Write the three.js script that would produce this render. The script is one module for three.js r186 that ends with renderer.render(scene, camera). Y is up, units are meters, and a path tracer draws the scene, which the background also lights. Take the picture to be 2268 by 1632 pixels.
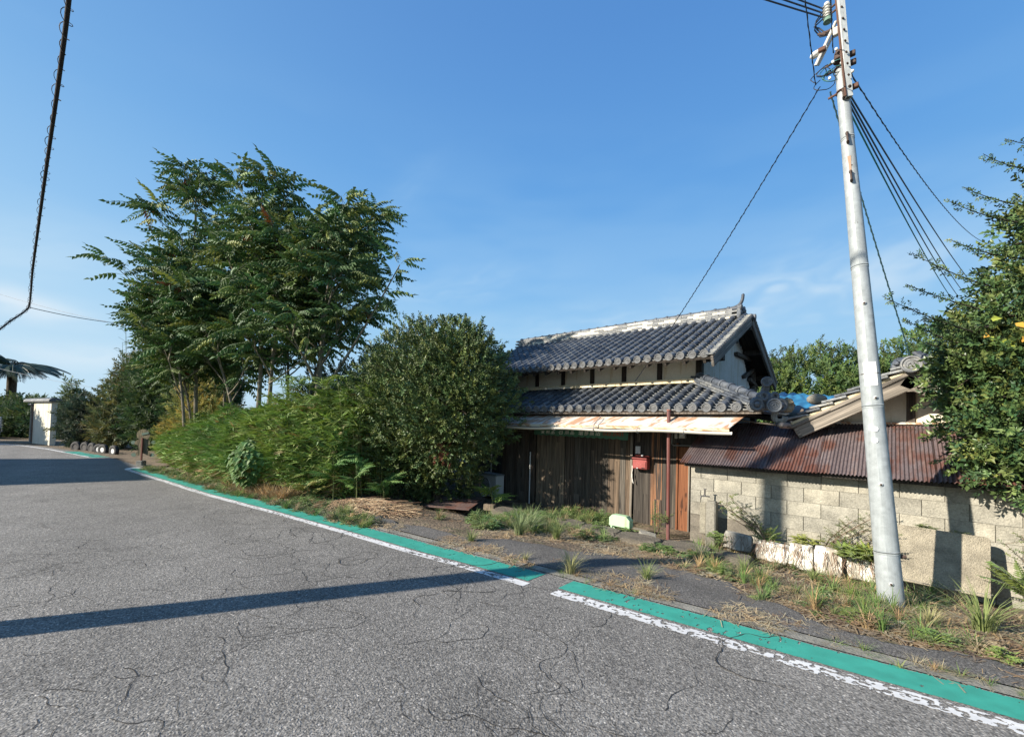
import * as THREE from 'three';
import { mergeGeometries } from 'three/addons/utils/BufferGeometryUtils.js';

// ---------- camera, sky, sun, exposure ----------
const scene = new THREE.Scene();
const camera = new THREE.PerspectiveCamera(82.55, 1024 / 736, 0.05, 900);
camera.position.set(0, 1.62, 0);
camera.rotation.order = 'YXZ';
camera.rotation.set(THREE.MathUtils.degToRad(1.5), THREE.MathUtils.degToRad(42.2), THREE.MathUtils.degToRad(1.6));
camera.setViewOffset(2268, 1632, 0, -104.8, 2268, 1632);
camera.updateProjectionMatrix();

const SUN = new THREE.Vector3(-0.397, 0.431, 0.811).normalize();
const EXPOSURE = 1.85, SUN_POWER = 5.0, SKY_POWER = 1.0;
const sun = new THREE.DirectionalLight(new THREE.Color().setRGB(1.0, 0.91, 0.78), SUN_POWER);
sun.position.copy(SUN).multiplyScalar(60);
sun.castShadow = true; sun.shadow.radius = 1.2; sun.shadow.mapSize.set(4096, 4096);
Object.assign(sun.shadow.camera, { left: -45, right: 30, top: 30, bottom: -30, near: 1, far: 160 });
sun.name = 'sun'; scene.add(sun); scene.add(sun.target);

const renderer = new THREE.WebGLRenderer({ antialias: true });
renderer.setSize(1024, 736);
renderer.toneMapping = THREE.LinearToneMapping;
renderer.toneMappingExposure = EXPOSURE;
renderer.shadowMap.enabled = true;

// ---------- random numbers and noise ----------
function rng(seed) { let a = seed >>> 0; return () => { a = (a + 0x6D2B79F5) | 0; let t = Math.imul(a ^ (a >>> 15), 1 | a); t = (t + Math.imul(t ^ (t >>> 7), 61 | t)) ^ t; return ((t ^ (t >>> 14)) >>> 0) / 4294967296; }; }
function hash(x, y, s) { let h = Math.imul(x | 0, 374761393) ^ Math.imul(y | 0, 668265263) ^ Math.imul(s | 0, 2147483647 ^ 0x5bd1e995); h = Math.imul(h ^ (h >>> 13), 1274126177); return ((h ^ (h >>> 16)) >>> 0) / 4294967296; }
const sm = (t) => t * t * (3 - 2 * t), lerp = (a, b, t) => a + (b - a) * t, clamp = (x, a = 0, b = 1) => Math.min(b, Math.max(a, x));
const step = (a, b, x) => sm(clamp((x - a) / (b - a)));
function vnoise(x, y, s = 0, px = 0, py = 0) {   // value noise; px, py make it repeat
  const xi = Math.floor(x), yi = Math.floor(y), u = sm(x - xi), v = sm(y - yi), m = (a, p) => p ? ((a % p) + p) % p : a;
  const a = m(xi, px), b = m(xi + 1, px), c = m(yi, py), d = m(yi + 1, py);
  return lerp(lerp(hash(a, c, s), hash(b, c, s), u), lerp(hash(a, d, s), hash(b, d, s), u), v);
}
function fbm(x, y, s = 0, o = 4, px = 0, py = 0) { let r = 0, a = 0.5, n = 0; for (let i = 0; i < o; i++) { r += a * vnoise(x, y, s + i * 17, px, py); n += a; a *= 0.5; x *= 2; y *= 2; px *= 2; py *= 2; } return r / n; }

// ---------- sky ----------
{
  const W = 2048, Hh = 1024, d = new Float32Array(W * Hh * 4), dir = new THREE.Vector3();
  const ss = (c) => Math.pow(c, 2.2);
  const key = [[0, 0.78, 0.885, 0.955], [5, 0.70, 0.85, 0.955], [12, 0.585, 0.785, 0.945], [20, 0.485, 0.71, 0.925], [30, 0.40, 0.635, 0.885], [44, 0.345, 0.56, 0.825], [60, 0.30, 0.50, 0.77], [90, 0.25, 0.44, 0.71]];
  // streaks of high cloud: azimuth, height, half width, half height (degrees), tilt, strength
  const streaks = [[-97, 15.5, 17, 4.6, 0.10, 0.75], [-118, 13.5, 22, 3.0, 0.05, 0.42], [-139, 18.5, 13, 2.6, 0.16, 0.34], [-147.5, 28, 4.5, 2.2, 0.75, 0.20], [-182, 9.6, 5, 1.5, -0.1, 0.75], [-178, 5.5, 9, 1.6, 0, 0.5], [178, 14, 10, 3, 0.3, 0.22], [-60, 14, 18, 4, 0.1, 0.6], [-20, 12, 20, 4, -0.1, 0.55], [30, 16, 20, 4, 0.1, 0.5], [75, 11, 18, 4, 0.1, 0.6], [130, 13, 18, 4, -0.1, 0.5]];
  for (let j = 0; j < Hh; j++) for (let i = 0; i < W; i++) {
    const el = ((j + 0.5) / Hh - 0.5) * 180, az = ((i + 0.5) / W - 0.5) * 2 * Math.PI, ce = Math.cos(el * Math.PI / 180);
    dir.set(Math.cos(az) * ce, Math.sin(el * Math.PI / 180), Math.sin(az) * ce);
    let e = Math.max(0, el), k = 0; while (k < key.length - 2 && e > key[k + 1][0]) k++;
    const t = clamp((e - key[k][0]) / (key[k + 1][0] - key[k][0]));
    const cs = dir.dot(SUN), glow = Math.pow(clamp((cs + 0.45) / 1.45), 2.2);
    const c = [1, 2, 3].map((q) => lerp(key[k][q], key[k + 1][q], t));
    const low = 1 - step(2, 40, e);
    for (let q = 0; q < 3; q++) { c[q] = lerp(c[q], [0.87, 0.95, 0.985][q], glow * (0.30 + 0.45 * low)); }
    // thin high cloud in streaks
    if (e > 0.2 && e < 40) {
      const A0 = az * 180 / Math.PI, A = A0 > 60 ? A0 - 360 : A0, wp = fbm(A * 0.09 + 40, e * 0.3, 5, 3) * 5; let cl = 0;
      for (const [ca, ce2, w, h, tl, st] of streaks) { let da = A - ca; da -= 360 * Math.round(da / 360); if (Math.abs(da) > w * 1.6) continue; const de = e - ce2 - da * tl; const m = Math.exp(-Math.pow(da / w, 2) * 1.6 - Math.pow(de / h, 2) * 1.3); if (m < 0.02) continue; const n = fbm(da * 0.13 + ca + wp * 0.35, de * 0.55 + wp + ce2, 11 + ca, 6), f = fbm(da * 0.7 + wp, de * 2.4 + wp * 1.5, 77, 4); cl = Math.max(cl, m * st * (0.25 + 0.75 * step(0.22, 0.86, n * 0.85 + f * 0.17))); }
      cl += 0.10 * step(0.45, 0.8, fbm(A * 0.05 + 60, e * 0.22, 91, 4)) * (1 - step(22, 40, e));
      for (let q = 0; q < 3; q++) c[q] = lerp(c[q], [0.92, 0.955, 0.985][q], clamp(cl));
    }
    const o = (j * W + i) * 4;
    for (let q = 0; q < 3; q++) d[o + q] = ss(c[q]) / EXPOSURE * SKY_POWER;
    d[o + 3] = 1;
  }
  const t = new THREE.DataTexture(d, W, Hh, THREE.RGBAFormat, THREE.FloatType);
  t.mapping = THREE.EquirectangularReflectionMapping; t.colorSpace = THREE.LinearSRGBColorSpace; t.magFilter = THREE.LinearFilter; t.minFilter = THREE.LinearFilter; t.needsUpdate = true;
  scene.background = t; scene.environment = t;
}

// ---------- building helpers ----------
const taken = new Map();
function numbered(n) { const k = taken.get(n) ?? 0; taken.set(n, k + 1); return k ? n + '_' + String(k).padStart(3, '0') : n; }
function finish(m) { m.castShadow = true; m.receiveShadow = true; return m; }
function part(name, geo, mat, parent, kind) { const m = finish(new THREE.Mesh(geo, mat)); m.name = name; if (kind) m.userData.kind = kind; parent.add(m); return m; }
function thing(name, label, category, pos = [0, 0, 0], group) { const g = new THREE.Group(); g.name = numbered(name); g.position.set(...pos); g.userData = { label, category }; if (group) g.userData.group = group; scene.add(g); return g; }
function single(name, geo, mat, label, category, pos = [0, 0, 0], group) { const m = finish(new THREE.Mesh(geo, mat)); m.name = numbered(name); m.position.set(...pos); m.userData = { label, category }; if (group) m.userData.group = group; scene.add(m); return m; }
function structure(name, geo, mat) { const m = finish(new THREE.Mesh(geo, mat)); m.name = numbered(name); m.userData = { kind: 'structure' }; scene.add(m); return m; }
function copies(name, geo, mat, mats, cols, parent, kind = 'stuff') {
  const m = finish(new THREE.InstancedMesh(geo, mat, mats.length)); m.name = name; if (kind) m.userData.kind = kind;
  mats.forEach((q, i) => { m.setMatrixAt(i, q); if (cols) m.setColorAt(i, cols[i]); });
  parent.add(m); return m;
}
const V = (x, y, z) => new THREE.Vector3(x, y, z);
const rgb = (r, g, b) => new THREE.Color().setRGB(r, g, b);
const hex = (h) => new THREE.Color(h);
function at(geo, x, y, z, rx = 0, ry = 0, rz = 0) { const m = new THREE.Matrix4().makeRotationFromEuler(new THREE.Euler(rx, ry, rz, 'YXZ')); m.setPosition(x, y, z); return geo.applyMatrix4(m); }
const plain = (g) => { g = g.index ? g.toNonIndexed() : g; for (const k of Object.keys(g.attributes)) if (!['position', 'normal', 'uv'].includes(k)) g.deleteAttribute(k); return g; };
const join = (list) => mergeGeometries(list.map(plain));
function geoOf(pos, idx, uv) { const g = new THREE.BufferGeometry(); g.setAttribute('position', new THREE.Float32BufferAttribute(pos, 3)); if (uv) g.setAttribute('uv', new THREE.Float32BufferAttribute(uv, 2)); else g.setAttribute('uv', new THREE.Float32BufferAttribute(new Float32Array(pos.length / 3 * 2), 2)); g.setIndex(idx); g.computeVertexNormals(); return g; }
// uv in metres from the position, on the plane that each face looks at
function planeUV(geo, s = 1, ou = 0, ov = 0) {
  const p = geo.attributes.position, n = geo.attributes.normal, uv = new Float32Array(p.count * 2);
  for (let i = 0; i < p.count; i++) {
    const x = Math.abs(n.getX(i)), y = Math.abs(n.getY(i)), z = Math.abs(n.getZ(i)); let u, v;
    if (y > x && y > z) { u = p.getX(i); v = p.getZ(i); } else if (x > z) { u = p.getZ(i); v = p.getY(i); } else { u = p.getX(i); v = p.getY(i); }
    uv[2 * i] = u * s + ou; uv[2 * i + 1] = v * s + ov;
  }
  geo.setAttribute('uv', new THREE.BufferAttribute(uv, 2)); return geo;
}
function swapUV(g) { const u = g.attributes.uv; for (let i = 0; i < u.count; i++) { const a = u.getX(i); u.setXY(i, u.getY(i), a); } return g; }
// box with small chamfers (44 triangles), base-centred by default at the origin
function cbox(w, h, d, c = 0.006) {
  c = Math.min(c, w * 0.45, h * 0.45, d * 0.45);
  const X = w / 2, Y = h / 2, Z = d / 2, pos = [], idx = [];
  const quad = (a, b, q, r) => { const k = pos.length / 3; pos.push(...a, ...b, ...q, ...r); idx.push(k, k + 1, k + 2, k, k + 2, k + 3); };
  const tri = (a, b, q) => { const k = pos.length / 3; pos.push(...a, ...b, ...q); idx.push(k, k + 1, k + 2); };
  const P = (ax, s, u, v) => { const e = [0, 0, 0], b = (ax + 1) % 3, t = (ax + 2) % 3, D = [X, Y, Z]; e[ax] = s * D[ax]; e[b] = u * (D[b] - c); e[t] = v * (D[t] - c); return e; };
  for (let ax = 0; ax < 3; ax++) for (const s of [-1, 1]) { const q = [P(ax, s, -1, -1), P(ax, s, 1, -1), P(ax, s, 1, 1), P(ax, s, -1, 1)]; if (s < 0) q.reverse(); quad(...q); }
  for (let ax = 0; ax < 3; ax++) { const b = (ax + 1) % 3; for (const s of [-1, 1]) for (const u of [-1, 1]) { // edge between face ax,s and face b,u
    const A = P(ax, s, u, -1), B = P(ax, s, u, 1), C = P(b, u, 1, s), D = P(b, u, -1, s); const q = [A, B, C, D]; if (s * u > 0) q.reverse(); quad(...q); } }
  for (const a of [-1, 1]) for (const b of [-1, 1]) for (const e of [-1, 1]) { const q = [P(0, a, b, e), P(1, b, e, a), P(2, e, a, b)]; if (a * b * e < 0) q.reverse(); tri(...q); }
  const g = geoOf(pos, idx); return planeUV(g);
}
function boxAt(w, h, d, x, y, z, c = 0.006) { const g = cbox(w, h, d, c); g.translate(x, y, z); return planeUV(g); }
// tapered tube through points; r is a number or a function of 0..1
function tube(points, r, sides = 6, closed = true) {
  const n = points.length, pos = [], idx = [], uv = [], t = new THREE.Vector3(), a = new THREE.Vector3(), b = new THREE.Vector3(); let len = 0;
  const up = new THREE.Vector3();
  for (let i = 0; i < n; i++) {
    t.subVectors(points[Math.min(n - 1, i + 1)], points[Math.max(0, i - 1)]).normalize();
    if (i === 0) up.set(Math.abs(t.y) < 0.9 ? 0 : 1, Math.abs(t.y) < 0.9 ? 1 : 0, 0);
    a.crossVectors(up, t).normalize(); b.crossVectors(t, a); up.copy(b);
    const R = typeof r === 'function' ? r(i / (n - 1)) : r; if (i) len += points[i].distanceTo(points[i - 1]);
    for (let s = 0; s <= sides; s++) { const q = s / sides * Math.PI * 2, c = Math.cos(q) * R, e = Math.sin(q) * R; pos.push(points[i].x + a.x * c + b.x * e, points[i].y + a.y * c + b.y * e, points[i].z + a.z * c + b.z * e); uv.push(s / sides * Math.max(0.05, R * 6.28), len); }
  }
  for (let i = 0; i < n - 1; i++) for (let s = 0; s < sides; s++) { const k = i * (sides + 1) + s, m = k + sides + 1; idx.push(k, k + 1, m, k + 1, m + 1, m); }
  if (closed) for (const e of [0, n - 1]) { const c = pos.length / 3; pos.push(points[e].x, points[e].y, points[e].z); uv.push(0, 0); for (let s = 0; s < sides; s++) { const k = e * (sides + 1) + s; e ? idx.push(k, k + 1, c) : idx.push(k + 1, k, c); } }
  return geoOf(pos, idx, uv);
}
const bar = (a, b, r, sides = 6) => tube([a, b], r, sides);
function sag(a, b, drop, n = 16) { const r = []; for (let i = 0; i <= n; i++) { const t = i / n, p = a.clone().lerp(b, t); p.y -= 4 * drop * t * (1 - t); r.push(p); } return r; }

// ---------- textures ----------
function dataTex(w, h, fn, srgb = true) {
  const d = new Uint8Array(w * h * 4);
  for (let y = 0; y < h; y++) for (let x = 0; x < w; x++) { const c = fn(x / w, y / h, x, y), o = (y * w + x) * 4; for (let q = 0; q < 3; q++) d[o + q] = clamp(c[q]) * 255; d[o + 3] = c.length > 3 ? clamp(c[3]) * 255 : 255; }
  const t = new THREE.DataTexture(d, w, h); t.colorSpace = srgb ? THREE.SRGBColorSpace : THREE.NoColorSpace; t.wrapS = t.wrapT = THREE.RepeatWrapping; t.magFilter = THREE.LinearFilter; t.minFilter = THREE.LinearMipmapLinearFilter; t.generateMipmaps = true; t.needsUpdate = true; return t;
}
function rep(t, u, v = u) { const c = t.clone(); c.repeat.set(u, v); c.needsUpdate = true; return c; }
const mix3 = (a, b, t) => [lerp(a[0], b[0], t), lerp(a[1], b[1], t), lerp(a[2], b[2], t)];
const std = (o) => new THREE.MeshStandardMaterial({ roughness: 0.85, metalness: 0, side: THREE.DoubleSide, ...o });
// ---------- ground and road ----------
// x of the white line's road-side edge -> z
const EDGE = [[40, -9.2], [12, -5.35], [3, -4.05], [0.53, -3.66], [-0.38, -3.556], [-1.37, -3.45], [-2.76, -3.303], [-3.7, -3.2], [-4.41, -3.09], [-5.98, -2.916], [-8.1, -2.64], [-8.87, -2.52], [-10.9, -2.22], [-13.3, -1.98], [-15.05, -1.79], [-16.9, -1.6], [-19.5, -1.42], [-22.6, -1.1], [-26.7, -0.33], [-28.75, 0.06], [-32, 0.9], [-33.8, 1.6], [-42, 5.0], [-70, 19]];
function edgeZ(x) { for (let i = 0; i < EDGE.length - 1; i++) { const [a, za] = EDGE[i], [b, zb] = EDGE[i + 1]; if (x <= a && x >= b) return lerp(za, zb, (x - a) / (b - a)); } return x > 40 ? -9.2 : 19; }
function roadLeft(x) { return edgeZ(x) + 5.1; }
function groundY(x, z) {
  const d = edgeZ(x) - 0.42 - z; if (d < -0.1) return z > roadLeft(x) - 0.2 ? -0.008 - 0.02 * vnoise(x, z, 4) : -0.03;
  const east = step(-9.5, -7.5, x), bump = (fbm(x * 1.7, z * 1.7, 3, 3) - 0.5) * 0.05;
  let y = -0.015 - east * 0.215 * step(0.35, 3.4, d) - (1 - east) * 0.03;
  y += (1 - east) * step(0.3, 1.6, d) * (1 - step(-20, -16, -x) * 0) * 0.10 * step(-17.5, -16, x);
  return y + bump * step(0.2, 1.2, d);
}
const mapAsphalt = dataTex(1024, 1024, (u, v, x, y) => {
  const c1 = vnoise(x / 3.1, y / 3.1, 3, 330, 330), c2 = hash(x, y, 9), c3 = vnoise(x / 6, y / 6, 8), big = fbm(u * 6, v * 6, 20, 4, 6, 6);
  let g = 0.455 + (c1 - 0.5) * 0.26 + (c2 - 0.5) * 0.10 + (c3 - 0.5) * 0.12 + (big - 0.5) * 0.10;
  const st = hash(Math.floor(x / 4), Math.floor(y / 4), 44); if (st > 0.955) g += 0.17 * (c1 + 0.3); if (st < 0.06) g -= 0.10;
  return [g * 1.02, g, g * 0.97];
});
const bumpAsphalt = dataTex(512, 512, (u, v, x, y) => { const g = vnoise(x / 2.6, y / 2.6, 3, 197, 197) * 0.6 + hash(x, y, 5) * 0.25 + vnoise(x / 7, y / 7, 2) * 0.3; return [g, g, g]; }, false);
const matRoad = std({ map: rep(mapAsphalt, 1 / 2.6), bumpMap: rep(bumpAsphalt, 1 / 1.3), bumpScale: 0.006, roughness: 0.88, vertexColors: true, color: rgb(0.98, 0.98, 0.98) });
const mapDirt = dataTex(1024, 1024, (u, v, x, y) => {
  const a = fbm(u * 10, v * 10, 60, 5, 10, 10), b = fbm(u * 60, v * 60, 61, 3, 60, 60), f = hash(x >> 1, y >> 1, 3);
  let c = mix3([0.34, 0.29, 0.235], [0.52, 0.46, 0.38], clamp(a * 1.3 - 0.15)); c = mix3(c, [0.30, 0.30, 0.20], step(0.55, 0.75, fbm(u * 14 + 3, v * 14, 70, 4, 14, 14)) * 0.55);
  const k = (b - 0.5) * 0.22 + (f - 0.5) * 0.10; return [c[0] + k, c[1] + k, c[2] + k * 0.9];
});
const bumpDirt = dataTex(512, 512, (u, v, x, y) => { const g = fbm(u * 40, v * 40, 80, 4, 40, 40); return [g, g, g]; }, false);
const matGround = std({ map: rep(mapDirt, 1 / 2.2), bumpMap: rep(bumpDirt, 1 / 1.2), bumpScale: 0.02, roughness: 1 });
{ // one sheet to the horizon, fine near the camera
  const xs = [-420, -200, -110, -70], zs = [-420, -200, -110, -60, -40, -28, -20];
  for (let x = -50; x < -20; x += 1) xs.push(x); for (let x = -20; x < 5; x += 0.2) xs.push(x); for (let x = 5; x < 14; x += 1) xs.push(x); xs.push(20, 40, 110, 200, 420);
  for (let z = -16; z < -9; z += 0.7) zs.push(z); for (let z = -9; z < 1; z += 0.16) zs.push(z); for (let z = 1; z < 14; z += 1) zs.push(z); zs.push(20, 40, 110, 200, 420);
  const pos = [], uv = [], idx = [], n = zs.length;
  for (const x of xs) for (const z of zs) { let y = groundY(x, z); if (x > -7.4 && x < -2.55 && z < -5.75 && z > -6.3) y -= 0.16; pos.push(x, y, z); uv.push(x, z); }
  for (let i = 0; i < xs.length - 1; i++) for (let j = 0; j < n - 1; j++) { const k = i * n + j; idx.push(k, k + 1, k + n, k + 1, k + n + 1, k + n); }
  structure('ground', geoOf(pos, idx, uv), matGround);
}
const toneAt = (x, z) => { const a = fbm(x * 0.5, z * 0.9, 200, 4), b = fbm(x * 2.2, z * 2.6, 210, 3); const k = 0.93 + (a - 0.5) * 0.28 + (b - 0.5) * 0.12; return [k * 1.01, k, k * 0.975]; };
let road;
{
  const pos = [], uv = [], col = [], idx = [], xs = [], n = 26;
  for (let x = 40; x > 5; x -= 2) xs.push(x); for (let x = 5; x > -24; x -= 0.3) xs.push(x); for (let x = -24; x >= -70; x -= 1) xs.push(x);
  for (const x of xs) for (let j = 0; j <= n; j++) { const z = lerp(edgeZ(x) - 0.5, roadLeft(x), j / n); pos.push(x, 0, z); uv.push(x, z); col.push(...toneAt(x, z)); }
  for (let i = 0; i < xs.length - 1; i++) for (let j = 0; j < n; j++) { const k = i * (n + 1) + j; idx.push(k, k + n + 1, k + 1, k + 1, k + n + 1, k + n + 2); }
  const g = geoOf(pos, idx, uv); g.setAttribute('color', new THREE.Float32BufferAttribute(col, 3));
  road = structure('road', g, matRoad);
}
// a strip on the ground that follows the road edge: x from a to b, between two offsets beyond the edge
function edgeStrip(a, b, o0, o1, y, dx = 0.1, ragged = 0, seed = 1, u0 = 0) {
  const pos = [], uv = [], idx = [], N = Math.max(2, Math.round(Math.abs(b - a) / dx)), K = 4;
  for (let i = 0; i <= N; i++) { const x = lerp(a, b, i / N), e = edgeZ(x), f = o1 + ragged * (fbm(x * 3.1, 0, seed, 3) - 0.5) * 2, g0 = o0;
    for (let j = 0; j <= K; j++) { const o = lerp(g0, f, j / K), z = e - o; pos.push(x, typeof y === 'function' ? y(x, z) : y, z); uv.push((x - a) * Math.sign(b - a) + u0, (o - o0) / (o1 - o0)); } }
  for (let i = 0; i < N; i++) for (let j = 0; j < K; j++) { const k = i * (K + 1) + j, up = b < a; up ? idx.push(k, k + 1, k + K + 1, k + 1, k + K + 2, k + K + 1) : idx.push(k, k + K + 1, k + 1, k + 1, k + K + 1, k + K + 2); }
  return geoOf(pos, idx, uv);
}
// worn paint: an alpha-cut pattern of what is left of it
function paintTex(len, w, h, wear, seed, edge = 0.05, along = 1) {
  return dataTex(w, h, (u, v, x, y) => {
    const m = u * len, big = fbm(m * 1.4 * along, v * 0.7 + 3, seed, 4), fine = fbm(m * 34, v * 6, seed + 40, 4), sp = hash(x, y, seed);
    const e = Math.min(v, 1 - v) / edge, wr = typeof wear === 'function' ? wear(m) : wear;
    const solid = 0.42 - wr * 0.85 + (big - 0.5) * 1.5 * wr + (fine - 0.5) * (0.7 + 1.5 * wr) + clamp(e - 0.3 - fine, -1, 0) * 0.5;
    const k = 0.93 + (fbm(m * 9, v * 3, seed + 9, 3) - 0.5) * 0.16 + (sp - 0.5) * 0.05;
    return [k, k, k, solid > 0.02 ? 1 : 0];
  });
}
const paint = (t, len, c) => { const m = t.clone(); m.wrapS = m.wrapT = THREE.ClampToEdgeWrapping; m.repeat.set(1 / len, 1); m.needsUpdate = true; return std({ map: m, color: c, alphaTest: 0.5, roughness: 0.7 }); };
const WHITE = rgb(0.74, 0.74, 0.73), GREEN = rgb(0.045, 0.36, 0.275);
{
  const sub = (name, geo, mat) => { const m = part(name, geo, mat, road); return m; };
  sub('white_line', edgeStrip(-2.47, 2.6, 0.0, 0.15, 0.004, 0.1), paint(paintTex(5.07, 1024, 64, (m) => 0.42 + 0.16 * step(1.2, 2.6, m) - 0.12 * step(0.3, 0, Math.abs(m - 1.1) - 0.4), 301, 0.08), 5.07, WHITE));
  sub('white_line', edgeStrip(-2.78, -9.2, 0.0, 0.12, 0.004, 0.1), paint(paintTex(6.42, 1024, 64, (m) => 0.30 + 0.14 * step(0.1, 0.5, m) * step(1.8, 0.6, m), 317, 0.06), 6.42, WHITE));
  sub('white_line', edgeStrip(-9.2, -17.1, 0.0, 0.13, 0.004, 0.1), paint(paintTex(7.9, 1024, 64, 0.26, 331, 0.05), 7.9, WHITE));
  sub('white_line', edgeStrip(-22.9, -60, 0.0, 0.13, 0.004, 0.4), paint(paintTex(8, 512, 32, 0.28, 347, 0.05), 37, WHITE));
  sub('green_strip', edgeStrip(-2.50, 2.6, 0.185, 0.48, 0.004, 0.05, 0.025, 7), paint(paintTex(5.1, 1024, 128, 0.17, 361, 0.04), 5.1, GREEN));
  sub('green_strip', edgeStrip(-2.84, -9.9, 0.15, 0.45, 0.004, 0.05, 0.03, 8), paint(paintTex(7.06, 1024, 128, 0.17, 373, 0.04), 7.06, GREEN));
  sub('green_strip', edgeStrip(-9.9, -17.4, 0.16, 0.44, 0.004, 0.1, 0.03, 9), paint(paintTex(7.5, 1024, 128, 0.2, 389, 0.04), 7.5, GREEN));
  sub('green_strip', edgeStrip(-22.6, -26.5, 0.05, 0.55, 0.0042, 0.2, 0.1, 11), paint(paintTex(4, 512, 64, 0.3, 397, 0.05), 4, GREEN));
  // the rounded end of the white line at the side street
  const pos = [], idx = [], uv = []; for (let i = 0; i <= 14; i++) { const a = Math.PI * (0.5 + i / 14 * 0.9), cx = -17.1, cz = edgeZ(-17.1) - 0.30; for (const r of [0.17, 0.30]) { pos.push(cx + Math.cos(a) * r * 2.2, 0.0045, cz + Math.sin(a) * r); uv.push(i / 14, r); } if (i < 14) { const k = i * 2; idx.push(k, k + 1, k + 2, k + 1, k + 3, k + 2); } }
  sub('white_line', geoOf(pos, idx, uv), std({ color: WHITE, roughness: 0.7 }));
}
{ // cracks in the asphalt: thin dark ribbons that wander and fork
  const R = rng(77), pos = [], idx = [];
  function walk(x, z, a, len, w, depth, yy = 0.0028) {
    let k0 = -1, s = 0; const st = 0.045;
    while (s < len) {
      const t = s / len, ww = w * (0.35 + 0.9 * R()) * Math.min(1, 3 * (1 - t)) , nx = -Math.sin(a), nz = Math.cos(a);
      const k = pos.length / 3; pos.push(x + nx * ww, yy, z + nz * ww, x - nx * ww, yy, z - nz * ww);
      if (k0 >= 0) idx.push(k0, k0 + 1, k, k0 + 1, k + 1, k); k0 = k;
      a += (R() - 0.5) * 1.25; a += (Math.sin(s * 2.3 + len) * 0.02); x += Math.cos(a) * st; z += Math.sin(a) * st; s += st;
      if (R() < 0.05 && s > 0.2 && s < len - 0.15) k0 = R() < 0.25 ? -1 : k0;
      if (depth < 2 && R() < 0.018) walk(x, z, a + (R() < 0.5 ? -1 : 1) * (0.7 + R() * 0.6), len * (0.25 + 0.3 * R()), w * 0.7, depth + 1, yy);
      if (yy < 0.004 && z < edgeZ(x) - 0.3) break;
    }
  }
  for (let i = 0; i < 210; i++) { const x = -7.5 + R() * 8.6, z = -3.4 + R() * 3.9, a0 = R() < 0.72 ? -0.95 + (R() - 0.5) * 0.5 : 0.35 + (R() - 0.5) * 0.7; walk(x, z, a0, 0.3 + R() * R() * 1.9, 0.0012 + R() * 0.0018, 0); }
  for (let i = 0; i < 26; i++) { const x = -16 + R() * 10, z = edgeZ(x) + 0.2 + R() * 3.0; walk(x, z, -1.1 + R() * 2.2, 0.4 + R() * 1.6, 0.0022 + R() * 0.0022, 1); }
  for (const [x, z, a, l] of [[-0.62, -4.05, 1.9, 1.7], [-3.45, -3.72, 1.4, 1.2], [-6.05, -3.3, 1.2, 1.6], [-7.0, -3.1, 1.3, 1.2], [-2.9, -3.0, 1.9, 1.4], [-4.6, -2.7, 2.2, 1.5]]) walk(x, z, a, l, 0.005, 1, 0.0062);
  part('crack', geoOf(pos, idx), std({ color: rgb(0.028, 0.027, 0.026), roughness: 1 }), road, 'stuff');
}
// old concrete edging beyond the green strip and the asphalt apron in front of the lot
const mapConcrete = dataTex(512, 512, (u, v, x, y) => { const a = fbm(u * 5, v * 5, 400, 5, 5, 5), b = fbm(u * 50, v * 50, 410, 3, 50, 50), p = hash(x >> 1, y >> 1, 7); let g = 0.60 + (a - 0.5) * 0.22 + (b - 0.5) * 0.16 + (p - 0.5) * 0.06; if (vnoise(x / 4, y / 4, 420, 128, 128) > 0.87) g -= 0.10; return [g * 1.01, g * 0.995, g * 0.95]; });
const bumpConcrete = dataTex(512, 512, (u, v) => { const g = fbm(u * 60, v * 60, 430, 4, 60, 60); return [g, g, g]; }, false);
const concrete = (r, g, b, s = 1.2, bs = 0.006) => std({ map: rep(mapConcrete, s), bumpMap: rep(bumpConcrete, s), bumpScale: bs, color: rgb(r, g, b), roughness: 0.95 });
const matKerb = concrete(0.66, 0.65, 0.61);
{
  const y = (x, z) => Math.max(-0.02, groundY(x, z)) + 0.021, g1 = edgeStrip(-3.1, 6, 0.50, 0.64, y, 0.1, 0.012, 21), g2 = edgeStrip(-3.2, -8, 0.50, 0.63, y, 0.1, 0.02, 22);
  structure('concrete_edging', planeUV(g1), matKerb); structure('concrete_edging', planeUV(g2), matKerb);
  const far = (x) => lerp(1.05, 1.95, step(-5.2, -1.9, x)) - 1.0 * step(-1.9, -0.2, x) + 0.55 * step(-0.2, 1.4, x) * 0 + (fbm(x * 2.2, 3, 51, 4) - 0.5) * 0.5;
  const pos = [], uv = [], idx = [], K = 16, N = 260; for (let i = 0; i <= N; i++) { const x = lerp(-6.6, 6, i / N), e = edgeZ(x), o1 = Math.max(0.8, far(x)); for (let j = 0; j <= K; j++) { const z = e - lerp(0.645, o1, j / K); pos.push(x, groundY(x, z) + 0.027 - 0.02 * (j === K), z); uv.push(x, z); } }
  for (let i = 0; i < N; i++) for (let j = 0; j < K; j++) { const k = i * (K + 1) + j; idx.push(k, k + K + 1, k + 1, k + 1, k + K + 1, k + K + 2); }
  structure('apron', geoOf(pos, idx, uv), std({ map: rep(mapAsphalt, 1 / 2.1), bumpMap: rep(bumpAsphalt, 1 / 1.1), bumpScale: 0.006, color: rgb(0.62, 0.61, 0.60), roughness: 0.95 }));
}
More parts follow.
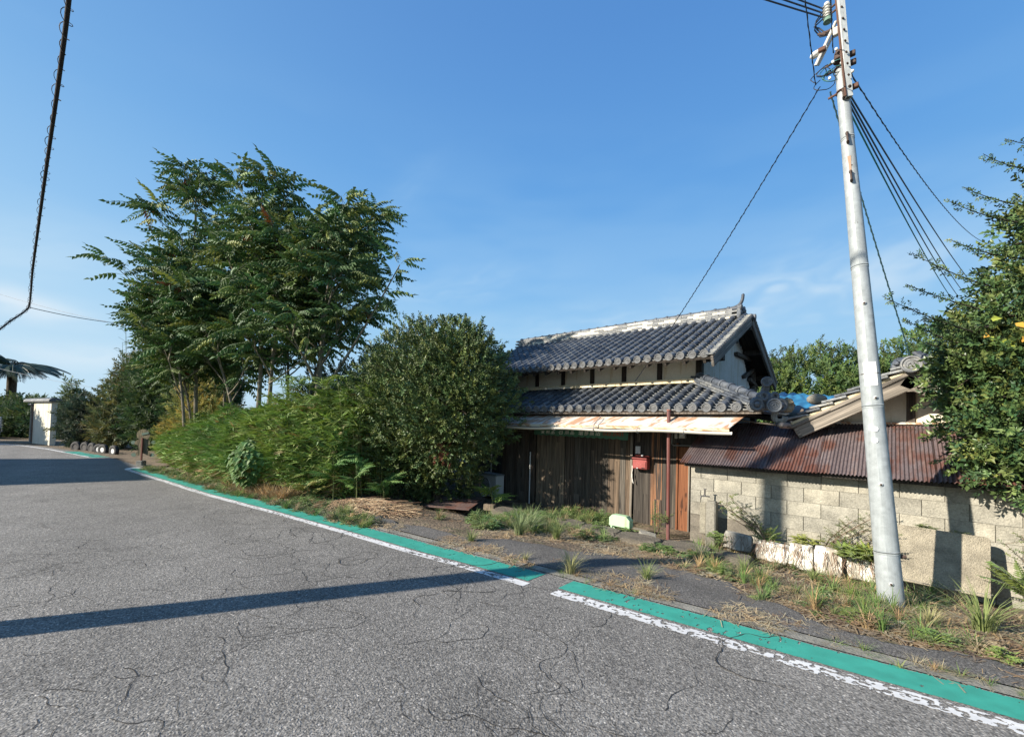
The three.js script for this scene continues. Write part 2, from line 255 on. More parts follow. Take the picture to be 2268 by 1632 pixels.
{ // side street and gravel lot by the tyres
  const g = new THREE.PlaneGeometry(1, 1); const pos = [], idx = [], uv = [], P = [[-17.2, -1.9], [-18.4, -3.0], [-20.5, -9], [-26, -14], [-31, -9], [-26.5, -3.4], [-23.0, -1.75], [-20, -1.4]];
  const c = [-22.5, -5]; pos.push(c[0], -0.012, c[1]); uv.push(c[0], c[1]); for (const [x, z] of P) { pos.push(x, -0.010, z); uv.push(x, z); } for (let i = 0; i < P.length; i++) idx.push(0, 1 + i, 1 + (i + 1) % P.length);
  structure('side_street', geoOf(pos, idx, uv), std({ map: rep(mapDirt, 1 / 1.7), color: rgb(0.95, 0.9, 0.86), roughness: 1 }));
}
// ---------- materials for the buildings ----------
const mapWood = dataTex(512, 1024, (u, v, x, y) => {
  const w = fbm(u * 3, v * 1.2, 500, 3, 3, 1) * 0.5, g = fbm(u * 46 + w * 9, v * 3.0, 510, 4), f = fbm(u * 150 + w * 20, v * 9, 520, 3), st = fbm(u * 9, v * 2.2, 530, 4, 9, 2);
  let k = 0.60 + (g - 0.5) * 0.55 + (f - 0.5) * 0.30 + (st - 0.5) * 0.25; const kn = vnoise(u * 5, v * 4, 540, 5, 4); if (kn > 0.90) k -= (kn - 0.90) * 5;
  return [k * 1.02, k * 0.985, k * 0.94];
});
const bumpWood = dataTex(512, 512, (u, v) => { const w = fbm(u * 3, v * 1.2, 500, 3, 3, 1) * 0.5, g = fbm(u * 46 + w * 9, v * 3, 510, 4) * 0.6 + fbm(u * 150, v * 9, 520, 3) * 0.4; return [g, g, g]; }, false);
const wood = (r, g, b, ru = 1 / 0.5, rv = 1 / 1.6) => std({ map: rep(mapWood, ru, rv), bumpMap: rep(bumpWood, ru, rv), bumpScale: 0.006, color: rgb(r, g, b), roughness: 0.9 });
const mapWorn = dataTex(512, 1024, (u, v, x, y) => { // dark stained cedar with the stain weathered off in streaks
  const w = fbm(u * 3, v * 2, 550, 3) * 0.6, g = fbm(u * 30 + w * 6, v * 1.1 + 2, 560, 5), f = fbm(u * 120 + w * 12, v * 6, 570, 3), m = step(0.47, 0.60, g + (f - 0.5) * 0.25);
  const o = mix3([0.46, 0.31, 0.21], [0.62, 0.46, 0.34], clamp(f * 1.4 - 0.2)); return mix3([0.20 + f * 0.08, 0.17 + f * 0.08, 0.15 + f * 0.08], o, m);
});
const mapOrange = dataTex(512, 1024, (u, v) => { const w = fbm(u * 3, v * 2, 580, 3) * 0.7, g = fbm(u * 26 + w * 8, v * 1.6, 585, 5), f = fbm(u * 120 + w * 12, v * 6, 590, 3), b = step(0.54, 0.68, fbm(u * 6 + w, v * 5, 595, 4)); const o = mix3([0.45, 0.28, 0.18], [0.60, 0.41, 0.28], clamp(g * 1.5 - 0.3 + (f - 0.5) * 0.5)); return mix3(o, [0.26, 0.16, 0.10], b * 0.85); });
const matWorn = std({ map: rep(mapWorn, 2, 1 / 1.6), bumpMap: rep(bumpWood, 2, 1 / 1.6), bumpScale: 0.005, roughness: 0.9 });
const matOrange = std({ color: rgb(0.82, 0.78, 0.76), map: rep(mapOrange, 2.4, 1 / 1.5), bumpMap: rep(bumpWood, 2, 1 / 1.6), bumpScale: 0.005, roughness: 0.9 });
const woodDark = [wood(0.16, 0.145, 0.13), wood(0.12, 0.11, 0.10), wood(0.20, 0.18, 0.155), wood(0.24, 0.20, 0.165)];
const woodGrey = [wood(0.36, 0.33, 0.29), wood(0.30, 0.28, 0.25)];
const woodBeige = [wood(0.44, 0.37, 0.28), wood(0.40, 0.345, 0.27), wood(0.47, 0.40, 0.31)];
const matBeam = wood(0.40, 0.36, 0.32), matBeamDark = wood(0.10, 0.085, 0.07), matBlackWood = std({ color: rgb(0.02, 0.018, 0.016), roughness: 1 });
const mapTile = dataTex(512, 512, (u, v, x, y) => { const a = fbm(u * 7, v * 7, 600, 4, 7, 7), b = fbm(u * 40, v * 40, 610, 3, 40, 40); let c = mix3([0.50, 0.52, 0.55], [0.66, 0.67, 0.68], a); const l = step(0.62, 0.75, fbm(u * 16, v * 16, 620, 4, 16, 16)); c = mix3(c, [0.84, 0.83, 0.78], l * 0.65); const d = step(0.60, 0.74, fbm(u * 10 + 4, v * 10, 640, 4, 10, 10)); c = mix3(c, [0.36, 0.35, 0.33], d * 0.6); const k = (b - 0.5) * 0.16; return [c[0] + k, c[1] + k, c[2] + k]; });
const tileMat = (r, g, b) => std({ map: rep(mapTile, 2.1), color: rgb(r, g, b), roughness: 0.62 });
const TILE = [tileMat(0.24, 0.265, 0.305), tileMat(0.17, 0.19, 0.225), tileMat(0.34, 0.36, 0.385), tileMat(0.21, 0.235, 0.275)];
const PAN = [tileMat(0.66, 0.65, 0.60), tileMat(0.50, 0.50, 0.48), tileMat(0.82, 0.79, 0.71)];
const matDisc = tileMat(0.46, 0.45, 0.43);
const mapPlaster = dataTex(512, 512, (u, v) => { const a = fbm(u * 4, v * 4, 650, 5, 4, 4), b = fbm(u * 60, v * 60, 655, 3, 60, 60), s = fbm(u * 22, v * 2.5, 660, 4); let c = mix3([0.88, 0.86, 0.80], [0.95, 0.94, 0.91], a); c = mix3(c, [0.78, 0.71, 0.58], step(0.55, 0.78, s) * 0.5); const k = (b - 0.5) * 0.06; return [c[0] + k, c[1] + k, c[2] + k]; });
const matPlaster = std({ map: rep(mapPlaster, 0.8), color: rgb(0.90, 0.87, 0.78), roughness: 0.95 });
const matNoshi = [std({ map: rep(mapPlaster, 1.5), color: rgb(0.78, 0.77, 0.74), roughness: 0.9 }), tileMat(0.62, 0.61, 0.58), std({ map: rep(mapTile, 3), color: rgb(0.75, 0.74, 0.70), roughness: 0.85 })];
const matCream = std({ map: rep(mapPlaster, 1.1), color: rgb(0.80, 0.72, 0.55), roughness: 0.95 });
const mapRustWhite = dataTex(1024, 512, (u, v) => { const s = fbm(u * 30 + v * 6, v * 2.2, 670, 5), a = fbm(u * 8, v * 3, 675, 4), m = step(0.50, 0.68, s * 0.75 + a * 0.3), f = fbm(u * 90, v * 20, 680, 3); let c = mix3([0.86, 0.82, 0.76], [0.72, 0.74, 0.75], a); c = mix3(c, mix3([0.74, 0.54, 0.38], [0.56, 0.37, 0.25], f), m * 0.72); return c; });
const mapRust = dataTex(1024, 1024, (u, v) => { const s = fbm(u * 40, v * 1.6, 690, 5), a = fbm(u * 5, v * 4, 695, 5, 5, 4), f = fbm(u * 120, v * 60, 700, 3), m = step(0.46, 0.66, a * 0.7 + s * 0.35); let c = mix3([0.40, 0.335, 0.33], [0.52, 0.45, 0.44], s); c = mix3(c, mix3([0.47, 0.27, 0.20], [0.35, 0.20, 0.16], f), m * 0.75); c = mix3(c, [0.66, 0.58, 0.54], step(0.62, 0.75, s) * 0.35); const k = (f - 0.5) * 0.14; return [c[0] + k, c[1] + k, c[2] + k]; });
const matRust = [0, 0.31, 0.62].map((o, i) => { const t = rep(mapRust, 0.55, 0.62); t.offset.set(o, o * 0.7); return std({ map: t, color: [rgb(0.84, 0.92, 0.96), rgb(0.78, 0.87, 0.94), rgb(0.88, 0.90, 0.92)][i], roughness: 0.7, metalness: 0.15 }); });
const matGrey = std({ color: rgb(0.45, 0.46, 0.46), roughness: 0.5 });

// ---------- roof tiles ----------
function coverTile(L = 0.262, r0 = 0.061, r1 = 0.050, seg = 8) { // half-round, axis along z, lower end at z = 0, with a shoulder
  const pos = [], idx = []; const ring = (r, z, h = 0) => { const k = pos.length / 3; for (let i = 0; i <= seg; i++) { const a = Math.PI * i / seg; pos.push(Math.cos(a) * r, Math.sin(a) * r + h - 0.012, z); } return k; };
  const a = ring(r0, 0), b = ring(r1, -L), c = ring(r0, 0), e = ring(r0 * 0.72, 0), f = ring(r0 * 0.72, -0.05);
  for (let i = 0; i < seg; i++) { idx.push(a + i, b + i, a + i + 1, a + i + 1, b + i, b + i + 1, c + i, c + i + 1, e + i, c + i + 1, e + i + 1, e + i); }
  return geoOf(pos, idx);
}
function panTile(W = 0.215, L = 0.15, dip = 0.03, seg = 4) { // shallow dish with a front lip
  const pos = [], idx = []; const row = (z, y) => { const k = pos.length / 3; for (let i = 0; i <= seg; i++) { const t = i / seg * 2 - 1; pos.push(t * W / 2, y - dip * (1 - t * t), z); } return k; };
  const a = row(0, 0.024), b = row(-L, 0.0), c = row(0, 0.024), e = row(0, 0.002);
  for (let i = 0; i < seg; i++) idx.push(a + i, a + i + 1, b + i, a + i + 1, b + i + 1, b + i, c + i, e + i, c + i + 1, c + i + 1, e + i, e + i + 1);
  return geoOf(pos, idx);
}
function discGeo(R = 0.078) { // eave-end disc with rim, boss and three swirls, facing +z
  const list = [new THREE.CylinderGeometry(R, R, 0.035, 20).rotateX(Math.PI / 2).translate(0, 0, 0.0), new THREE.TorusGeometry(R * 0.86, R * 0.13, 5, 20).translate(0, 0, 0.018), new THREE.TorusGeometry(R * 0.52, R * 0.05, 4, 16).translate(0, 0, 0.018)];
  for (let k = 0; k < 3; k++) { const p = []; for (let i = 0; i <= 6; i++) { const t = i / 6, a = k * 2.094 + t * 2.2, r = R * lerp(0.12, 0.42, t); p.push(V(Math.cos(a) * r, Math.sin(a) * r, 0.019)); } list.push(tube(p, (t) => R * lerp(0.11, 0.02, t), 4)); }
  return planeUV(join(list), 1, 0.2, 0.4);
}
const randUV = (g, R) => planeUV(g, 1, R() * 3, R() * 3);
const gR = rng(5), coverG = [0, 1, 2, 3, 4].map(() => randUV(coverTile(), gR)), panG = [0, 1, 2, 3, 4].map(() => randUV(panTile(), gR)), discG = discGeo();
// lays tiles on a slope that falls towards +z; ex, ey, ez is the eave; len(x) gives the length of the column up the slope
function layTiles(roof, xs, ey, ez, slope, len, limit, seed, pitch) {
  const R = rng(seed), cov = [], pan = [], q = new THREE.Matrix4(), sn = Math.sin(slope), cs = Math.cos(slope);
  const put = (list, x, s, up, geo, mat, tilt) => list.push({ x, y: ey + s * sn + up * cs + (R() - 0.5) * 0.006, z: ez - s * cs + up * sn, geo, mat, rx: slope - tilt + (R() - 0.5) * 0.02, rz: (R() - 0.5) * 0.05, ry: (R() - 0.5) * 0.03 });
  xs.forEach((x) => {
    const L = len(x); for (let s = 0; s < L - 0.08; s += 0.232) put(cov, x, s, 0.052, coverG[(R() * 5) | 0], TILE[(R() * 4) | 0], 0.03);
    const Lp = len(x - pitch / 2); for (let s = 0.0; s < Lp - 0.05; s += 0.118) put(pan, x - pitch / 2, s, 0.03, panG[(R() * 5) | 0], PAN[(R() * 3) | 0], 0.12);
    const d = part('eave_disc', discG, matDisc, roof); d.position.set(x, ey + 0.062 * cs - 0.008, ez + 0.022); d.rotation.set(slope * 0.35, (R() - 0.5) * 0.1, R() * 6);
  });
  for (const [list, name, most] of [[cov, 'round_tile', limit[0]], [pan, 'flat_tile', limit[1]]]) {
    list.sort((a, b) => Math.hypot(a.x, a.z) - Math.hypot(b.x, b.z)); const rest = [[], [], [], []];
    list.forEach((t, i) => {
      if (i < most) { const m = part(name, t.geo, t.mat, roof); m.position.set(t.x, t.y, t.z); m.rotation.set(t.rx, t.ry, t.rz); }
      else { q.makeRotationFromEuler(new THREE.Euler(t.rx, t.ry, t.rz)).setPosition(t.x, t.y, t.z); const k = (list === cov ? TILE : PAN).indexOf(t.mat); rest[k].push(plain(t.geo.clone()).applyMatrix4(q)); }
    });
    rest.forEach((l, k) => { if (l.length) part(name + 's', mergeGeometries(l), (list === cov ? TILE : PAN)[k], roof, 'stuff'); });
  }
}
// a run of ridge tiles: courses of flat tiles with a round cap, from a to b
function ridgeRun(parent, a, b, courses, seed, mats, w0 = 0.30, capR = 0.062, h = 0.046, cl = 0.29, cap = TILE) {
  const R = rng(seed), dir = b.clone().sub(a), L = dir.length(); dir.normalize(); const m = new THREE.Matrix4(), yaw = Math.atan2(-dir.z, dir.x), pitch = Math.asin(dir.y);
  const place = (me, s, up) => { me.position.copy(a).addScaledVector(dir, s); me.position.y += up; me.rotation.order = 'YXZ'; me.rotation.set(0, yaw, pitch); me.rotateX((R() - 0.5) * 0.03); };
  const gs = [0, 1, 2].map(() => planeUV(cbox(cl - 0.008, h - 0.009, 1, 0.006), 1, R() * 5, R() * 5));
  for (let c = 0; c < courses; c++) { const w = w0 - c * 0.022, n = Math.round(L / cl); for (let i = 0; i <= n; i++) { const s = (i + (c % 2 ? 0.5 : 0)) * cl; if (s > L + 0.02) continue; const me = part('ridge_tile', gs[(R() * 3) | 0], mats[(R() * mats.length) | 0], parent); place(me, s, (c + 0.5) * h + (R() - 0.5) * 0.005); me.scale.set(1, 1, w + (R() - 0.5) * 0.014); } }
  const cg = planeUV(join([new THREE.CylinderGeometry(capR, capR * 0.9, cl, 10, 1, false).rotateZ(Math.PI / 2), new THREE.CylinderGeometry(capR * 1.28, capR * 1.28, 0.05, 10).rotateZ(Math.PI / 2).translate(-cl / 2 + 0.03, 0, 0)]), 1, 0.3, 0.1);
  const n = Math.round(L / cl); for (let i = 0; i < n; i++) { const me = part('ridge_cap', cg, cap[(R() * cap.length) | 0], parent); place(me, (i + 0.5) * cl, courses * h + capR * 0.35); }
}
// ---------- the old shop house ----------
const house = thing('shop_house', 'abandoned two-storey tiled shop house with weathered board front and rusty awning', 'house');
const SU = Math.atan2(1.30, 2.72), SL = Math.atan2(0.555, 1.32);
{ // walls of the upper storey: plaster panels between posts, gable side with corrugated sheet and a hole
  const w = [];
  part('wall', planeUV(new THREE.BoxGeometry(6.9, 1.0, 0.14).translate(-6.26, 2.72, -8.64)), matPlaster, house);
  for (const x of [-9.3, -8.5, -7.71, -6.898, -6.069, -5.236, -4.423, -3.612]) part('post', boxAt(0.1, 0.56, 0.05, x, 2.90, -8.552, 0.008), matBeamDark, house);
  part('post', boxAt(0.12, 0.62, 0.12, -2.81, 2.91, -8.57, 0.008), matBeamDark, house);
  part('beam', boxAt(6.7, 0.10, 0.06, -6.2, 3.13, -8.55), matBeamDark, house);
  // lower walls, floor of the shop, dark inside
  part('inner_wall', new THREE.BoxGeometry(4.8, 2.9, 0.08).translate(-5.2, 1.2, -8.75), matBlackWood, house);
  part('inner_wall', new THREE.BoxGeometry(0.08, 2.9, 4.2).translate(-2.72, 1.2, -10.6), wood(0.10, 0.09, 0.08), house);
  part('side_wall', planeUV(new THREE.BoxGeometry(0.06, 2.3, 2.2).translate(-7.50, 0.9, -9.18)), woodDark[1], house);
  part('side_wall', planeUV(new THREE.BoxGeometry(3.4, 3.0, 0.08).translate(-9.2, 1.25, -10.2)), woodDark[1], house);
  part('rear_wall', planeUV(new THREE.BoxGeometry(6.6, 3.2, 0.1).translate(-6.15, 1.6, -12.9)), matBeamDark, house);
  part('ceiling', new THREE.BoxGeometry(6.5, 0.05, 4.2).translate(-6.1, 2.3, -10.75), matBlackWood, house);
  // gable sheet: corrugated, fifteen narrow sheets, ragged at the back end
  const R = rng(61), yTop = (z) => 3.0 + (z > -10.55 ? (-7.85 - z) : (z + 13.25)) * Math.tan(SU) - 0.16;
  const sheet = std({ color: rgb(0.56, 0.585, 0.61), roughness: 0.55, metalness: 0.1, map: rep(mapPlaster, 0.7) });
  let z0 = -8.56, k = 0; while (z0 > -12.2) { const z1 = Math.max(-12.25, z0 - 0.46 - R() * 0.1), pos = [], idx = [], uv = [], n = Math.round((z0 - z1) / 0.012);
    for (let i = 0; i <= n; i++) { const z = lerp(z0, z1, i / n), x = -2.775 + 0.012 * Math.sin(i * 1.05) + 0.003 * (k % 2), rag = z < -11.4 ? (z + 11.4) * 0.35 + 0.12 * fbm(z * 7, 0, 62, 3) : 0; pos.push(x, 2.34, z, x, Math.max(2.5, yTop(z) + rag * 1.8), z); uv.push(z, 0, z, 2); if (i < n) { const q = i * 2; idx.push(q, q + 1, q + 2, q + 1, q + 3, q + 2); } }
    part('gable_sheet', geoOf(pos, idx, uv), sheet, house); z0 = z1 + 0.02; k++; }
  for (const [y, z, l, a] of [[2.75, -12.3, 0.9, 0.1], [2.95, -12.4, 0.8, -0.15], [3.2, -12.1, 1.3, 0.3], [2.6, -12.2, 1.0, 0.05], [3.5, -11.6, 1.6, 0.02]]) { const b = part('rafter', cbox(0.09, 0.09, l, 0.008), wood(0.2, 0.18, 0.16), house); b.position.set(-2.72, y, z); b.rotation.x = a; }
  { const b = part('post', cbox(0.1, 0.9, 0.1), wood(0.3, 0.28, 0.25), house); b.position.set(-2.74, 2.9, -12.55); b.rotation.x = 0.12; }
}
{ // upper roof
  const roof = new THREE.Group(); roof.name = 'upper_roof'; house.add(roof);
  const ey = 2.98, ez = -7.86, L = 2.70 / Math.cos(SU), xs = []; for (let i = 0; i < 32; i++) xs.push(-2.492 - i * 0.2125);
  const slab = (z0, z1, y0, y1, x0, x1, t, dy) => { const a = Math.atan2(y1 - y0, Math.abs(z1 - z0)), l = Math.hypot(y1 - y0, z1 - z0), g = new THREE.BoxGeometry(x1 - x0, t, l); g.rotateX(z1 < z0 ? a : -a); g.translate((x0 + x1) / 2, (y0 + y1) / 2 + dy, (z0 + z1) / 2); return planeUV(g); };
  part('roof_board', slab(ez + 0.02, -10.58, ey - 0.02, ey - 0.02 + 2.74 * Math.tan(SU), -9.3, -2.36, 0.04, -0.02), matBeamDark, roof);
  part('roof_board', slab(-13.3, -10.58, ey - 0.02, ey - 0.02 + 2.74 * Math.tan(SU), -9.3, -2.36, 0.10, 0.02), TILE[1], roof);
  layTiles(roof, xs, ey, ez, SU, () => L - 0.05, [170, 170], 71, 0.2125);
  // rafters under the eave
  for (let x = -2.5; x > -9.2; x -= 0.36) { const b = part('rafter', cbox(0.05, 0.06, 0.95), matBeamDark, roof); b.position.set(x, ey + 0.11, ez - 0.44); b.rotation.x = SU; }
  part('eave_board', boxAt(6.9, 0.05, 0.03, -5.83, ey - 0.03, ez - 0.01), matBeam, roof);
  // verge: a narrow column of tiles whose ends step down, above the barge boards
  const R = rng(91), vg = planeUV(cbox(0.14, 0.03, 0.135, 0.005)); for (let s = 0; s < L; s += 0.112) { const m = part('verge_tile', vg, PAN[(R() * 3) | 0], roof); m.position.set(-2.40, ey + s * Math.sin(SU) + 0.045, ez - s * Math.cos(SU)); m.rotation.x = SU - 0.16; }
  for (let s = 0; s < L; s += 0.112) { const m = part('verge_tile', vg, TILE[(R() * 4) | 0], roof); m.position.set(-2.38, ey + s * Math.sin(SU) + 0.045, -13.26 + s * Math.cos(SU)); m.rotation.x = -SU + 0.16; }
  for (const s of [1, -1]) { const l = 2.95, g = cbox(0.05, 0.20, l, 0.008); const m = part('barge_board', swapUV(planeUV(g, 1, 0, 0.3)), wood(0.40, 0.385, 0.37), roof); m.position.set(-2.36, ey + 1.30 / 2 - 0.115, s > 0 ? ez - 1.32 : -13.26 + 1.32); m.rotation.x = s * SU; }
  for (const s of [1, -1]) { const l = 2.95, g = cbox(0.04, 0.05, l, 0.008); const m = part('barge_board', swapUV(planeUV(g, 1, 0, 0.3)), wood(0.48, 0.46, 0.44), roof); m.position.set(-2.335, ey + 1.30 / 2 - 0.0, s > 0 ? ez - 1.32 : -13.26 + 1.32); m.rotation.x = s * SU; }
  for (const s of [1, -1]) { const m = part('soffit', cbox(0.42, 0.02, 2.9), matBeamDark, roof); m.position.set(-2.58, ey + 1.30 / 2 - 0.05, s > 0 ? ez - 1.35 : -13.26 + 1.35); m.rotation.x = s * SU; }
  for (const [y, z] of [[3.05, -8.55], [4.02, -10.55], [3.55, -9.5], [3.6, -11.6], [3.1, -12.7]]) part('purlin_end', boxAt(0.42, 0.12, 0.12, -2.57, y, z), matBeamDark, roof);
}
const ridge = new THREE.Group(); ridge.name = 'ridge'; house.add(ridge);
{
  ridgeRun(ridge, V(-9.25, 4.26, -10.56), V(-2.62, 4.24, -10.56), 5, 81, matNoshi, 0.32, 0.05, 0.048, 0.29);
  // end ornament with the upswept horn
  const orn = []; orn.push(cbox(0.09, 0.30, 0.34, 0.02).translate(0, 0.10, 0)); for (const s of [-1, 1]) { orn.push(new THREE.TorusGeometry(0.065, 0.03, 6, 14).rotateY(Math.PI / 2).translate(0.04, 0.02, s * 0.17)); orn.push(new THREE.TorusGeometry(0.045, 0.025, 6, 14).rotateY(Math.PI / 2).translate(0.04, 0.2, s * 0.12)); } orn.push(new THREE.SphereGeometry(0.07, 10, 8).translate(0.05, 0.12, 0));
  const o = part('ridge_ornament', planeUV(join(orn)), TILE[2], ridge); o.position.set(-2.58, 4.28, -10.56);
  const hp = []; for (let i = 0; i <= 10; i++) { const t = i / 10; hp.push(V(-2.86 + 0.31 * Math.sin(t * 1.5) * 1.05, 4.50 + 0.03 * t + 0.25 * t * t * t, -10.56)); } hp.push(V(-2.545, 4.80, -10.56));
  part('ridge_horn', tube(hp, (t) => lerp(0.05, 0.032, t), 8), TILE[1], ridge);
  const c = part('verge_cap', planeUV(new THREE.CylinderGeometry(0.065, 0.065, 0.34, 12).rotateZ(Math.PI / 2)), TILE[2], ridge); c.position.set(-2.44, 4.24, -10.56);
}
{ // lower roof with hip
  const roof = new THREE.Group(); roof.name = 'lower_roof'; house.add(roof);
  const ey = 1.975, ez = -7.2, xs = [], full = 1.36 / Math.cos(SL); for (let i = 0; i < 32; i++) xs.push(-1.572 - i * 0.2215);
  layTiles(roof, xs, ey, ez, SL, (x) => x > -2.80 ? Math.max(0.16, (-1.40 - x) * 0.97 / Math.cos(SL)) : full, [130, 130], 101, 0.2215);
  const sh = new THREE.Shape([[-8.7, 0], [-1.44, 0], [-2.84, full], [-8.7, full]].map((p) => new THREE.Vector2(...p))), g = new THREE.ExtrudeGeometry(sh, { depth: 0.04, bevelEnabled: false }); g.rotateX(-Math.PI / 2 + SL); g.translate(0, ey - 0.045, ez + 0.01); part('roof_board', planeUV(g), matBeamDark, roof);
  const s2 = new THREE.Shape([[0, 0], [3.6, 0], [3.6, full], [1.4, full]].map((p) => new THREE.Vector2(...p))), g2 = new THREE.ExtrudeGeometry(s2, { depth: 0.04, bevelEnabled: false }); g2.scale(1, 0.8, 1); g2.rotateX(-Math.PI / 2 + SL); g2.rotateY(Math.PI / 2); g2.translate(-1.44, ey - 0.05, ez); part('roof_board', planeUV(g2), TILE[1], roof);
  part('eave_board', boxAt(7.2, 0.05, 0.03, -5.05, ey - 0.035, ez - 0.0), matBeam, roof);
  // plastered course where the roof meets the wall
  const R = rng(111); for (let i = 0; i < 22; i++) { const m = part('flashing_tile', planeUV(cbox(0.285, 0.042, 0.17, 0.006), 1, R() * 4, R() * 4), [matCream, matCream, matNoshi[0]][(R() * 3) | 0], roof); m.position.set(-2.95 - i * 0.29, 2.60, -8.475); m.rotation.z = (R() - 0.5) * 0.02; const n = part('flashing_tile', m.geometry, matCream, roof); n.position.set(-2.84 - i * 0.29, 2.646, -8.505); n.rotation.x = (R() - 0.5) * 0.02; }
  // hip
  const hip = new THREE.Group(); hip.name = 'hip_ridge'; house.add(hip);
  const A = V(-2.80, 2.56, -8.49), B = V(-1.50, 2.02, -7.27);
  ridgeRun(hip, A, B, 3, 121, [TILE[2], PAN[1], TILE[0]], 0.25, 0.062, 0.044, 0.27);
  const orn = [], add = (g, x, y, z, ry = 0) => orn.push(at(plain(g), x, y, z, 0, ry, 0));
  const q = Math.PI / 4; add(new THREE.SphereGeometry(0.13, 12, 10), 0, 0.10, 0); add(cbox(0.34, 0.26, 0.07, 0.03), 0.05, 0.06, 0.05, q);
  for (const s of [-1, 1]) { add(new THREE.TorusGeometry(0.075, 0.034, 6, 16), 0.075 + s * 0.13, 0.02, 0.08 - s * 0.13, q); add(new THREE.SphereGeometry(0.05, 8, 6), 0.08 + s * 0.13, 0.02, 0.09 - s * 0.13); add(new THREE.TorusGeometry(0.05, 0.026, 6, 14), 0.08 + s * 0.06, 0.14, 0.08 - s * 0.06, q); }
  const hp = []; for (let i = 0; i <= 8; i++) { const t = i / 8; hp.push(V(-0.02 + 0.06 * t, 0.12 + 0.22 * t, -0.02 + 0.08 * t * t)); } orn.push(plain(tube(hp, (t) => lerp(0.07, 0.05, t), 8))); add(discGeo(0.075), 0.05, 0.36, 0.08, q * 0.6);
  const o = part('hip_ornament', planeUV(join(orn)), TILE[2], hip); o.position.set(-1.42, 2.03, -7.17);
  const d = part('corner_disc', discGeo(0.105), TILE[2], hip); d.position.set(-1.27, 2.035, -7.06); d.rotation.y = 0.5;
}
{ // rusty sheet awning below the lower eave, fascia strip and gutter
  const aw = new THREE.Group(); aw.name = 'awning'; house.add(aw); const R = rng(131);
  const rw = [0, 0.37, 0.71].map((o) => { const t = rep(mapRustWhite, 0.55, 2.2); t.offset.set(o, o); return std({ map: t, roughness: 0.6, metalness: 0.1 }); });
  let x = -8.2; let i = 0; while (x < -1.72) { const w = Math.min(0.92, -1.70 - x), last = x + w > -1.75; const pos = [], idx = [], uv = []; const y0 = 1.70, z0 = -6.985, y1 = 1.895, z1 = -7.33, xr = x + w;
    const q = [[x, y0, z0], [last ? xr - 0.13 : xr, y0, z0], [xr, y1, z1], [x, y1, z1]]; for (const p of q) { pos.push(...p); uv.push(p[0], p[2]); } for (const p of q) { pos.push(p[0], p[1] - 0.008, p[2]); uv.push(p[0], p[2]); } idx.push(0, 1, 2, 0, 2, 3, 4, 6, 5, 4, 7, 6, 0, 4, 5, 0, 5, 1, 1, 5, 6, 1, 6, 2);
    const g = geoOf(pos, idx, uv).toNonIndexed(); g.computeVertexNormals(); const m = part('awning_sheet', g, rw[i % 3], aw); m.position.y = (i % 2) * 0.004; x += w - 0.015; i++; }
  part('fascia', boxAt(6.35, 0.055, 0.02, -5.02, 1.667, -6.998, 0.003), std({ map: rep(mapRustWhite, 0.4, 3), color: rgb(0.95, 0.86, 0.66), roughness: 0.7 }), aw);
  const gut = [], gp = []; for (let s = 0; s <= 8; s++) { const a = Math.PI + Math.PI * s / 8; gp.push([Math.cos(a) * 0.05, Math.sin(a) * 0.05]); }
  { const pos = [], idx = []; const N = 30; for (let i = 0; i <= N; i++) { const xx = lerp(-8.2, -1.80, i / N), dy = -0.01 * Math.sin(i * 0.7) - 0.012 * Math.sin(i / N * 3.1); for (const sc of [1, 0.9]) for (const [a, b] of gp) pos.push(xx, 1.642 + b * sc + dy, -6.93 + a * sc); } const M = 18; for (let i = 0; i < N; i++) for (let k = 0; k < 17; k++) { if (k === 8) continue; const q = i * M + k; idx.push(q, q + 1, q + M, q + 1, q + M + 1, q + M); } part('gutter', geoOf(pos, idx), std({ color: rgb(0.66, 0.64, 0.58), roughness: 0.6 }), aw); }
  for (const x of [-7.3, -6.2, -5.1, -4.15, -3.3, -2.5]) part('gutter_bracket', tube([V(x, 1.66, -6.995), V(x, 1.655, -6.87), V(x, 1.585, -6.895), V(x, 1.575, -6.95)], 0.008, 5), matGrey, aw);
  part('hook_chain', tube([V(-4.17, 1.60, -6.87), V(-4.16, 1.72, -6.9), V(-4.15, 1.80, -7.02), V(-4.165, 1.87, -7.15)], 0.01, 5), std({ color: rgb(0.5, 0.42, 0.36) }), aw);
  for (let x = -2.2; x > -8.2; x -= 0.6) { const b = part('awning_rafter', cbox(0.04, 0.05, 1.1), matBeamDark, aw); b.position.set(x, 1.86, -7.5); b.rotation.x = 0.42; }
  part('lintel', boxAt(5.3, 0.40, 0.10, -5.0, 1.80, -8.05), woodDark[1], aw); part('soffit', boxAt(6.6, 0.02, 1.0, -4.95, 1.915, -7.72), matBeamDark, aw);
}
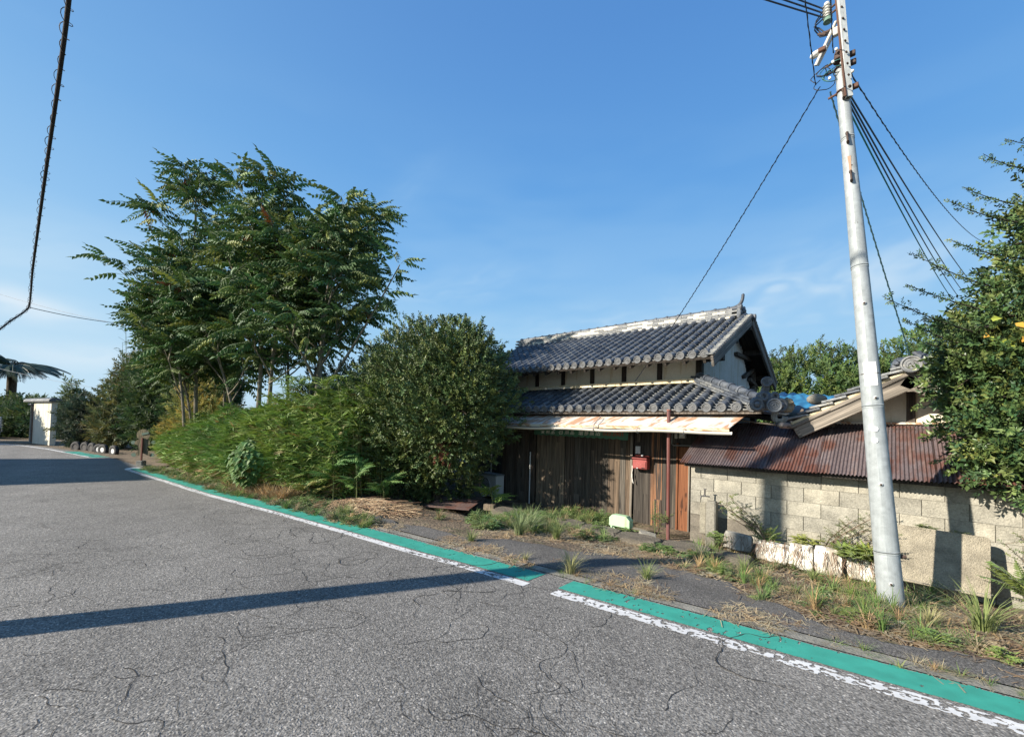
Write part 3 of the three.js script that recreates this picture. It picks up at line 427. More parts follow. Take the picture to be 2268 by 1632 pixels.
{ // board front
  const R = rng(141), fr = new THREE.Group(); fr.name = 'board_front'; house.add(fr);
  const board = (x0, x1, y0, y1, m, z = -8.03, name = 'plank') => { const g = planeUV(cbox(x1 - x0 - 0.004, y1 - y0, 0.024, 0.004), 1, R() * 4, R() * 3); const b = part(name, g, m, fr); b.position.set((x0 + x1) / 2, (y0 + y1) / 2, z + (R() - 0.5) * 0.009); b.rotation.z = (R() - 0.5) * 0.006; return b; };
  const bot = (x) => -0.27 + 0.02 * Math.sin(x);
  const pick = (a) => a[(R() * a.length) | 0];
  for (const [a, b] of [[-7.55, -7.40], [-7.40, -7.17], [-7.17, -7.02], [-7.02, -6.90], [-6.90, -6.78], [-6.78, -6.66], [-6.66, -6.57]]) board(a, b, bot(a), 1.52, pick([woodGrey[1], woodDark[2], woodDark[3]]), -8.0);
  board(-7.56, -6.44, 1.50, 1.575, woodGrey[0], -7.99, 'rail'); board(-6.56, -6.425, -0.28, 1.62, woodDark[3], -7.98, 'door_post');
  for (const [a, b] of [[-6.41, -6.30], [-6.30, -6.15], [-6.15, -6.02], [-6.02, -5.885], [-5.885, -5.74], [-5.74, -5.59]]) board(a, b, -0.20, 1.62, pick(woodBeige), -8.01);
  board(-6.41, -5.59, -0.25, -0.19, woodGrey[0], -7.985, 'rail');
  for (const [a, b] of [[-5.58, -5.443], [-5.443, -5.33], [-5.33, -5.18], [-5.18, -5.025], [-5.025, -4.90], [-4.90, -4.776], [-4.776, -4.62], [-4.62, -4.473], [-4.473, -4.33], [-4.33, -4.198], [-4.198, -4.07], [-4.07, -3.955]]) board(a, b, bot(a) + 0.05, 1.64, a > -4.5 ? pick([woodGrey[1], wood(0.34, 0.26, 0.19), wood(0.29, 0.225, 0.17)]) : pick([woodDark[2], woodDark[3], woodGrey[1]]));
  board(-3.95, -3.895, -0.26, 1.70, wood(0.62, 0.58, 0.52), -7.985, 'door_post');
  for (const [a, b, m] of [[-3.89, -3.68, woodDark[1]], [-3.68, -3.56, woodDark[0]], [-3.56, -3.476, matWorn], [-3.476, -3.30, matWorn], [-3.30, -3.216, woodDark[0]], [-3.216, -3.10, woodDark[1]], [-3.10, -3.025, woodDark[2]]]) board(a, b, -0.24, 1.64, m);
  board(-3.025, -2.985, -0.24, 1.40, matOrange, -8.0, 'door_post'); board(-2.98, -2.79, -0.24, 1.33, matOrange, -8.02); board(-2.79, -2.55, -0.24, 1.35, woodDark[1], -8.03);
  board(-3.10, -2.5, 1.33, 1.66, woodDark[1], -8.05);
  board(-2.795, -2.765, -0.24, 1.0, wood(0.7, 0.66, 0.6), -7.985, 'door_post');
  part('sill', boxAt(1.6, 0.12, 0.55, -3.05, -0.30, -7.75, 0.015), concrete(0.72, 0.70, 0.62), fr);
  part('sill', boxAt(3.7, 0.10, 0.20, -5.6, -0.31, -7.95, 0.015), concrete(0.50, 0.48, 0.44), fr);
}
// ---------- block shed ----------
const shed = thing('block_shed', 'low grey concrete block shed wall under a rusty corrugated roof', 'shed');
{
  const R = rng(151), z = -7.235, mats = [concrete(0.90, 0.88, 0.80, 1.3), concrete(0.85, 0.835, 0.77, 1.3), concrete(0.95, 0.92, 0.825, 1.3)], stain = concrete(0.50, 0.46, 0.41, 1.3), dk = concrete(0.66, 0.63, 0.57, 1.3);
  const wall = new THREE.Group(); wall.name = 'wall'; shed.add(wall);
  part('mortar', planeUV(new THREE.BoxGeometry(7.05, 1.42, 0.11).translate(1.055, 0.385, z - 0.068)), concrete(0.72, 0.70, 0.64), wall);
  for (let r = 0; r < 7; r++) { const yb = 0.865 - r * 0.2; let xs = [-2.49]; for (let x = -2.325 + (r % 2 ? 0.2 : 0); x < 4.5; x += 0.4) if (x > -2.45) xs.push(x); xs.push(4.58);
    for (let i = 0; i < xs.length - 1; i++) { const a = xs[i], b = xs[i + 1]; if (b - a < 0.06) continue; const g = planeUV(cbox(b - a - 0.009, 0.197, 0.1, 0.0018), 1, R() * 5, R() * 5); const low = r >= 4 && a < -1.9, left = r === 3 && a < -2.2; const m = part('block', g, low ? stain : left ? dk : mats[(R() * 3) | 0], wall); m.position.set((a + b) / 2, yb + 0.1, z - 0.05 + (R() - 0.5) * 0.003); } }
  part('end_wall', planeUV(new THREE.BoxGeometry(0.12, 1.5, 1.0).translate(-2.43, 0.35, -7.79)), concrete(0.6, 0.58, 0.53), shed);
  const roof = new THREE.Group(); roof.name = 'roof'; shed.add(roof);
  const y0 = 1.118, z0 = -6.905, y1 = 1.80, z1 = -8.24, a = Math.atan2(y1 - y0, z0 - z1); let x = -2.575, k = 0;
  while (x < 4.4) { const w = 0.63, pos = [], idx = [], uv = [], n = 114, M = 7; const lift = (k % 2) * 0.006, slip = (R() - 0.5) * 0.03, low = (R() - 0.5) * 0.012;
    for (let i = 0; i <= n; i++) { const xx = x + w * i / n + 0.02, h = 0.011 * Math.sin(w * i / n / 0.039 * Math.PI * 2 + x * 190); for (let j = 0; j < M; j++) { const t = j / (M - 1), sg = -0.012 * Math.sin(t * Math.PI) * (0.5 + 0.5 * Math.sin(x * 3 + t * 4)); pos.push(xx, lerp(y0, y1, t) + h * Math.cos(a) + lift + sg + low * (1 - t), lerp(z0 + slip, z1, t) + h * Math.sin(a)); uv.push(xx, t * 1.5); } }
    for (let i = 0; i < n; i++) for (let j = 0; j < M - 1; j++) { const q = i * M + j; idx.push(q, q + M, q + 1, q + 1, q + M, q + M + 1); }
    part('corrugated_sheet', geoOf(pos, idx, uv), matRust[k % 3], roof); x += 0.59; k++; }
  part('purlin', boxAt(7.1, 0.07, 0.05, 1.03, 1.105, -7.19), woodDark[1], roof); part('purlin', boxAt(7.1, 0.05, 0.04, 1.03, 1.085, -7.03), woodDark[1], roof); part('purlin', boxAt(7.1, 0.06, 0.05, 1.03, 1.72, -8.15), woodDark[1], roof);
  for (let i = 0; i < 16; i++) { const xx = -2.545 + i * 0.455; const m = part('rafter', cbox(0.05, 0.045, 1.22), wood(0.75, 0.70, 0.60), roof); m.position.set(xx, 1.412, -7.59); m.rotation.x = a; m.position.y -= 0.0; }
  part('flashing', planeUV(new THREE.BoxGeometry(3.6, 0.03, 0.06).translate(0.85, 1.825, -8.215)), std({ map: rep(mapRustWhite, 0.8, 2), color: rgb(0.9, 0.88, 0.84) }), roof);
}
// ---------- house behind the shed ----------
const barn = thing('plaster_outhouse', 'white plastered gable outhouse with steps of loose roof tiles behind the shed roof', 'house');
{
  const R = rng(161), ax = 0.18, ay = 2.50, sl = 0.512, zv = -7.74;
  const tri = new THREE.Shape([[-1.05, 0], [1.5, 0], [1.5, 1.95], [ax, 2.58], [-1.05, 1.93]].map((p) => new THREE.Vector2(...p)));
  part('wall', planeUV(new THREE.ExtrudeGeometry(tri, { depth: 0.12, bevelEnabled: false }).translate(0, -0.1, -8.36)), std({ map: rep(mapPlaster, 0.8), color: rgb(0.86, 0.83, 0.75), roughness: 0.95 }), barn);
  const rub = concrete(0.42, 0.33, 0.27); for (let i = 0; i < 26; i++) { const m = part('wall_stone', planeUV(new THREE.DodecahedronGeometry(0.05 + R() * 0.03, 0)), rub, barn); m.position.set(-1.1 + R() * 0.42, 1.70 + R() * 0.32 * (0.4 + R() * 0.6), -8.18 + R() * 0.05); m.rotation.set(R() * 3, R() * 3, R() * 3); m.scale.set(1.3, 0.8, 0.6); }
  part('side_wall', planeUV(new THREE.BoxGeometry(0.12, 1.95, 3).translate(-1.0, 0.85, -9.85)), matPlaster, barn); part('side_wall', planeUV(new THREE.BoxGeometry(0.12, 1.95, 3).translate(1.45, 0.85, -9.85)), matPlaster, barn);
  part('post', boxAt(0.095, 0.75, 0.04, 0.2, 2.05, -8.235), wood(0.26, 0.23, 0.20), barn);
  for (const s of [-1, 1]) {
    const L = 1.52, mx = ax + s * Math.cos(sl) * L / 2, my = ay - Math.sin(sl) * L / 2;
    const set = (m, off, up, z) => { m.position.set(mx + Math.sin(sl) * s * up, my + Math.cos(sl) * up - 0.0, z); m.rotation.z = -s * sl; };
    set(part('barge_board', swapUV(planeUV(cbox(L + 0.02, 0.17, 0.05, 0.01), 1, R(), R())), wood(0.62, 0.585, 0.53), barn), 0, -0.125, zv + 0.0);
    set(part('barge_board', swapUV(planeUV(cbox(L + 0.06, 0.05, 0.06, 0.008), 1, R(), R())), wood(0.70, 0.66, 0.60), barn), 0, -0.015, zv + 0.02);
    set(part('plaster_edge', planeUV(cbox(L, 0.05, 0.08, 0.012)), matCream, barn), 0, 0.03, zv + 0.0);
    set(part('roof_board', planeUV(new THREE.BoxGeometry(L, 0.05, 3.4)), matBeamDark, barn), 0, 0.0, zv - 1.74);
    const g = [0, 1, 2].map(() => planeUV(cbox(0.30, 0.034, 0.29, 0.006), 1, R() * 4, R() * 4));
    for (let j = 0; j < 4; j++) for (let i = 0; i < 9; i++) { const d = 0.06 + i * 0.175; const m = part('verge_tile', g[(R() * 3) | 0], [matNoshi[1], matNoshi[2], PAN[2], TILE[2]][(R() * 4) | 0], barn); m.position.set(ax + s * Math.cos(sl) * d + (R() - 0.5) * 0.02, ay - Math.sin(sl) * d + 0.108, zv - 0.055 - j * 0.30 + (R() - 0.5) * 0.03); m.rotation.z = -s * (sl - 0.24 + (R() - 0.5) * 0.06); }
  }
  part('apex_board', planeUV(new THREE.ExtrudeGeometry(new THREE.Shape([[-0.2, -0.26], [0.2, -0.26], [0.2, -0.10], [0, 0.02], [-0.2, -0.10]].map((p) => new THREE.Vector2(...p))), { depth: 0.03, bevelEnabled: false }).translate(ax, ay, zv - 0.012)), wood(0.62, 0.585, 0.53), barn);
  const o = [new THREE.CylinderGeometry(0.085, 0.085, 0.3, 16).rotateX(Math.PI / 2).translate(0, 0, -0.15)]; const orn = part('ridge_cap', planeUV(join(o)), TILE[2], barn); orn.position.set(ax, 2.585, zv + 0.1); part('ridge_disc', discGeo(0.115), matNoshi[1], barn).position.set(ax + 0.01, 2.59, zv + 0.13);
  for (let i = 0; i < 9; i++) { const m = part('ridge_tile', planeUV(cbox(0.25, 0.05, 0.13, 0.02)), TILE[(R() * 4) | 0], barn); m.position.set(ax - 0.12 + R() * 0.36, 2.66 + R() * 0.08, zv - 0.1 - R() * 0.4); m.rotation.set(R() * 0.6, R() * 3, R() * 0.6); }
  const rc = new THREE.Group(); rc.name = 'ridge'; barn.add(rc); ridgeRun(rc, V(ax, 2.56, zv - 0.5), V(ax, 2.56, zv - 3.2), 2, 165, [TILE[0], TILE[2]], 0.24, 0.06);
}
{ // lean-to roof between the houses with the blue tarpaulin and its weight stone
  const lean = thing('lean_to_roof', 'dark sagging low tiled roof between the two houses', 'roof', [-1.4, 0, -9.6]);
  const m = part('roof_board', planeUV(new THREE.BoxGeometry(2.4, 0.08, 2.6)), TILE[1], lean); m.position.set(0.1, 2.02, -0.4); m.rotation.set(0.14, 0, -0.16); for (const [x, z] of [[-1, 0.7], [1.0, 0.7], [-1, -1.4], [1, -1.4]]) part('post', boxAt(0.1, 2.2, 0.1, x, 0.9, z), matBeamDark, lean);
  const pos = [], idx = [], uv = [], N = 40, M = 24; for (let i = 0; i <= N; i++) for (let j = 0; j <= M; j++) { const u = i / N, v = j / M, x = -0.62 + u * 1.25, z = 0.62 - v * 1.9; pos.push(x, 2.19 - 0.24 * u * (1 - v * 0.4) + v * 0.30 + 0.022 * Math.sin(u * 46 + 2 * Math.sin(v * 9)) * (0.4 + fbm(u * 4, v * 4, 171, 3)) + 0.03 * fbm(u * 7, v * 6, 172, 3), z); uv.push(u, v); }
  for (let i = 0; i < N; i++) for (let j = 0; j < M; j++) { const k = i * (M + 1) + j; idx.push(k, k + M + 1, k + 1, k + 1, k + M + 1, k + M + 2); }
  single('blue_tarpaulin', geoOf(pos, idx, uv), std({ color: rgb(0.03, 0.19, 0.34), roughness: 0.45 }), 'blue tarpaulin spread over the sagging roof between the houses', 'tarpaulin', [-1.1, 0, -9.15]);
  const sg = new THREE.IcosahedronGeometry(0.14, 3), p = sg.attributes.position; for (let i = 0; i < p.count; i++) { const k = 0.9 + 0.2 * fbm(p.getX(i) * 9 + 5, p.getY(i) * 9 + p.getZ(i) * 7, 173, 3); p.setXYZ(i, p.getX(i) * k, p.getY(i) * k * 0.66, p.getZ(i) * k * 0.8); } sg.computeVertexNormals();
  single('weight_stone', planeUV(sg), concrete(0.78, 0.74, 0.66, 3), 'rounded grey stone weighing down the edge of the roof by the blue tarpaulin', 'stone', [-0.90, 2.20, -8.32]);
  // broken tiles where the hip meets the outhouse
  const R = rng(175), f = []; for (let i = 0; i < 19; i++) { const a = Math.PI * (0.15 + i / 18 * 1.2) + 1.9; const g = cbox(0.075, 0.012, 0.05, 0.003); g.translate(0.075, 0, 0); g.rotateX(0.5); g.rotateZ(a); f.push(g); }
  const fan = single('fan_tile', planeUV(join(f)), PAN[2], 'broken ribbed fan of roof tile hanging below the hip corner', 'roof tile', [-1.235, 1.885, -7.28]); fan.rotation.y = 0.5;
  const lump = new THREE.DodecahedronGeometry(0.10, 1), lp = lump.attributes.position; for (let i = 0; i < lp.count; i++) { const k = 0.75 + 0.5 * hash(Math.round(lp.getX(i) * 60), Math.round(lp.getY(i) * 60 + lp.getZ(i) * 37), 3); lp.setXYZ(i, lp.getX(i) * k, lp.getY(i) * k * 1.1, lp.getZ(i) * k); } lump.computeVertexNormals();
  single('mortar_lump', planeUV(lump), concrete(0.70, 0.62, 0.48, 4), 'jagged lump of broken roof mortar beside the hip ornament', 'rubble', [-1.17, 2.06, -7.42]);
  single('drain_pipe_end', tube([V(0, 0, 0), V(0.02, 0.0, -0.5)], 0.045, 12), std({ color: rgb(0.3, 0.25, 0.22) }), 'short open clay pipe end below the broken fan tile', 'pipe', [-1.21, 1.755, -7.22]);
  single('roof_strut', bar(V(0, 0, 0), V(0.95, -0.13, 0.02), 0.014), matBeam, 'thin bent rod below the hip corner of the tiled roof', 'rod', [-2.05, 1.86, -7.45]);
}
// ---------- utility pole ----------
{
  const mapGalv = dataTex(256, 512, (u, v, x, y) => { const a = fbm(u * 12, v * 30, 180, 4, 12, 30), b = hash(x, y, 4), s = fbm(u * 30, v * 3, 185, 3); const k = 0.66 + (a - 0.5) * 0.14 + (b - 0.5) * 0.07 + (s - 0.5) * 0.1; return [k * 0.97, k, k * 1.01]; });
  const matGalv = std({ map: rep(mapGalv, 1.6, 0.8), color: rgb(0.84, 0.86, 0.86), roughness: 0.62, metalness: 0.08 }), matChan = std({ map: rep(mapGalv, 4, 1), color: rgb(1.25, 1.22, 1.16), roughness: 0.6, metalness: 0.1 });
  const matIron = std({ color: rgb(0.07, 0.045, 0.035), roughness: 0.8 }), matRubber = std({ color: rgb(0.015, 0.018, 0.025), roughness: 0.6 }), matChina = std({ color: rgb(0.72, 0.72, 0.68), roughness: 0.25 }), matGlaze = std({ color: rgb(0.16, 0.26, 0.20), roughness: 0.25 }), matRustSmall = std({ color: rgb(0.12, 0.062, 0.042), roughness: 0.9 });
  const B = V(0.01, -0.16, -5.77), T = V(-0.435, 5.72, -5.79), on = (h) => B.clone().lerp(T, (h - B.y) / (T.y - B.y)), rad = (h) => lerp(0.106, 0.052, clamp(h / 5.7)), dir = T.clone().sub(B).normalize();
  const pole = thing('utility_pole', 'leaning grey steel utility pole standing in front of the block shed', 'utility pole', [0, 0, 0]);
  let prev = -0.16; for (const h of [0.47, 1.95, 3.45, 4.9, 5.72]) { part('mast_section', tube([on(prev - 0.03), on(h)], (t) => rad(lerp(prev, h, t)) + (t < 0.5 ? 0.003 : 0), 28), matGalv, pole); const pts = [on(h - 0.012), on(h + 0.004)]; if (h < 5) part('joint_ring', tube(pts, rad(h) + 0.0035, 28), matGalv, pole); prev = h; }
  const toCam = V(-on(2).x, 0, -on(2).z).normalize(), side = new THREE.Vector3().crossVectors(dir, toCam).normalize();
  const stud = (h, off, r, mat, name, len = 0.03) => { const n = toCam.clone().multiplyScalar(Math.cos(off)).addScaledVector(side, Math.sin(off)), p = on(h).addScaledVector(n, rad(h) - 0.004); part(name, bar(p, p.clone().addScaledVector(n, len), r, 10), mat, pole); };
  for (const [h, o] of [[0.165, 0.1], [1.14, 0.05], [2.02, 0.3], [3.02, 0.1]]) { stud(h, o, 0.019, matChan, 'bolt', 0.014); stud(h, o, 0.010, matIron, 'bolt', 0.02); }
  for (const [h, o, r] of [[3.9, 0.1, 0.014], [4.55, 0.2, 0.009], [5.05, 0.1, 0.013], [4.98, 0.35, 0.007], [5.15, 0, 0.008]]) stud(h, o, r, matIron, 'bolt_hole', 0.005);
  stud(0.42, 1.75, 0.018, matIron, 'ground_clip', 0.05);
  for (const h of [4.37, 4.81, 5.32]) { const n = toCam.clone(), p = on(h).addScaledVector(n, rad(h)), q = on(h + 0.10).addScaledVector(n, rad(h)); const k = p.clone().addScaledVector(n, 0.045); part('step_bolt', join([bar(p, k, 0.013), bar(q.clone().addScaledVector(n, 0.03), k, 0.010), bar(q, q.clone().addScaledVector(n, 0.035), 0.015)]), matIron, pole); }
  for (const h of [4.66]) { const n = toCam.clone(), pos = [], idx = [], uv = []; for (let i = 0; i <= 6; i++) { const hh = h - i * 0.05, w = 0.014 * (1 - i / 7) + 0.004 * Math.sin(i * 3); for (const s of [-1, 1]) { const a = s * w / rad(hh), q = n.clone().multiplyScalar(Math.cos(a)).addScaledVector(side, Math.sin(a)); const p = on(hh).addScaledVector(q, rad(hh) + 0.004); pos.push(p.x, p.y, p.z); uv.push(0, 0); } if (i < 6) { const k = i * 2; idx.push(k, k + 1, k + 2, k + 1, k + 3, k + 2); } } part('rust_streak', geoOf(pos, idx, uv), std({ color: rgb(0.36, 0.24, 0.16), roughness: 1 }), pole); }
  // number plates strapped on, with their small print
  const plate = (h0, h1, off, halfW, draw) => { const c = document.createElement('canvas'); c.width = 96; c.height = Math.round(96 * (h1 - h0) / (halfW * 2)); const x = c.getContext('2d'); x.fillStyle = '#f4f2ea'; x.fillRect(0, 0, c.width, c.height); draw(x, c.width, c.height); const t = new THREE.CanvasTexture(c); t.colorSpace = THREE.SRGBColorSpace;
    const pos = [], idx = [], uv = [], N = 8; for (let i = 0; i <= N; i++) for (const j of [0, 1]) { const h = j ? h1 : h0, a = off + lerp(-1, 1, i / N) * halfW / rad(h), q = toCam.clone().multiplyScalar(Math.cos(a)).addScaledVector(side, Math.sin(a)), p = on(h).addScaledVector(q, rad(h) + 0.006); pos.push(p.x, p.y, p.z); uv.push(1 - i / N, j); } for (let i = 0; i < N; i++) { const k = i * 2; idx.push(k, k + 1, k + 2, k + 1, k + 3, k + 2); }
    const flip = side.dot(V(Math.cos(0.7366), 0, -Math.sin(0.7366))) > 0; if (flip) for (let i = 0; i < uv.length; i += 2) uv[i] = 1 - uv[i]; part('number_plate', geoOf(pos, idx, uv), std({ map: t, roughness: 0.6 }), pole); };
  plate(2.28, 2.395, 0.08, 0.052, (x, w, h) => { x.fillStyle = '#8b8b88'; x.font = '20px sans-serif'; x.fillText('1', w * 0.45, h * 0.3); x.fillText('-', w * 0.45, h * 0.7); });
  plate(2.15, 2.275, 0.08, 0.052, (x, w, h) => { x.fillStyle = '#6f7276'; x.font = 'bold 30px sans-serif'; x.fillText('10', w * 0.32, h * 0.34); x.fillText('816', w * 0.22, h * 0.66); x.font = '16px sans-serif'; x.fillText('1', w * 0.4, h * 0.88); });
  part('plate_strap', tube([0, 1, 2, 3, 4, 5, 6, 7, 8].map((i) => { const a = i / 8 * Math.PI * 2, q = toCam.clone().multiplyScalar(Math.cos(a)).addScaledVector(side, Math.sin(a)); return on(2.278).addScaledVector(q, rad(2.278) + 0.006); }), 0.004, 4), matIron, pole);
  for (const [h, o] of [[1.70, 0.0], [1.585, -0.1]]) { const n = toCam.clone().multiplyScalar(Math.cos(o)).addScaledVector(side, Math.sin(o)), p = on(h).addScaledVector(n, rad(h) + 0.001); part('reflector', bar(p, p.clone().addScaledVector(n, 0.006), 0.027, 16), std({ color: rgb(0.85, 0.86, 0.86), roughness: 0.3 }), pole); }
  // upright channel bolted to the head of the mast
  const Z = -5.665, C0 = V(-0.338, 5.31, Z), C1 = V(-0.488, 7.2, Z + 0.0), cd = C1.clone().sub(C0), cl = cd.length(), ca = Math.atan2(-cd.x, cd.y);
  const ch = part('channel', join([cbox(0.062, cl, 0.008, 0.002), cbox(0.008, cl, 0.05, 0.002).translate(-0.028, 0, -0.025), cbox(0.008, cl, 0.05, 0.002).translate(0.028, 0, -0.025)]), matChan, pole); ch.position.copy(C0).addScaledVector(cd, 0.5); ch.rotation.z = ca; ch.rotation.y = 0.55;
  for (let i = 0; i < 9; i++) { const p = C0.clone().addScaledVector(cd, 0.04 + i * 0.07); part('bolt', bar(p.clone().add(V(0.0, 0, 0.0)), p.clone().add(V(-0.006, 0, 0.022)), i === 0 ? 0.014 : 0.009, 8), matIron, pole); }
  part('edge_rail', bar(C0.clone().add(V(-0.045, 0.0, -0.01)), C1.clone().add(V(-0.045, 0, -0.01)), 0.012, 5), matRustSmall, pole);
  for (const y of [5.44, 5.72, 5.82]) { const p = on(y); part('clamp', join([tube([0, 1, 2, 3, 4, 5, 6, 7, 8, 9, 10, 11, 12].map((i) => V(p.x + Math.cos(i / 12 * 6.2832) * (rad(y) + 0.006), y, p.z + Math.sin(i / 12 * 6.2832) * (rad(y) + 0.006))), 0.011, 5), cbox(0.13, 0.05, 0.05).translate(p.x + 0.07, y, p.z + 0.02), bar(V(p.x - 0.13, y - 0.03, p.z + 0.03), V(p.x - 0.02, y, p.z + 0.02), 0.012)]), y < 5.6 ? matRustSmall : matIron, pole); }
  // insulator stack and its bracket
  { const g = []; for (let i = 0; i < 5; i++) { const y = i * 0.034; g.push(new THREE.CylinderGeometry(0.022, 0.046, 0.022, 16).translate(0, y, 0)); g.push(new THREE.CylinderGeometry(0.026, 0.026, 0.034, 12).translate(0, y + 0.012, 0)); } const m = part('insulator', join(g), matChina, pole); m.position.set(-0.555, 6.36, -5.75); m.rotation.z = 0.05; const b = part('insulator', join([new THREE.CylinderGeometry(0.034, 0.045, 0.05, 14), new THREE.CylinderGeometry(0.02, 0.02, 0.07, 10)]), matGlaze, pole); b.position.set(-0.552, 6.325, -5.75); for (const y of [6.37, 6.44]) part('insulator_arm', bar(V(-0.54, y, -5.75), V(-0.45, y + 0.02, -5.73), 0.011), matIron, pole); }
  // slanting arm with the white junction box
  part('arm', join([tube([V(-0.475, 6.24, -5.73), V(-0.66, 5.85, -5.74)], 0.017, 6), tube([V(-0.462, 6.20, -5.76), V(-0.64, 5.86, -5.77)], 0.012, 6), cbox(0.05, 0.09, 0.05).translate(-0.482, 6.13, -5.74)]), std({ color: rgb(0.55, 0.53, 0.48), roughness: 0.7 }), pole);
  { const m = part('junction_box', join([new THREE.SphereGeometry(0.045, 12, 10).scale(1.3, 0.75, 1), cbox(0.07, 0.05, 0.05, 0.01).translate(0.07, 0.005, 0)]), matChina, pole); m.position.set(-0.66, 5.98, -5.74); m.rotation.z = 0.2; const q = part('bracket', cbox(0.07, 0.045, 0.05, 0.006), matRustSmall, pole); q.position.set(-0.60, 5.985, -5.72); }
  { const m = part('mast_cap', join([new THREE.CylinderGeometry(0.05, 0.058, 0.10, 14), new THREE.SphereGeometry(0.05, 12, 6).scale(1, 0.6, 1).translate(0, 0.05, 0), cbox(0.05, 0.13, 0.04, 0.008).translate(0.03, 0.0, 0.05)]), matIron, pole); m.position.copy(on(5.86)); }
  part('spool', join([new THREE.CylinderGeometry(0.016, 0.016, 0.07, 10).rotateZ(1.1), new THREE.SphereGeometry(0.018, 8, 6).translate(0.03, -0.015, 0)]), matChina, pole).position.set(-0.36, 5.60, -5.72);
  for (const [x, y, z] of [[-0.42, 5.71, -5.69], [-0.53, 5.63, -5.74], [-0.47, 5.90, -5.70], [-0.5, 5.78, -5.71], [-0.40, 5.66, -5.71]]) part('clip', cbox(0.03, 0.025, 0.025, 0.005).rotateZ(x * 9), matChina, pole).position.set(x, y, z);
  const R = rng(191), coil = []; for (let i = 0; i < 9; i++) { const c = V(-0.52 + (R() - 0.5) * 0.2, 5.66 + (R() - 0.5) * 0.14, -5.73 + (R() - 0.5) * 0.06), r = 0.04 + R() * 0.05, pts = []; for (let k = 0; k <= 12; k++) { const a = k / 12 * (4 + R()) + i; pts.push(V(c.x + Math.cos(a) * r * 1.3, c.y + Math.sin(a) * r, c.z + 0.02 * Math.sin(a * 2))); } coil.push(tube(pts, 0.0045, 5)); }
  part('wire_coil', join(coil.slice(0, 5)), matRubber, pole); part('wire_coil', join(coil.slice(5)), std({ color: rgb(0.03, 0.14, 0.14), roughness: 0.6 }), pole);
  for (const s of [0, 1, 2]) part('jumper_wire', tube([V(-0.585, 6.47 - s * 0.05, -5.75), V(-0.66 - 0.01 * s, 6.38 - 0.03 * s, -5.75), V(-0.672 + 0.02 * s, 6.27, -5.74), V(-0.62 + 0.03 * s, 6.16, -5.74), V(-0.53 + 0.02 * s, 6.13 + 0.02 * s, -5.74)].map((p, i, a) => p), 0.007, 6), matRubber, pole);
  for (const s of [0, 1, 2]) part('connector', bar(V(-0.64 + 0.04 * s, 6.20 - 0.015 * s, -5.735), V(-0.57 + 0.04 * s, 6.155 + 0.02 * s, -5.735), 0.014, 8), matIron, pole);
  // wires: each hangs on its own
  const wire = (pts, r, mat, label, twist = 0) => { let g = tube(pts, r, 6); if (twist) { const h = []; const n = pts.length * 9; const cv = new THREE.CatmullRomCurve3(pts); for (let i = 0; i <= n; i++) { const p = cv.getPoint(i / n), a = i * 1.1; h.push(V(p.x + Math.cos(a) * r * 0.8, p.y + Math.sin(a) * r * 0.6, p.z + Math.sin(a) * r * 0.7)); } g = join([tube(h, r * 0.55, 4), tube(pts, r * 0.75, 4)]); } return single('overhead_wire', g, mat, label, 'wire', [0, 0, 0], 'wires hanging from the steel pole'); };
  const matCable = std({ color: rgb(0.025, 0.045, 0.085), roughness: 0.5 }), matTeal = std({ color: rgb(0.03, 0.26, 0.25), roughness: 0.6 });
  const far2 = V(-5.8, 7.1, 2.0);
  for (let s = 0; s < 3; s++) wire(sag(V(-0.59, 6.475 - s * 0.05, -5.75), far2.clone().add(V(0, 0.25 - s * 0.28, 0)), 0.16, 24), 0.0085, matCable, ['topmost', 'middle', 'lowest'][s] + ' of three black wires leaving the insulator towards the upper left');
  wire(sag(V(-0.66, 5.62, -5.74), V(-0.35, 6.8, 3.2), 0.05, 24), 0.0062, matCable, 'dark wire rising steeply out of the coils left of the pole head', 1);
  wire(sag(V(-0.50, 5.90, -5.74), V(-0.05, 6.85, 3.2), 0.12, 24), 0.0062, matCable, 'dark wire rising from the pole cap, nearest to the insulator', 1);
  wire(sag(V(-0.62, 5.585, -5.75), V(-4.19, 2.60, -8.50), 0.10, 30), 0.0085, matCable, 'twisted service wire running down left from the pole to the shop house', 1);
  wire(sag(V(-0.345, 5.58, -5.74), V(2.5, 8.35, -21.5), 0.42, 40), 0.0078, matCable, 'single twisted wire running down right from the pole, uppermost of those on the right', 1);
  const bundle = [['teal wire, lowest left of the bundle running down right from the pole', matTeal, -0.42, 0], ['black wire next to the teal one in the bundle right of the pole', matCable, -0.40, 0.12], ['black wire third from the left in the bundle right of the pole', matCable, -0.385, 0.24], ['rightmost black wire of the bundle running down right from the pole', matCable, -0.37, 0.50]];
  bundle.forEach(([l, m, x, e], i) => wire(sag(V(x, 5.40 + i * 0.012, -5.82), V(1.5 + e, 6.35 + i * 0.12, -20.4), 0.12, 26), 0.0095, m, l));
  wire(sag(V(-0.53, 5.50, -5.78), V(0.19, 2.66, -7.72), 0.02, 20), 0.0095, std({ color: rgb(0.02, 0.06, 0.07), roughness: 0.6 }), 'dark cable dropping behind the pole to the ridge of the outhouse', 1);
}
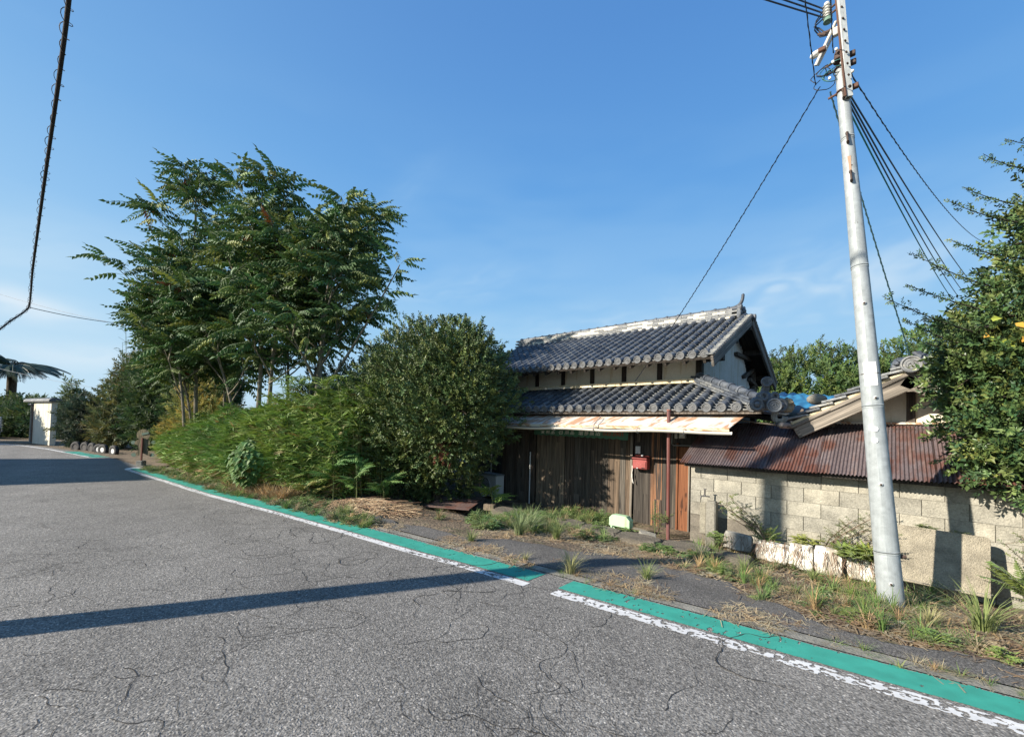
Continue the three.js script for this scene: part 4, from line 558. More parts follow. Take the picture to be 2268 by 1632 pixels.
// the pole across the road, left of the picture, whose long shadow crosses the asphalt and climbs the block wall
{
  const p2 = thing('concrete_pole', 'round concrete utility pole across the road, outside the picture on the left', 'utility pole', [-5.85, 0, 2.05]);
  part('mast', tube([V(0, -0.1, 0), V(0, 10.5, 0)], (t) => lerp(0.185, 0.11, t), 20), concrete(0.8, 0.8, 0.78), p2);
  for (const y of [8.7, 9.6]) part('cross_arm', boxAt(1.5, 0.08, 0.08, 0, y, 0.15), matGrey, p2); for (const x of [-0.65, 0, 0.65]) part('insulator', new THREE.CylinderGeometry(0.03, 0.05, 0.16, 10).translate(x, 9.74, 0.15), matGrey, p2);
}
{ // wrapped cable high over the road and the wires it meets
  const matB = std({ color: rgb(0.014, 0.013, 0.016), roughness: 0.8 }), K = V(-21.4, 5.16, 0.60);
  const pts = [V(6, 7.6, -0.12), V(-2, 6.7, -0.03), V(-6.57, 6.06, 0.03), V(-10.5, 5.55, 0.20), V(-16, 5.22, 0.42), K, V(-20.9, 4.55, 0.95), V(-20.2, 3.9, 1.4), V(-19.3, 3.4, 3.2), V(-18, 3.4, 8)];
  const cv = new THREE.CatmullRomCurve3(pts, false, 'catmullrom', 0.3), P = cv.getPoints(160), h = [], n = 1500, R = rng(201); for (let i = 0; i <= n; i++) { const p = cv.getPoint(i / n), a = i * 0.55, r = 0.04 + 0.012 * Math.sin(i * 0.13); h.push(V(p.x + Math.sin(a) * 0.01, p.y + Math.cos(a) * r, p.z + Math.sin(a) * r)); }
  const cab = thing('wrapped_cable', 'thick black cable wound with a loose spiral hanging over the road at upper left', 'cable'); part('cable', tube(P, 0.022, 8), matB, cab); part('spiral_wrap', tube(h, 0.0042, 4), matB, cab);
  single('overhead_wire', tube(sag(K, V(-26.2, 5.9, -2.6), 0.1), 0.012, 5), matB, 'dark wire running right from the bend of the wrapped cable towards the trees', 'wire', [0, 0, 0], 'thin wires at far left');
  single('overhead_wire', tube(sag(V(-47.3, 10.1, 2.9), V(-41.6, 8.3, -2.6), 0.1), 0.012, 5), matGrey, 'faint thin wire crossing the sky just above the wrapped cable bend', 'wire', [0, 0, 0], 'thin wires at far left');
  single('overhead_wire', tube(sag(V(-44, 4.6, 2.6), V(-38, 3.2, -3.6), 0.15), 0.010, 5), matGrey, 'lowest faint wire at far left above the palm and white wall', 'wire', [0, 0, 0], 'thin wires at far left');
}
// ---------- leaves ----------
const leafMat = (r, g, b, o = {}) => new THREE.MeshPhysicalMaterial({ color: rgb(r, g, b), roughness: 0.85, side: THREE.DoubleSide, transmission: 0.36, thickness: 0, ior: 1.35, ...o });
const glossLeaf = (r, g, b, o = {}) => new THREE.MeshPhysicalMaterial({ color: rgb(r, g, b), roughness: 0.38, side: THREE.DoubleSide, ior: 1.45, ...o });
function leaf(list, base, dir, up, len, w, droop = 0.1, wide = 0.42) { // a folded blade of two to four triangles
  const d = dir.clone().normalize(), s = new THREE.Vector3().crossVectors(d, up).normalize(), n = new THREE.Vector3().crossVectors(s, d).normalize();
  const m = base.clone().addScaledVector(d, len * wide).addScaledVector(n, -len * droop * 0.15), t = base.clone().addScaledVector(d, len).addScaledVector(n, -len * droop);
  const a = m.clone().addScaledVector(s, w / 2).addScaledVector(n, w * 0.18), b = m.clone().addScaledVector(s, -w / 2).addScaledVector(n, w * 0.18);
  list.push([base, a, m], [base, m, b], [m, a, t], [m, t, b]);
}
function leavesGeo(list, stems = []) { const pos = []; for (const [a, b, c] of list) pos.push(a.x, a.y, a.z, b.x, b.y, b.z, c.x, c.y, c.z); const g = new THREE.BufferGeometry(); g.setAttribute('position', new THREE.Float32BufferAttribute(pos, 3)); g.setAttribute('uv', new THREE.Float32BufferAttribute(new Float32Array(pos.length / 3 * 2), 2)); g.computeVertexNormals(); return stems.length ? join([g, ...stems]) : g; }
const UP = V(0, 1, 0);
function sprig(seed, n, L, len, w, spread = 1.0) { // leafy twig along +z
  const R = rng(seed), l = []; for (let i = 0; i < n; i++) { const t = 0.15 + 0.85 * i / (n - 1), a = i * 2.4 + R(), o = V(Math.cos(a) * spread, Math.sin(a) * spread * 0.8 + 0.15, 0.55 + t * 0.6); leaf(l, V((R() - 0.5) * 0.02, (R() - 0.5) * 0.02, t * L), o, V(R() - 0.5, 1, 0.3), len * (0.7 + 0.5 * R()), w * (0.8 + 0.4 * R()), 0.12); }
  return leavesGeo(l);
}
function pinnate(seed, L, pairs, ll, lw, hang = 0.34) { // compound leaf arching along +z, leaflets hanging a little
  const R = rng(seed), l = [], pts = []; for (let i = 0; i <= 6; i++) { const t = i / 6; pts.push(V(0, 0.10 * L * Math.sin(t * 2.2) - (0.10 + hang * 0.45) * L * t * t, L * t * (1 - 0.06 * t))); }
  const cv = new THREE.CatmullRomCurve3(pts); for (let i = 0; i < pairs; i++) { const t = 0.16 + 0.84 * (i + 0.5) / pairs, p = cv.getPoint(t), k = Math.sin(Math.PI * (0.25 + 0.65 * t)); for (const s of [-1, 1]) leaf(l, p, V(s, -hang - R() * 0.3, 0.42 + R() * 0.2), V(s * 0.3, 1, 0), ll * k * (0.85 + R() * 0.3), lw * (0.85 + R() * 0.3), 0.22, 0.36); }
  leaf(l, cv.getPoint(0.98), V(0, -0.3, 1), UP, ll * 0.8, lw, 0.2); return leavesGeo(l, [tube(pts, 0.005, 3, false)]);
}
function bambooSpray(seed, n, len, w) { const R = rng(seed), l = []; for (let i = 0; i < n; i++) { const a = (i / (n - 1) - 0.5) * 2.5 + (R() - 0.5) * 0.4; leaf(l, V(0, 0, -0.03 * i), V(Math.sin(a), 0.25 * R() - 0.1, Math.cos(a) * 0.8 + 0.15), V(0.3 * (R() - 0.5), 1, 0), len * (0.7 + 0.5 * R()), w, 0.28 + 0.3 * R(), 0.35); } return leavesGeo(l, [tube([V(0, 0, 0), V(0, 0, -0.16)], 0.003, 3, false)]); }
function tuft(seed, n, h, spread, w, bend = 0.5) { const R = rng(seed), pos = [], idx = []; for (let i = 0; i < n; i++) { const a = R() * 6.283, r0 = R() * spread * 0.3, H = h * (0.45 + 0.65 * R()), out = spread * (0.3 + R()) * bend * 2, ww = w * (0.7 + 0.6 * R()); let k0 = -1; const ca = Math.cos(a), sa = Math.sin(a), fl = R() * 0.6; for (let j = 0; j < 4; j++) { const t = j / 3, rr = r0 + out * t * t, y = H * (t - 0.28 * t * t * (0.5 + fl)), q = ww * (1 - t * t) + 0.0006, k = pos.length / 3; pos.push(ca * rr - sa * q, y, sa * rr + ca * q, ca * rr + sa * q, y, sa * rr - ca * q); if (j) idx.push(k0, k0 + 1, k, k0 + 1, k + 1, k); k0 = k; } } return geoOf(pos, idx); }
function clover(seed, n, h, spread, len, w) { const R = rng(seed), l = [], st = []; for (let i = 0; i < n; i++) { const a = R() * 6.283, r = spread * Math.sqrt(R()), p = V(Math.cos(a) * r, h * (0.3 + 0.8 * R()) * (1 - 0.5 * r / spread), Math.sin(a) * r); const m = 3 + ((R() * 3) | 0); for (let k = 0; k < m; k++) { const b = a + k / m * 6.283 + R(); leaf(l, p, V(Math.cos(b), 0.25 + 0.3 * R(), Math.sin(b)), UP, len * (0.7 + 0.6 * R()), w * (0.8 + 0.4 * R()), 0.2); } if (i % 2) st.push(tube([V(p.x * 0.3, 0, p.z * 0.3), p], 0.003, 3, false)); } return leavesGeo(l, st); }
const Q = new THREE.Quaternion(), FZ = V(0, 0, 1), E3 = new THREE.Matrix4();
function facing(pos, dir, roll, s) { const d = dir.clone().normalize(), x = new THREE.Vector3().crossVectors(Math.abs(d.y) > 0.98 ? V(1, 0, 0) : UP, d).normalize(), y = new THREE.Vector3().crossVectors(d, x); const m = new THREE.Matrix4().makeBasis(x, y, d); m.multiply(new THREE.Matrix4().makeRotationZ(roll)); m.scale(V(s, s, s)); m.setPosition(pos); return m; }
const standing = (x, y, z, turn, s, sy = s, tx = 0, tz = 0) => new THREE.Matrix4().compose(V(x, y, z), new THREE.Quaternion().setFromEuler(new THREE.Euler(tx, turn, tz, 'YXZ')), V(s, sy, s));
const tint = (R, base, v = 0.25, warm = 0.15) => { const k = 1 + (R() - 0.5) * 2 * v, w = (R() - 0.5) * 2 * warm; return rgb(base[0] * k * (1 + w), base[1] * k, base[2] * k * (1 - w)); };
const mapBark = dataTex(256, 512, (u, v, x, y) => { const a = fbm(u * 10, v * 8, 700, 4, 10, 8), b = fbm(u * 40, v * 10, 705, 3, 40, 10), l = step(0.55, 0.72, fbm(u * 5, v * 7, 710, 4, 5, 7)); const k = 0.52 + (a - 0.5) * 0.3 + (b - 0.5) * 0.2; return mix3([k * 1.02, k * 0.98, k * 0.9], [0.74, 0.73, 0.68], l * 0.55); });
const bark = (r, g, b) => std({ map: rep(mapBark, 3, 0.9), color: rgb(r, g, b), roughness: 0.95 });
const barkPale = bark(0.78, 0.75, 0.67), barkDark = bark(0.26, 0.22, 0.18);

// ---------- the stand of tall trees with feathered leaves ----------
{
  const mat = leafMat(1, 1, 1, { roughness: 0.72, transmission: 0.3 }), G4 = [pinnate(11, 0.70, 7, 0.20, 0.078, 1.05), pinnate(12, 0.60, 6, 0.19, 0.074, 1.15), pinnate(13, 0.50, 6, 0.17, 0.068, 1.25)];
  const T = [ // base x, base z, top, height of the lowest limb, label
    [-16.21, -2.86, [-16.9, 6.2, -2.4], 'slender feather-leaved tree leaning left at the left end of the stand'],
    [-17.22, -3.29, [-17.3, 9.9, -3.05], 'tallest feather-leaved tree, its plume reaching highest at the upper left of the stand'],
    [-17.83, -4.20, [-17.4, 7.3, -4.3], 'feather-leaved tree half hidden behind the left of the stand'],
    [-14.33, -3.89, [-15.3, 5.3, -2.5], 'low feather-leaved tree whose trunk bends left over the bamboo grass'],
    [-13.48, -3.98, [-13.35, 8.25, -4.0], 'feather-leaved tree with straight pale trunk and pointed plume, mid stand'],
    [-12.74, -3.97, [-12.4, 6.6, -4.3], 'feather-leaved tree with forked pale trunk rising from the bamboo grass'],
    [-14.83, -5.60, [-12.6, 8.5, -6.9], 'feather-leaved tree at the back right of the stand, its top leaning right'],
    [-11.80, -4.83, [-10.7, 7.0, -5.0], 'feather-leaved tree with the thickest trunk at the right end of the stand'],
    [-17.4, -3.3, [-17.9, 5.0, -2.6], 'feather-leaved tree leaning far left beside the dark bamboo'],
    [-16.22, -5.75, [-16.0, 7.5, -5.6], 'feather-leaved tree deep in the middle of the stand']];
  T.forEach(([bx, bz, top, label], ti) => {
    const R = rng(800 + ti * 13), o = thing('feather_leaved_tree', label, 'tree', [bx, groundY(bx, bz), bz], 'stand of feather-leaved trees'), Tp = V(top[0] - bx, top[1], top[2] - bz), H = Tp.y;
    const stem = [], N = 14, wob = [R() * 6, R() * 6]; for (let i = 0; i <= N; i++) { const t = i / N; stem.push(V(Tp.x * t * (0.4 + 0.6 * t) + 0.13 * Math.sin(t * 5 + wob[0]) * t, H * t, Tp.z * t * (0.4 + 0.6 * t) + 0.13 * Math.sin(t * 4 + wob[1]) * t)); }
    const r0 = [0.06, 0.075, 0.07, 0.065, 0.085, 0.08, 0.07, 0.125, 0.055, 0.08][ti]; part('trunk', tube(stem, (t) => lerp(r0, 0.014, Math.pow(t, 0.8)), 9), barkPale, o);
    const cv = new THREE.CatmullRomCurve3(stem), limbs = [], anchors = [], nl = 13 + ((R() * 4) | 0);
    const addAnchors = (c, from, n, out) => { for (let i = 0; i < n; i++) { const t = lerp(from, 1, (i + R() * 0.6) / n); anchors.push([c.getPoint(Math.min(1, t)), out]); } anchors.push([c.getPoint(1), out]); };
    for (let i = 0; i < nl; i++) {
      const t = 0.37 + 0.60 * (i + R() * 0.5) / nl, p = cv.getPoint(t), az = i * 2.4 + R() * 0.9 + ti, L = (0.25 * H * (1.08 - t) + 0.35) * (0.75 + 0.5 * R()), el = 0.55 + 0.5 * R(), d = V(Math.cos(az) * Math.cos(el), Math.sin(el), Math.sin(az) * Math.cos(el));
      const pts = []; for (let k = 0; k <= 5; k++) { const s = k / 5; pts.push(p.clone().addScaledVector(d, L * s).add(V(0.05 * Math.sin(s * 5 + i), 0.22 * L * s * s, 0.05 * Math.cos(s * 4 + i)))); } const rl = lerp(r0, 0.014, t) * 0.55;
      limbs.push(tube(pts, (s) => lerp(rl, 0.008, s), 5)); const lc = new THREE.CatmullRomCurve3(pts); addAnchors(lc, 0.42, 2, d);
      const ns = 2 + ((R() * 2) | 0); for (let k = 0; k < ns; k++) { const s = 0.4 + 0.45 * R(), q = lc.getPoint(s), a2 = az + (k % 2 ? 1 : -1) * (0.5 + R() * 0.5), d2 = V(Math.cos(a2) * 0.75, 0.55 + 0.4 * R(), Math.sin(a2) * 0.75), L2 = L * (0.35 + 0.3 * R()), e = q.clone().addScaledVector(d2, L2); limbs.push(tube([q, q.clone().lerp(e, 0.5).add(V(0, 0.04, 0)), e], (u) => lerp(rl * 0.6, 0.006, u), 4)); addAnchors(new THREE.LineCurve3(q, e), 0.5, 1, d2); }
    }
    if (ti === 7) { const p = cv.getPoint(0.30), e = V(-9.15 - bx, 5.55, -5.75 - bz), m = p.clone().lerp(e, 0.55).add(V(0, -0.25, 0)), c = new THREE.QuadraticBezierCurve3(p, m, e); limbs.push(tube(c.getPoints(8), (s) => lerp(0.05, 0.012, s), 6)); addAnchors(c, 0.62, 5, V(0.5, 0.6, 0)); }
    for (let t = 0.72; t <= 1.0; t += 0.07) anchors.push([cv.getPoint(Math.min(1, t)), V(0, 1, 0)]);
    part('limb', join(limbs), barkPale, o, 'stuff');
    const per = [[], [], []], col = [[], [], []]; for (const [p, d] of anchors) { const n = 3 + ((R() * 4) | 0), a0 = R() * 6.28; for (let k = 0; k < n; k++) { const a = a0 + k * 2.4, u = (-0.55 + 1.35 * R()) , dir = V(Math.cos(a), u, Math.sin(a)).addScaledVector(d, 0.45); const g = (R() * 3) | 0; per[g].push(facing(p.clone().addScaledVector(dir.clone().normalize(), 0.03 + R() * 0.05), dir, (R() - 0.5) * 1.8, 0.75 + R() * 0.5)); col[g].push(R() < 0.012 ? rgb(0.16, 0.06, 0.02) : tint(R, R() < 0.2 ? [0.20, 0.25, 0.06] : [0.080, 0.150, 0.040], 0.35, 0.18)); } }
    for (let g = 0; g < 3; g++) copies('crown', G4[g], mat, per[g], col[g], o);
  });
}
// ---------- crowns made of leafy twigs on lumpy volumes ----------
// lobes: [cx, cy, cz, rx, ry, rz]; twigs sit through the outer part of each lobe and point outwards
function crown(o, lobes, density, geos, mat, base, seed, opt = {}) {
  const R = rng(seed), per = geos.map(() => []), col = geos.map(() => []), { deep = 0.5, scale = 1, vary = 0.3, warm = 0.2, up = 0.35, lump = 0.28, lf = 1.6, floor = -9, keep } = opt;
  for (const [cx, cy, cz, rx, ry, rz] of lobes) { const area = 4 * Math.PI * Math.pow((Math.pow(rx * ry, 1.6) + Math.pow(rx * rz, 1.6) + Math.pow(ry * rz, 1.6)) / 3, 1 / 1.6), n = Math.round(area * density);
    for (let i = 0; i < n; i++) { const z = R() * 2 - 1, a = R() * 6.283, q = Math.sqrt(1 - z * z), d = V(q * Math.cos(a), z, q * Math.sin(a)); const lm = 1 + lump * 2 * (fbm(d.x * lf + cx + 9, d.y * lf + d.z * lf * 1.3 + cz + 9, seed, 3) - 0.5) + 0.10 * (fbm(d.x * 5 + cx, d.y * 5 + d.z * 6, seed + 3, 2) - 0.5), k = lm * (1 - deep * Math.pow(R(), 1.7)), p = V(cx + d.x * rx * k, cy + d.y * ry * k, cz + d.z * rz * k);
      if (p.y < floor || (keep && !keep(p))) continue; const dir = V(d.x / rx, d.y / ry + up, d.z / rz).add(V((R() - 0.5) * 1.1, (R() - 0.5) * 0.9, (R() - 0.5) * 1.1)), g = (R() * geos.length) | 0; per[g].push(facing(p, dir, R() * 6.28, scale * (0.7 + 0.6 * R()))); col[g].push(tint(R, typeof base[0] === 'number' ? base : base[(R() * base.length) | 0], vary, warm)); } }
  geos.forEach((g, i) => copies(opt.name ?? 'crown', g, mat, per[i], col[i], o)); return o;
}
function branches(o, from, lobes, r0, mat, seed, per = 5) { const R = rng(seed), list = [], trunkTop = V(from[0], from[1], from[2]); const base = V(from[3] ?? from[0], 0, from[4] ?? from[2]); part('trunk', tube([base.clone().add(V(0, -0.1, 0)), base.clone().lerp(trunkTop, 0.5).add(V(0.04, 0, 0.03)), trunkTop], (t) => lerp(r0, r0 * 0.6, t), 9), mat, o);
  for (const [cx, cy, cz, rx, ry, rz] of lobes) { const c = V(cx, cy, cz); list.push(tube([trunkTop, trunkTop.clone().lerp(c, 0.5).add(V((R() - 0.5) * 0.2, 0.1, (R() - 0.5) * 0.2)), c], (t) => lerp(r0 * 0.55, r0 * 0.3, t), 6)); for (let i = 0; i < per; i++) { const a = R() * 6.28, e = c.clone().add(V(Math.cos(a) * rx * 0.85, (R() - 0.3) * ry * 0.9, Math.sin(a) * rz * 0.85)); list.push(tube([c, c.clone().lerp(e, 0.55).add(V(0, 0.12, 0)), e], (t) => lerp(r0 * 0.28, 0.006, t), 5)); } } part('limb', join(list), mat, o, 'stuff'); }
const evergreen = [sprig(31, 11, 0.15, 0.062, 0.030), sprig(32, 10, 0.13, 0.058, 0.029), sprig(33, 12, 0.17, 0.064, 0.030)];
{ // dense round evergreen left of the shop front
  const o = thing('round_evergreen', 'dense dark round evergreen tree hiding the left end of the shop house', 'tree', [-7.75, -0.1, -6.05]);
  const lobes = [[0, 2.25, 0, 1.75, 1.75, 1.7], [0.75, 2.0, 0.25, 1.15, 1.15, 1.1], [-0.95, 1.75, 0.15, 1.15, 1.35, 1.1], [0.40, 3.20, -0.1, 0.95, 0.85, 0.95], [-0.70, 3.15, 0.15, 0.85, 0.85, 0.85], [1.05, 2.85, 0.2, 0.75, 0.7, 0.7], [-0.75, 0.9, 0.3, 0.95, 0.95, 0.9], [-0.1, 0.6, -0.3, 0.75, 0.8, 0.8], [1.25, 2.15, 0.45, 0.75, 0.6, 0.7], [-1.35, 2.5, 0.3, 0.7, 0.8, 0.7]];
  branches(o, [0, 1.0, 0], lobes, 0.11, barkDark, 902, 5);
  crown(o, lobes, 105, evergreen, glossLeaf(1, 1, 1, { roughness: 0.5 }), [[0.082, 0.122, 0.034], [0.115, 0.155, 0.042], [0.066, 0.102, 0.032]], 903, { deep: 0.42, lump: 0.30, lf: 2.8, floor: 0.02, scale: 1.0 });
  // thin shoots standing out of the top
  const R = rng(905), sh = [], st = []; for (let i = 0; i < 26; i++) { const a = R() * 6.28, r = 1.2 * Math.sqrt(R()), h = 3.9 - r * 0.6, p = V(Math.cos(a) * r + 0.05, h, Math.sin(a) * r), L = 0.18 + R() * 0.3, e = p.clone().add(V((R() - 0.5) * 0.12, L, (R() - 0.5) * 0.12)); st.push(tube([p.clone().add(V(0, -0.4, 0)), e], 0.004, 3, false)); for (let k = 0; k < 3; k++) sh.push(facing(p.clone().lerp(e, 0.3 + 0.35 * k), V((R() - 0.5), 1.2, (R() - 0.5)), R() * 6, 0.55)); } part('shoot', join(st), barkDark, o, 'stuff'); copies('shoot_leaves', evergreen[1], glossLeaf(1, 1, 1), sh, sh.map(() => tint(R, [0.06, 0.085, 0.025])), o);
  // reddish spray hanging at the lower right
  const rd = []; for (let i = 0; i < 34; i++) rd.push(facing(V(0.75 + R() * 0.42, 1.18 + R() * 0.32 - 0.25 * R(), 0.85 - R() * 0.15 - R() * 0.3), V(R() - 0.5, -0.3 - R(), R() * 0.6), R() * 6, 0.75)); copies('withered_leaves', evergreen[2], leafMat(1, 1, 1), rd, rd.map(() => tint(R, [0.26, 0.085, 0.05], 0.3)), o);
}
{ // dark shrubs between the evergreen and the trees
  const o = thing('dark_shrub', 'dark leafy shrub between the tall trees and the round evergreen', 'shrub', [-10.4, 0, -6.2]); const L = [[0, 1.7, 0, 1.6, 1.9, 1.3], [1.2, 2.4, -0.4, 1.0, 1.1, 1.0], [-1.2, 2.0, -0.6, 1.2, 1.4, 1.1]]; branches(o, [0, 0.8, 0], L, 0.07, barkDark, 911, 4); crown(o, L, 60, evergreen, glossLeaf(1, 1, 1), [[0.058, 0.105, 0.034], [0.075, 0.12, 0.04]], 912, { scale: 1.25, floor: 0 });
  const p = thing('dark_shrub', 'dark leafy shrub behind the trunks of the tall trees', 'shrub', [-14.6, 0, -7.6]); const L2 = [[0, 1.6, 0, 2.2, 1.9, 1.4], [2.0, 1.9, 0, 1.6, 1.8, 1.2], [-2.2, 1.8, 0.2, 1.7, 1.8, 1.2]]; branches(p, [0, 0.8, 0], L2, 0.07, barkDark, 913, 4); crown(p, L2, 42, evergreen, glossLeaf(1, 1, 1), [[0.058, 0.105, 0.034], [0.075, 0.12, 0.04]], 914, { scale: 1.5, floor: 0 });
}
{ // broadleaf tree at the right edge, leaning over the shed roof
  const broad = [sprig(41, 9, 0.14, 0.062, 0.036, 1.2), sprig(42, 10, 0.16, 0.058, 0.034, 1.2), sprig(43, 9, 0.12, 0.064, 0.038, 1.2)], mat = glossLeaf(1, 1, 1, { roughness: 0.42 });
  const o = thing('broadleaf_tree', 'glossy broadleaf tree at the right edge overhanging the rusty shed roof', 'tree', [1.9, -0.1, -8.0]);
  const W2 = (x, y, z, a, b, c) => [x - 1.9, y + 0.1, z + 8.0, a, b, c], lobes = [W2(1.25, 1.75, -7.25, 0.68, 0.55, 0.6), W2(1.55, 2.35, -7.5, 0.95, 0.7, 0.8), W2(1.1, 2.3, -7.6, 0.6, 0.55, 0.6), W2(1.55, 3.15, -7.8, 0.85, 0.65, 0.75), W2(1.75, 3.95, -8.0, 0.80, 0.55, 0.7), W2(1.95, 4.65, -8.2, 0.75, 0.45, 0.65), W2(2.2, 5.3, -8.3, 0.7, 0.5, 0.6), W2(2.6, 2.4, -7.6, 0.9, 1.0, 0.8), W2(2.7, 3.9, -8, 0.9, 1.0, 0.8), W2(3.3, 3.0, -8.2, 0.9, 1.2, 0.9), W2(1.75, 1.35, -7.05, 0.6, 0.4, 0.5), W2(0.92, 2.3, -7.25, 0.5, 0.42, 0.45), W2(1.0, 1.72, -7.0, 0.45, 0.40, 0.4), W2(0.95, 2.75, -7.35, 0.5, 0.36, 0.45), W2(1.1, 1.35, -6.85, 0.45, 0.3, 0.35)];
  branches(o, [0, 1.9, 0], lobes, 0.10, barkDark, 921, 5);
  const cols = [[0.060, 0.108, 0.034], [0.085, 0.135, 0.040], [0.048, 0.088, 0.034], [0.125, 0.165, 0.05]];
  crown(o, lobes, 165, broad, mat, cols, 922, { deep: 0.5, lump: 0.36, lf: 3.2, scale: 1.0, up: 0.0 });
  const R = rng(923), st = [], per = []; // long leafy shoots reaching out to the left
  for (const [a, b] of [[[1.2, 4.15, -7.6], [0.48, 4.42, -7.0]], [[1.3, 4.35, -7.7], [0.62, 4.62, -7.2]], [[1.0, 3.35, -7.4], [0.17, 3.78, -6.7]], [[1.1, 3.0, -7.3], [0.12, 3.48, -6.9]], [[0.95, 2.75, -7.2], [-0.09, 3.26, -6.45]], [[0.9, 2.6, -7.2], [0.10, 3.02, -6.75]], [[1.0, 2.5, -7.2], [0.28, 2.72, -6.7]], [[0.9, 2.2, -7.3], [0.20, 2.0, -6.9]], [[0.9, 1.9, -7.1], [0.25, 1.62, -6.8]], [[0.95, 1.7, -7.0], [0.33, 1.36, -6.75]], [[1.3, 4.9, -7.9], [0.80, 5.05, -7.4]], [[1.5, 5.2, -8.0], [1.0, 5.25, -7.6]], [[1.2, 3.7, -7.5], [0.5, 3.95, -7.0]], [[1.1, 1.5, -6.95], [0.62, 1.12, -6.7]], [[1.4, 1.3, -6.9], [0.95, 1.02, -6.6]]]) {
    const A = V(a[0] - 1.9, a[1] + 0.1, a[2] + 8), B = V(b[0] - 1.9, b[1] + 0.1, b[2] + 8), pts = sag(A, B, 0.05, 8); st.push(tube(pts, (t) => lerp(0.011, 0.003, t), 4)); const n = Math.round(A.distanceTo(B) / 0.036); for (let i = 0; i < n; i++) { const t = 0.05 + 0.95 * i / n, p = A.clone().lerp(B, t); p.y -= 0.2 * t * (1 - t); const d = B.clone().sub(A).normalize().add(V((R() - 0.5) * 2.4, R() * 1.6 - 0.7, (R() - 0.5) * 2.4)); per.push(facing(p, d, R() * 6, (0.8 - 0.35 * t) * (0.7 + 0.5 * R()))); } }
  part('shoot', join(st), barkDark, o, 'stuff'); copies('shoot_leaves', broad[0], mat, per, per.map(() => tint(R, cols[(R() * 4) | 0])), o);
  const yl = []; const big = (() => { const l = []; leaf(l, V(0, 0, 0), V(0, -0.5, 1), UP, 0.11, 0.065, 0.25); return leavesGeo(l); })(); for (let i = 0; i < 10; i++) yl.push(facing(V(0.62 + R() * 0.5 - 1.9, 2.55 + R() * 0.45 + 0.1, -6.95 + R() * 0.15 + 8), V(R() - 0.5, -0.2, 1), R() * 2, 0.7 + R() * 0.4)); copies('yellow_leaves', big, leafMat(1, 1, 1), yl, yl.map((m, i) => i % 3 ? rgb(0.34, 0.40, 0.06) : rgb(0.62, 0.36, 0.05)), o);
}
{ // trees behind the houses
  const g = [sprig(51, 12, 0.34, 0.13, 0.06), sprig(52, 12, 0.30, 0.12, 0.06)], mat = leafMat(1, 1, 1), T = [[-4.6, -19.0, 1.9, 3.1, 'leafy tree just right of the shop house gable, behind the roofs'], [-2.2, -19.8, 2.0, 3.3, 'leafy tree behind the blue tarpaulin'], [0.0, -20.6, 2.0, 3.2, 'leafy tree behind the outhouse ridge, right of the steel pole'], [1.9, -20.5, 2.0, 4.0, 'leafy tree behind the broadleaf tree at right'], [-7.0, -19, 1.9, 2.6, 'leafy tree hidden mostly behind the shop house']];
  T.forEach(([x, z, r, h, label], i) => { const o = thing('background_tree', label, 'tree', [x, 0, z], 'trees behind the houses'), L = [[0, h, 0, r, 1.5, 1.5], [r * 0.6, h * 0.8, 0.3, 1.2, 1.2, 1.2], [-r * 0.6, h * 0.75, 0.2, 1.2, 1.2, 1.2], [0.2, h * 0.5, 0.3, 1.6, 1.2, 1.2]]; branches(o, [0, 1.2, 0], L, 0.12, barkDark, 930 + i, 4); crown(o, L, 26, g, mat, [[0.105, 0.175, 0.045], [0.14, 0.20, 0.052], [0.08, 0.145, 0.04]], 940 + i, { deep: 0.5, lump: 0.3, up: 0.5, scale: 1.05 });
    const R = rng(950 + i), per = [], st = []; for (let k = 0; k < 16; k++) { const a = R() * 6.28, q = r * 0.9 * Math.sqrt(R()), p = V(Math.cos(a) * q, h + 1.1, Math.sin(a) * 0.8), e = p.clone().add(V((R() - 0.3) * 1.1, 0.25 + R() * 0.5, 0)); st.push(tube([p.clone().add(V(0, -0.6, 0)), p, e], 0.012, 3, false)); for (let j = 0; j < 6; j++) per.push(facing(p.clone().lerp(e, j / 5), V(R() - 0.3, R() * 0.7, R() - 0.5), R() * 6, 0.7)); } part('shoot', join(st), barkDark, o, 'stuff'); copies('shoot_leaves', g[1], mat, per, per.map(() => tint(R, [0.06, 0.085, 0.025])), o); });
}
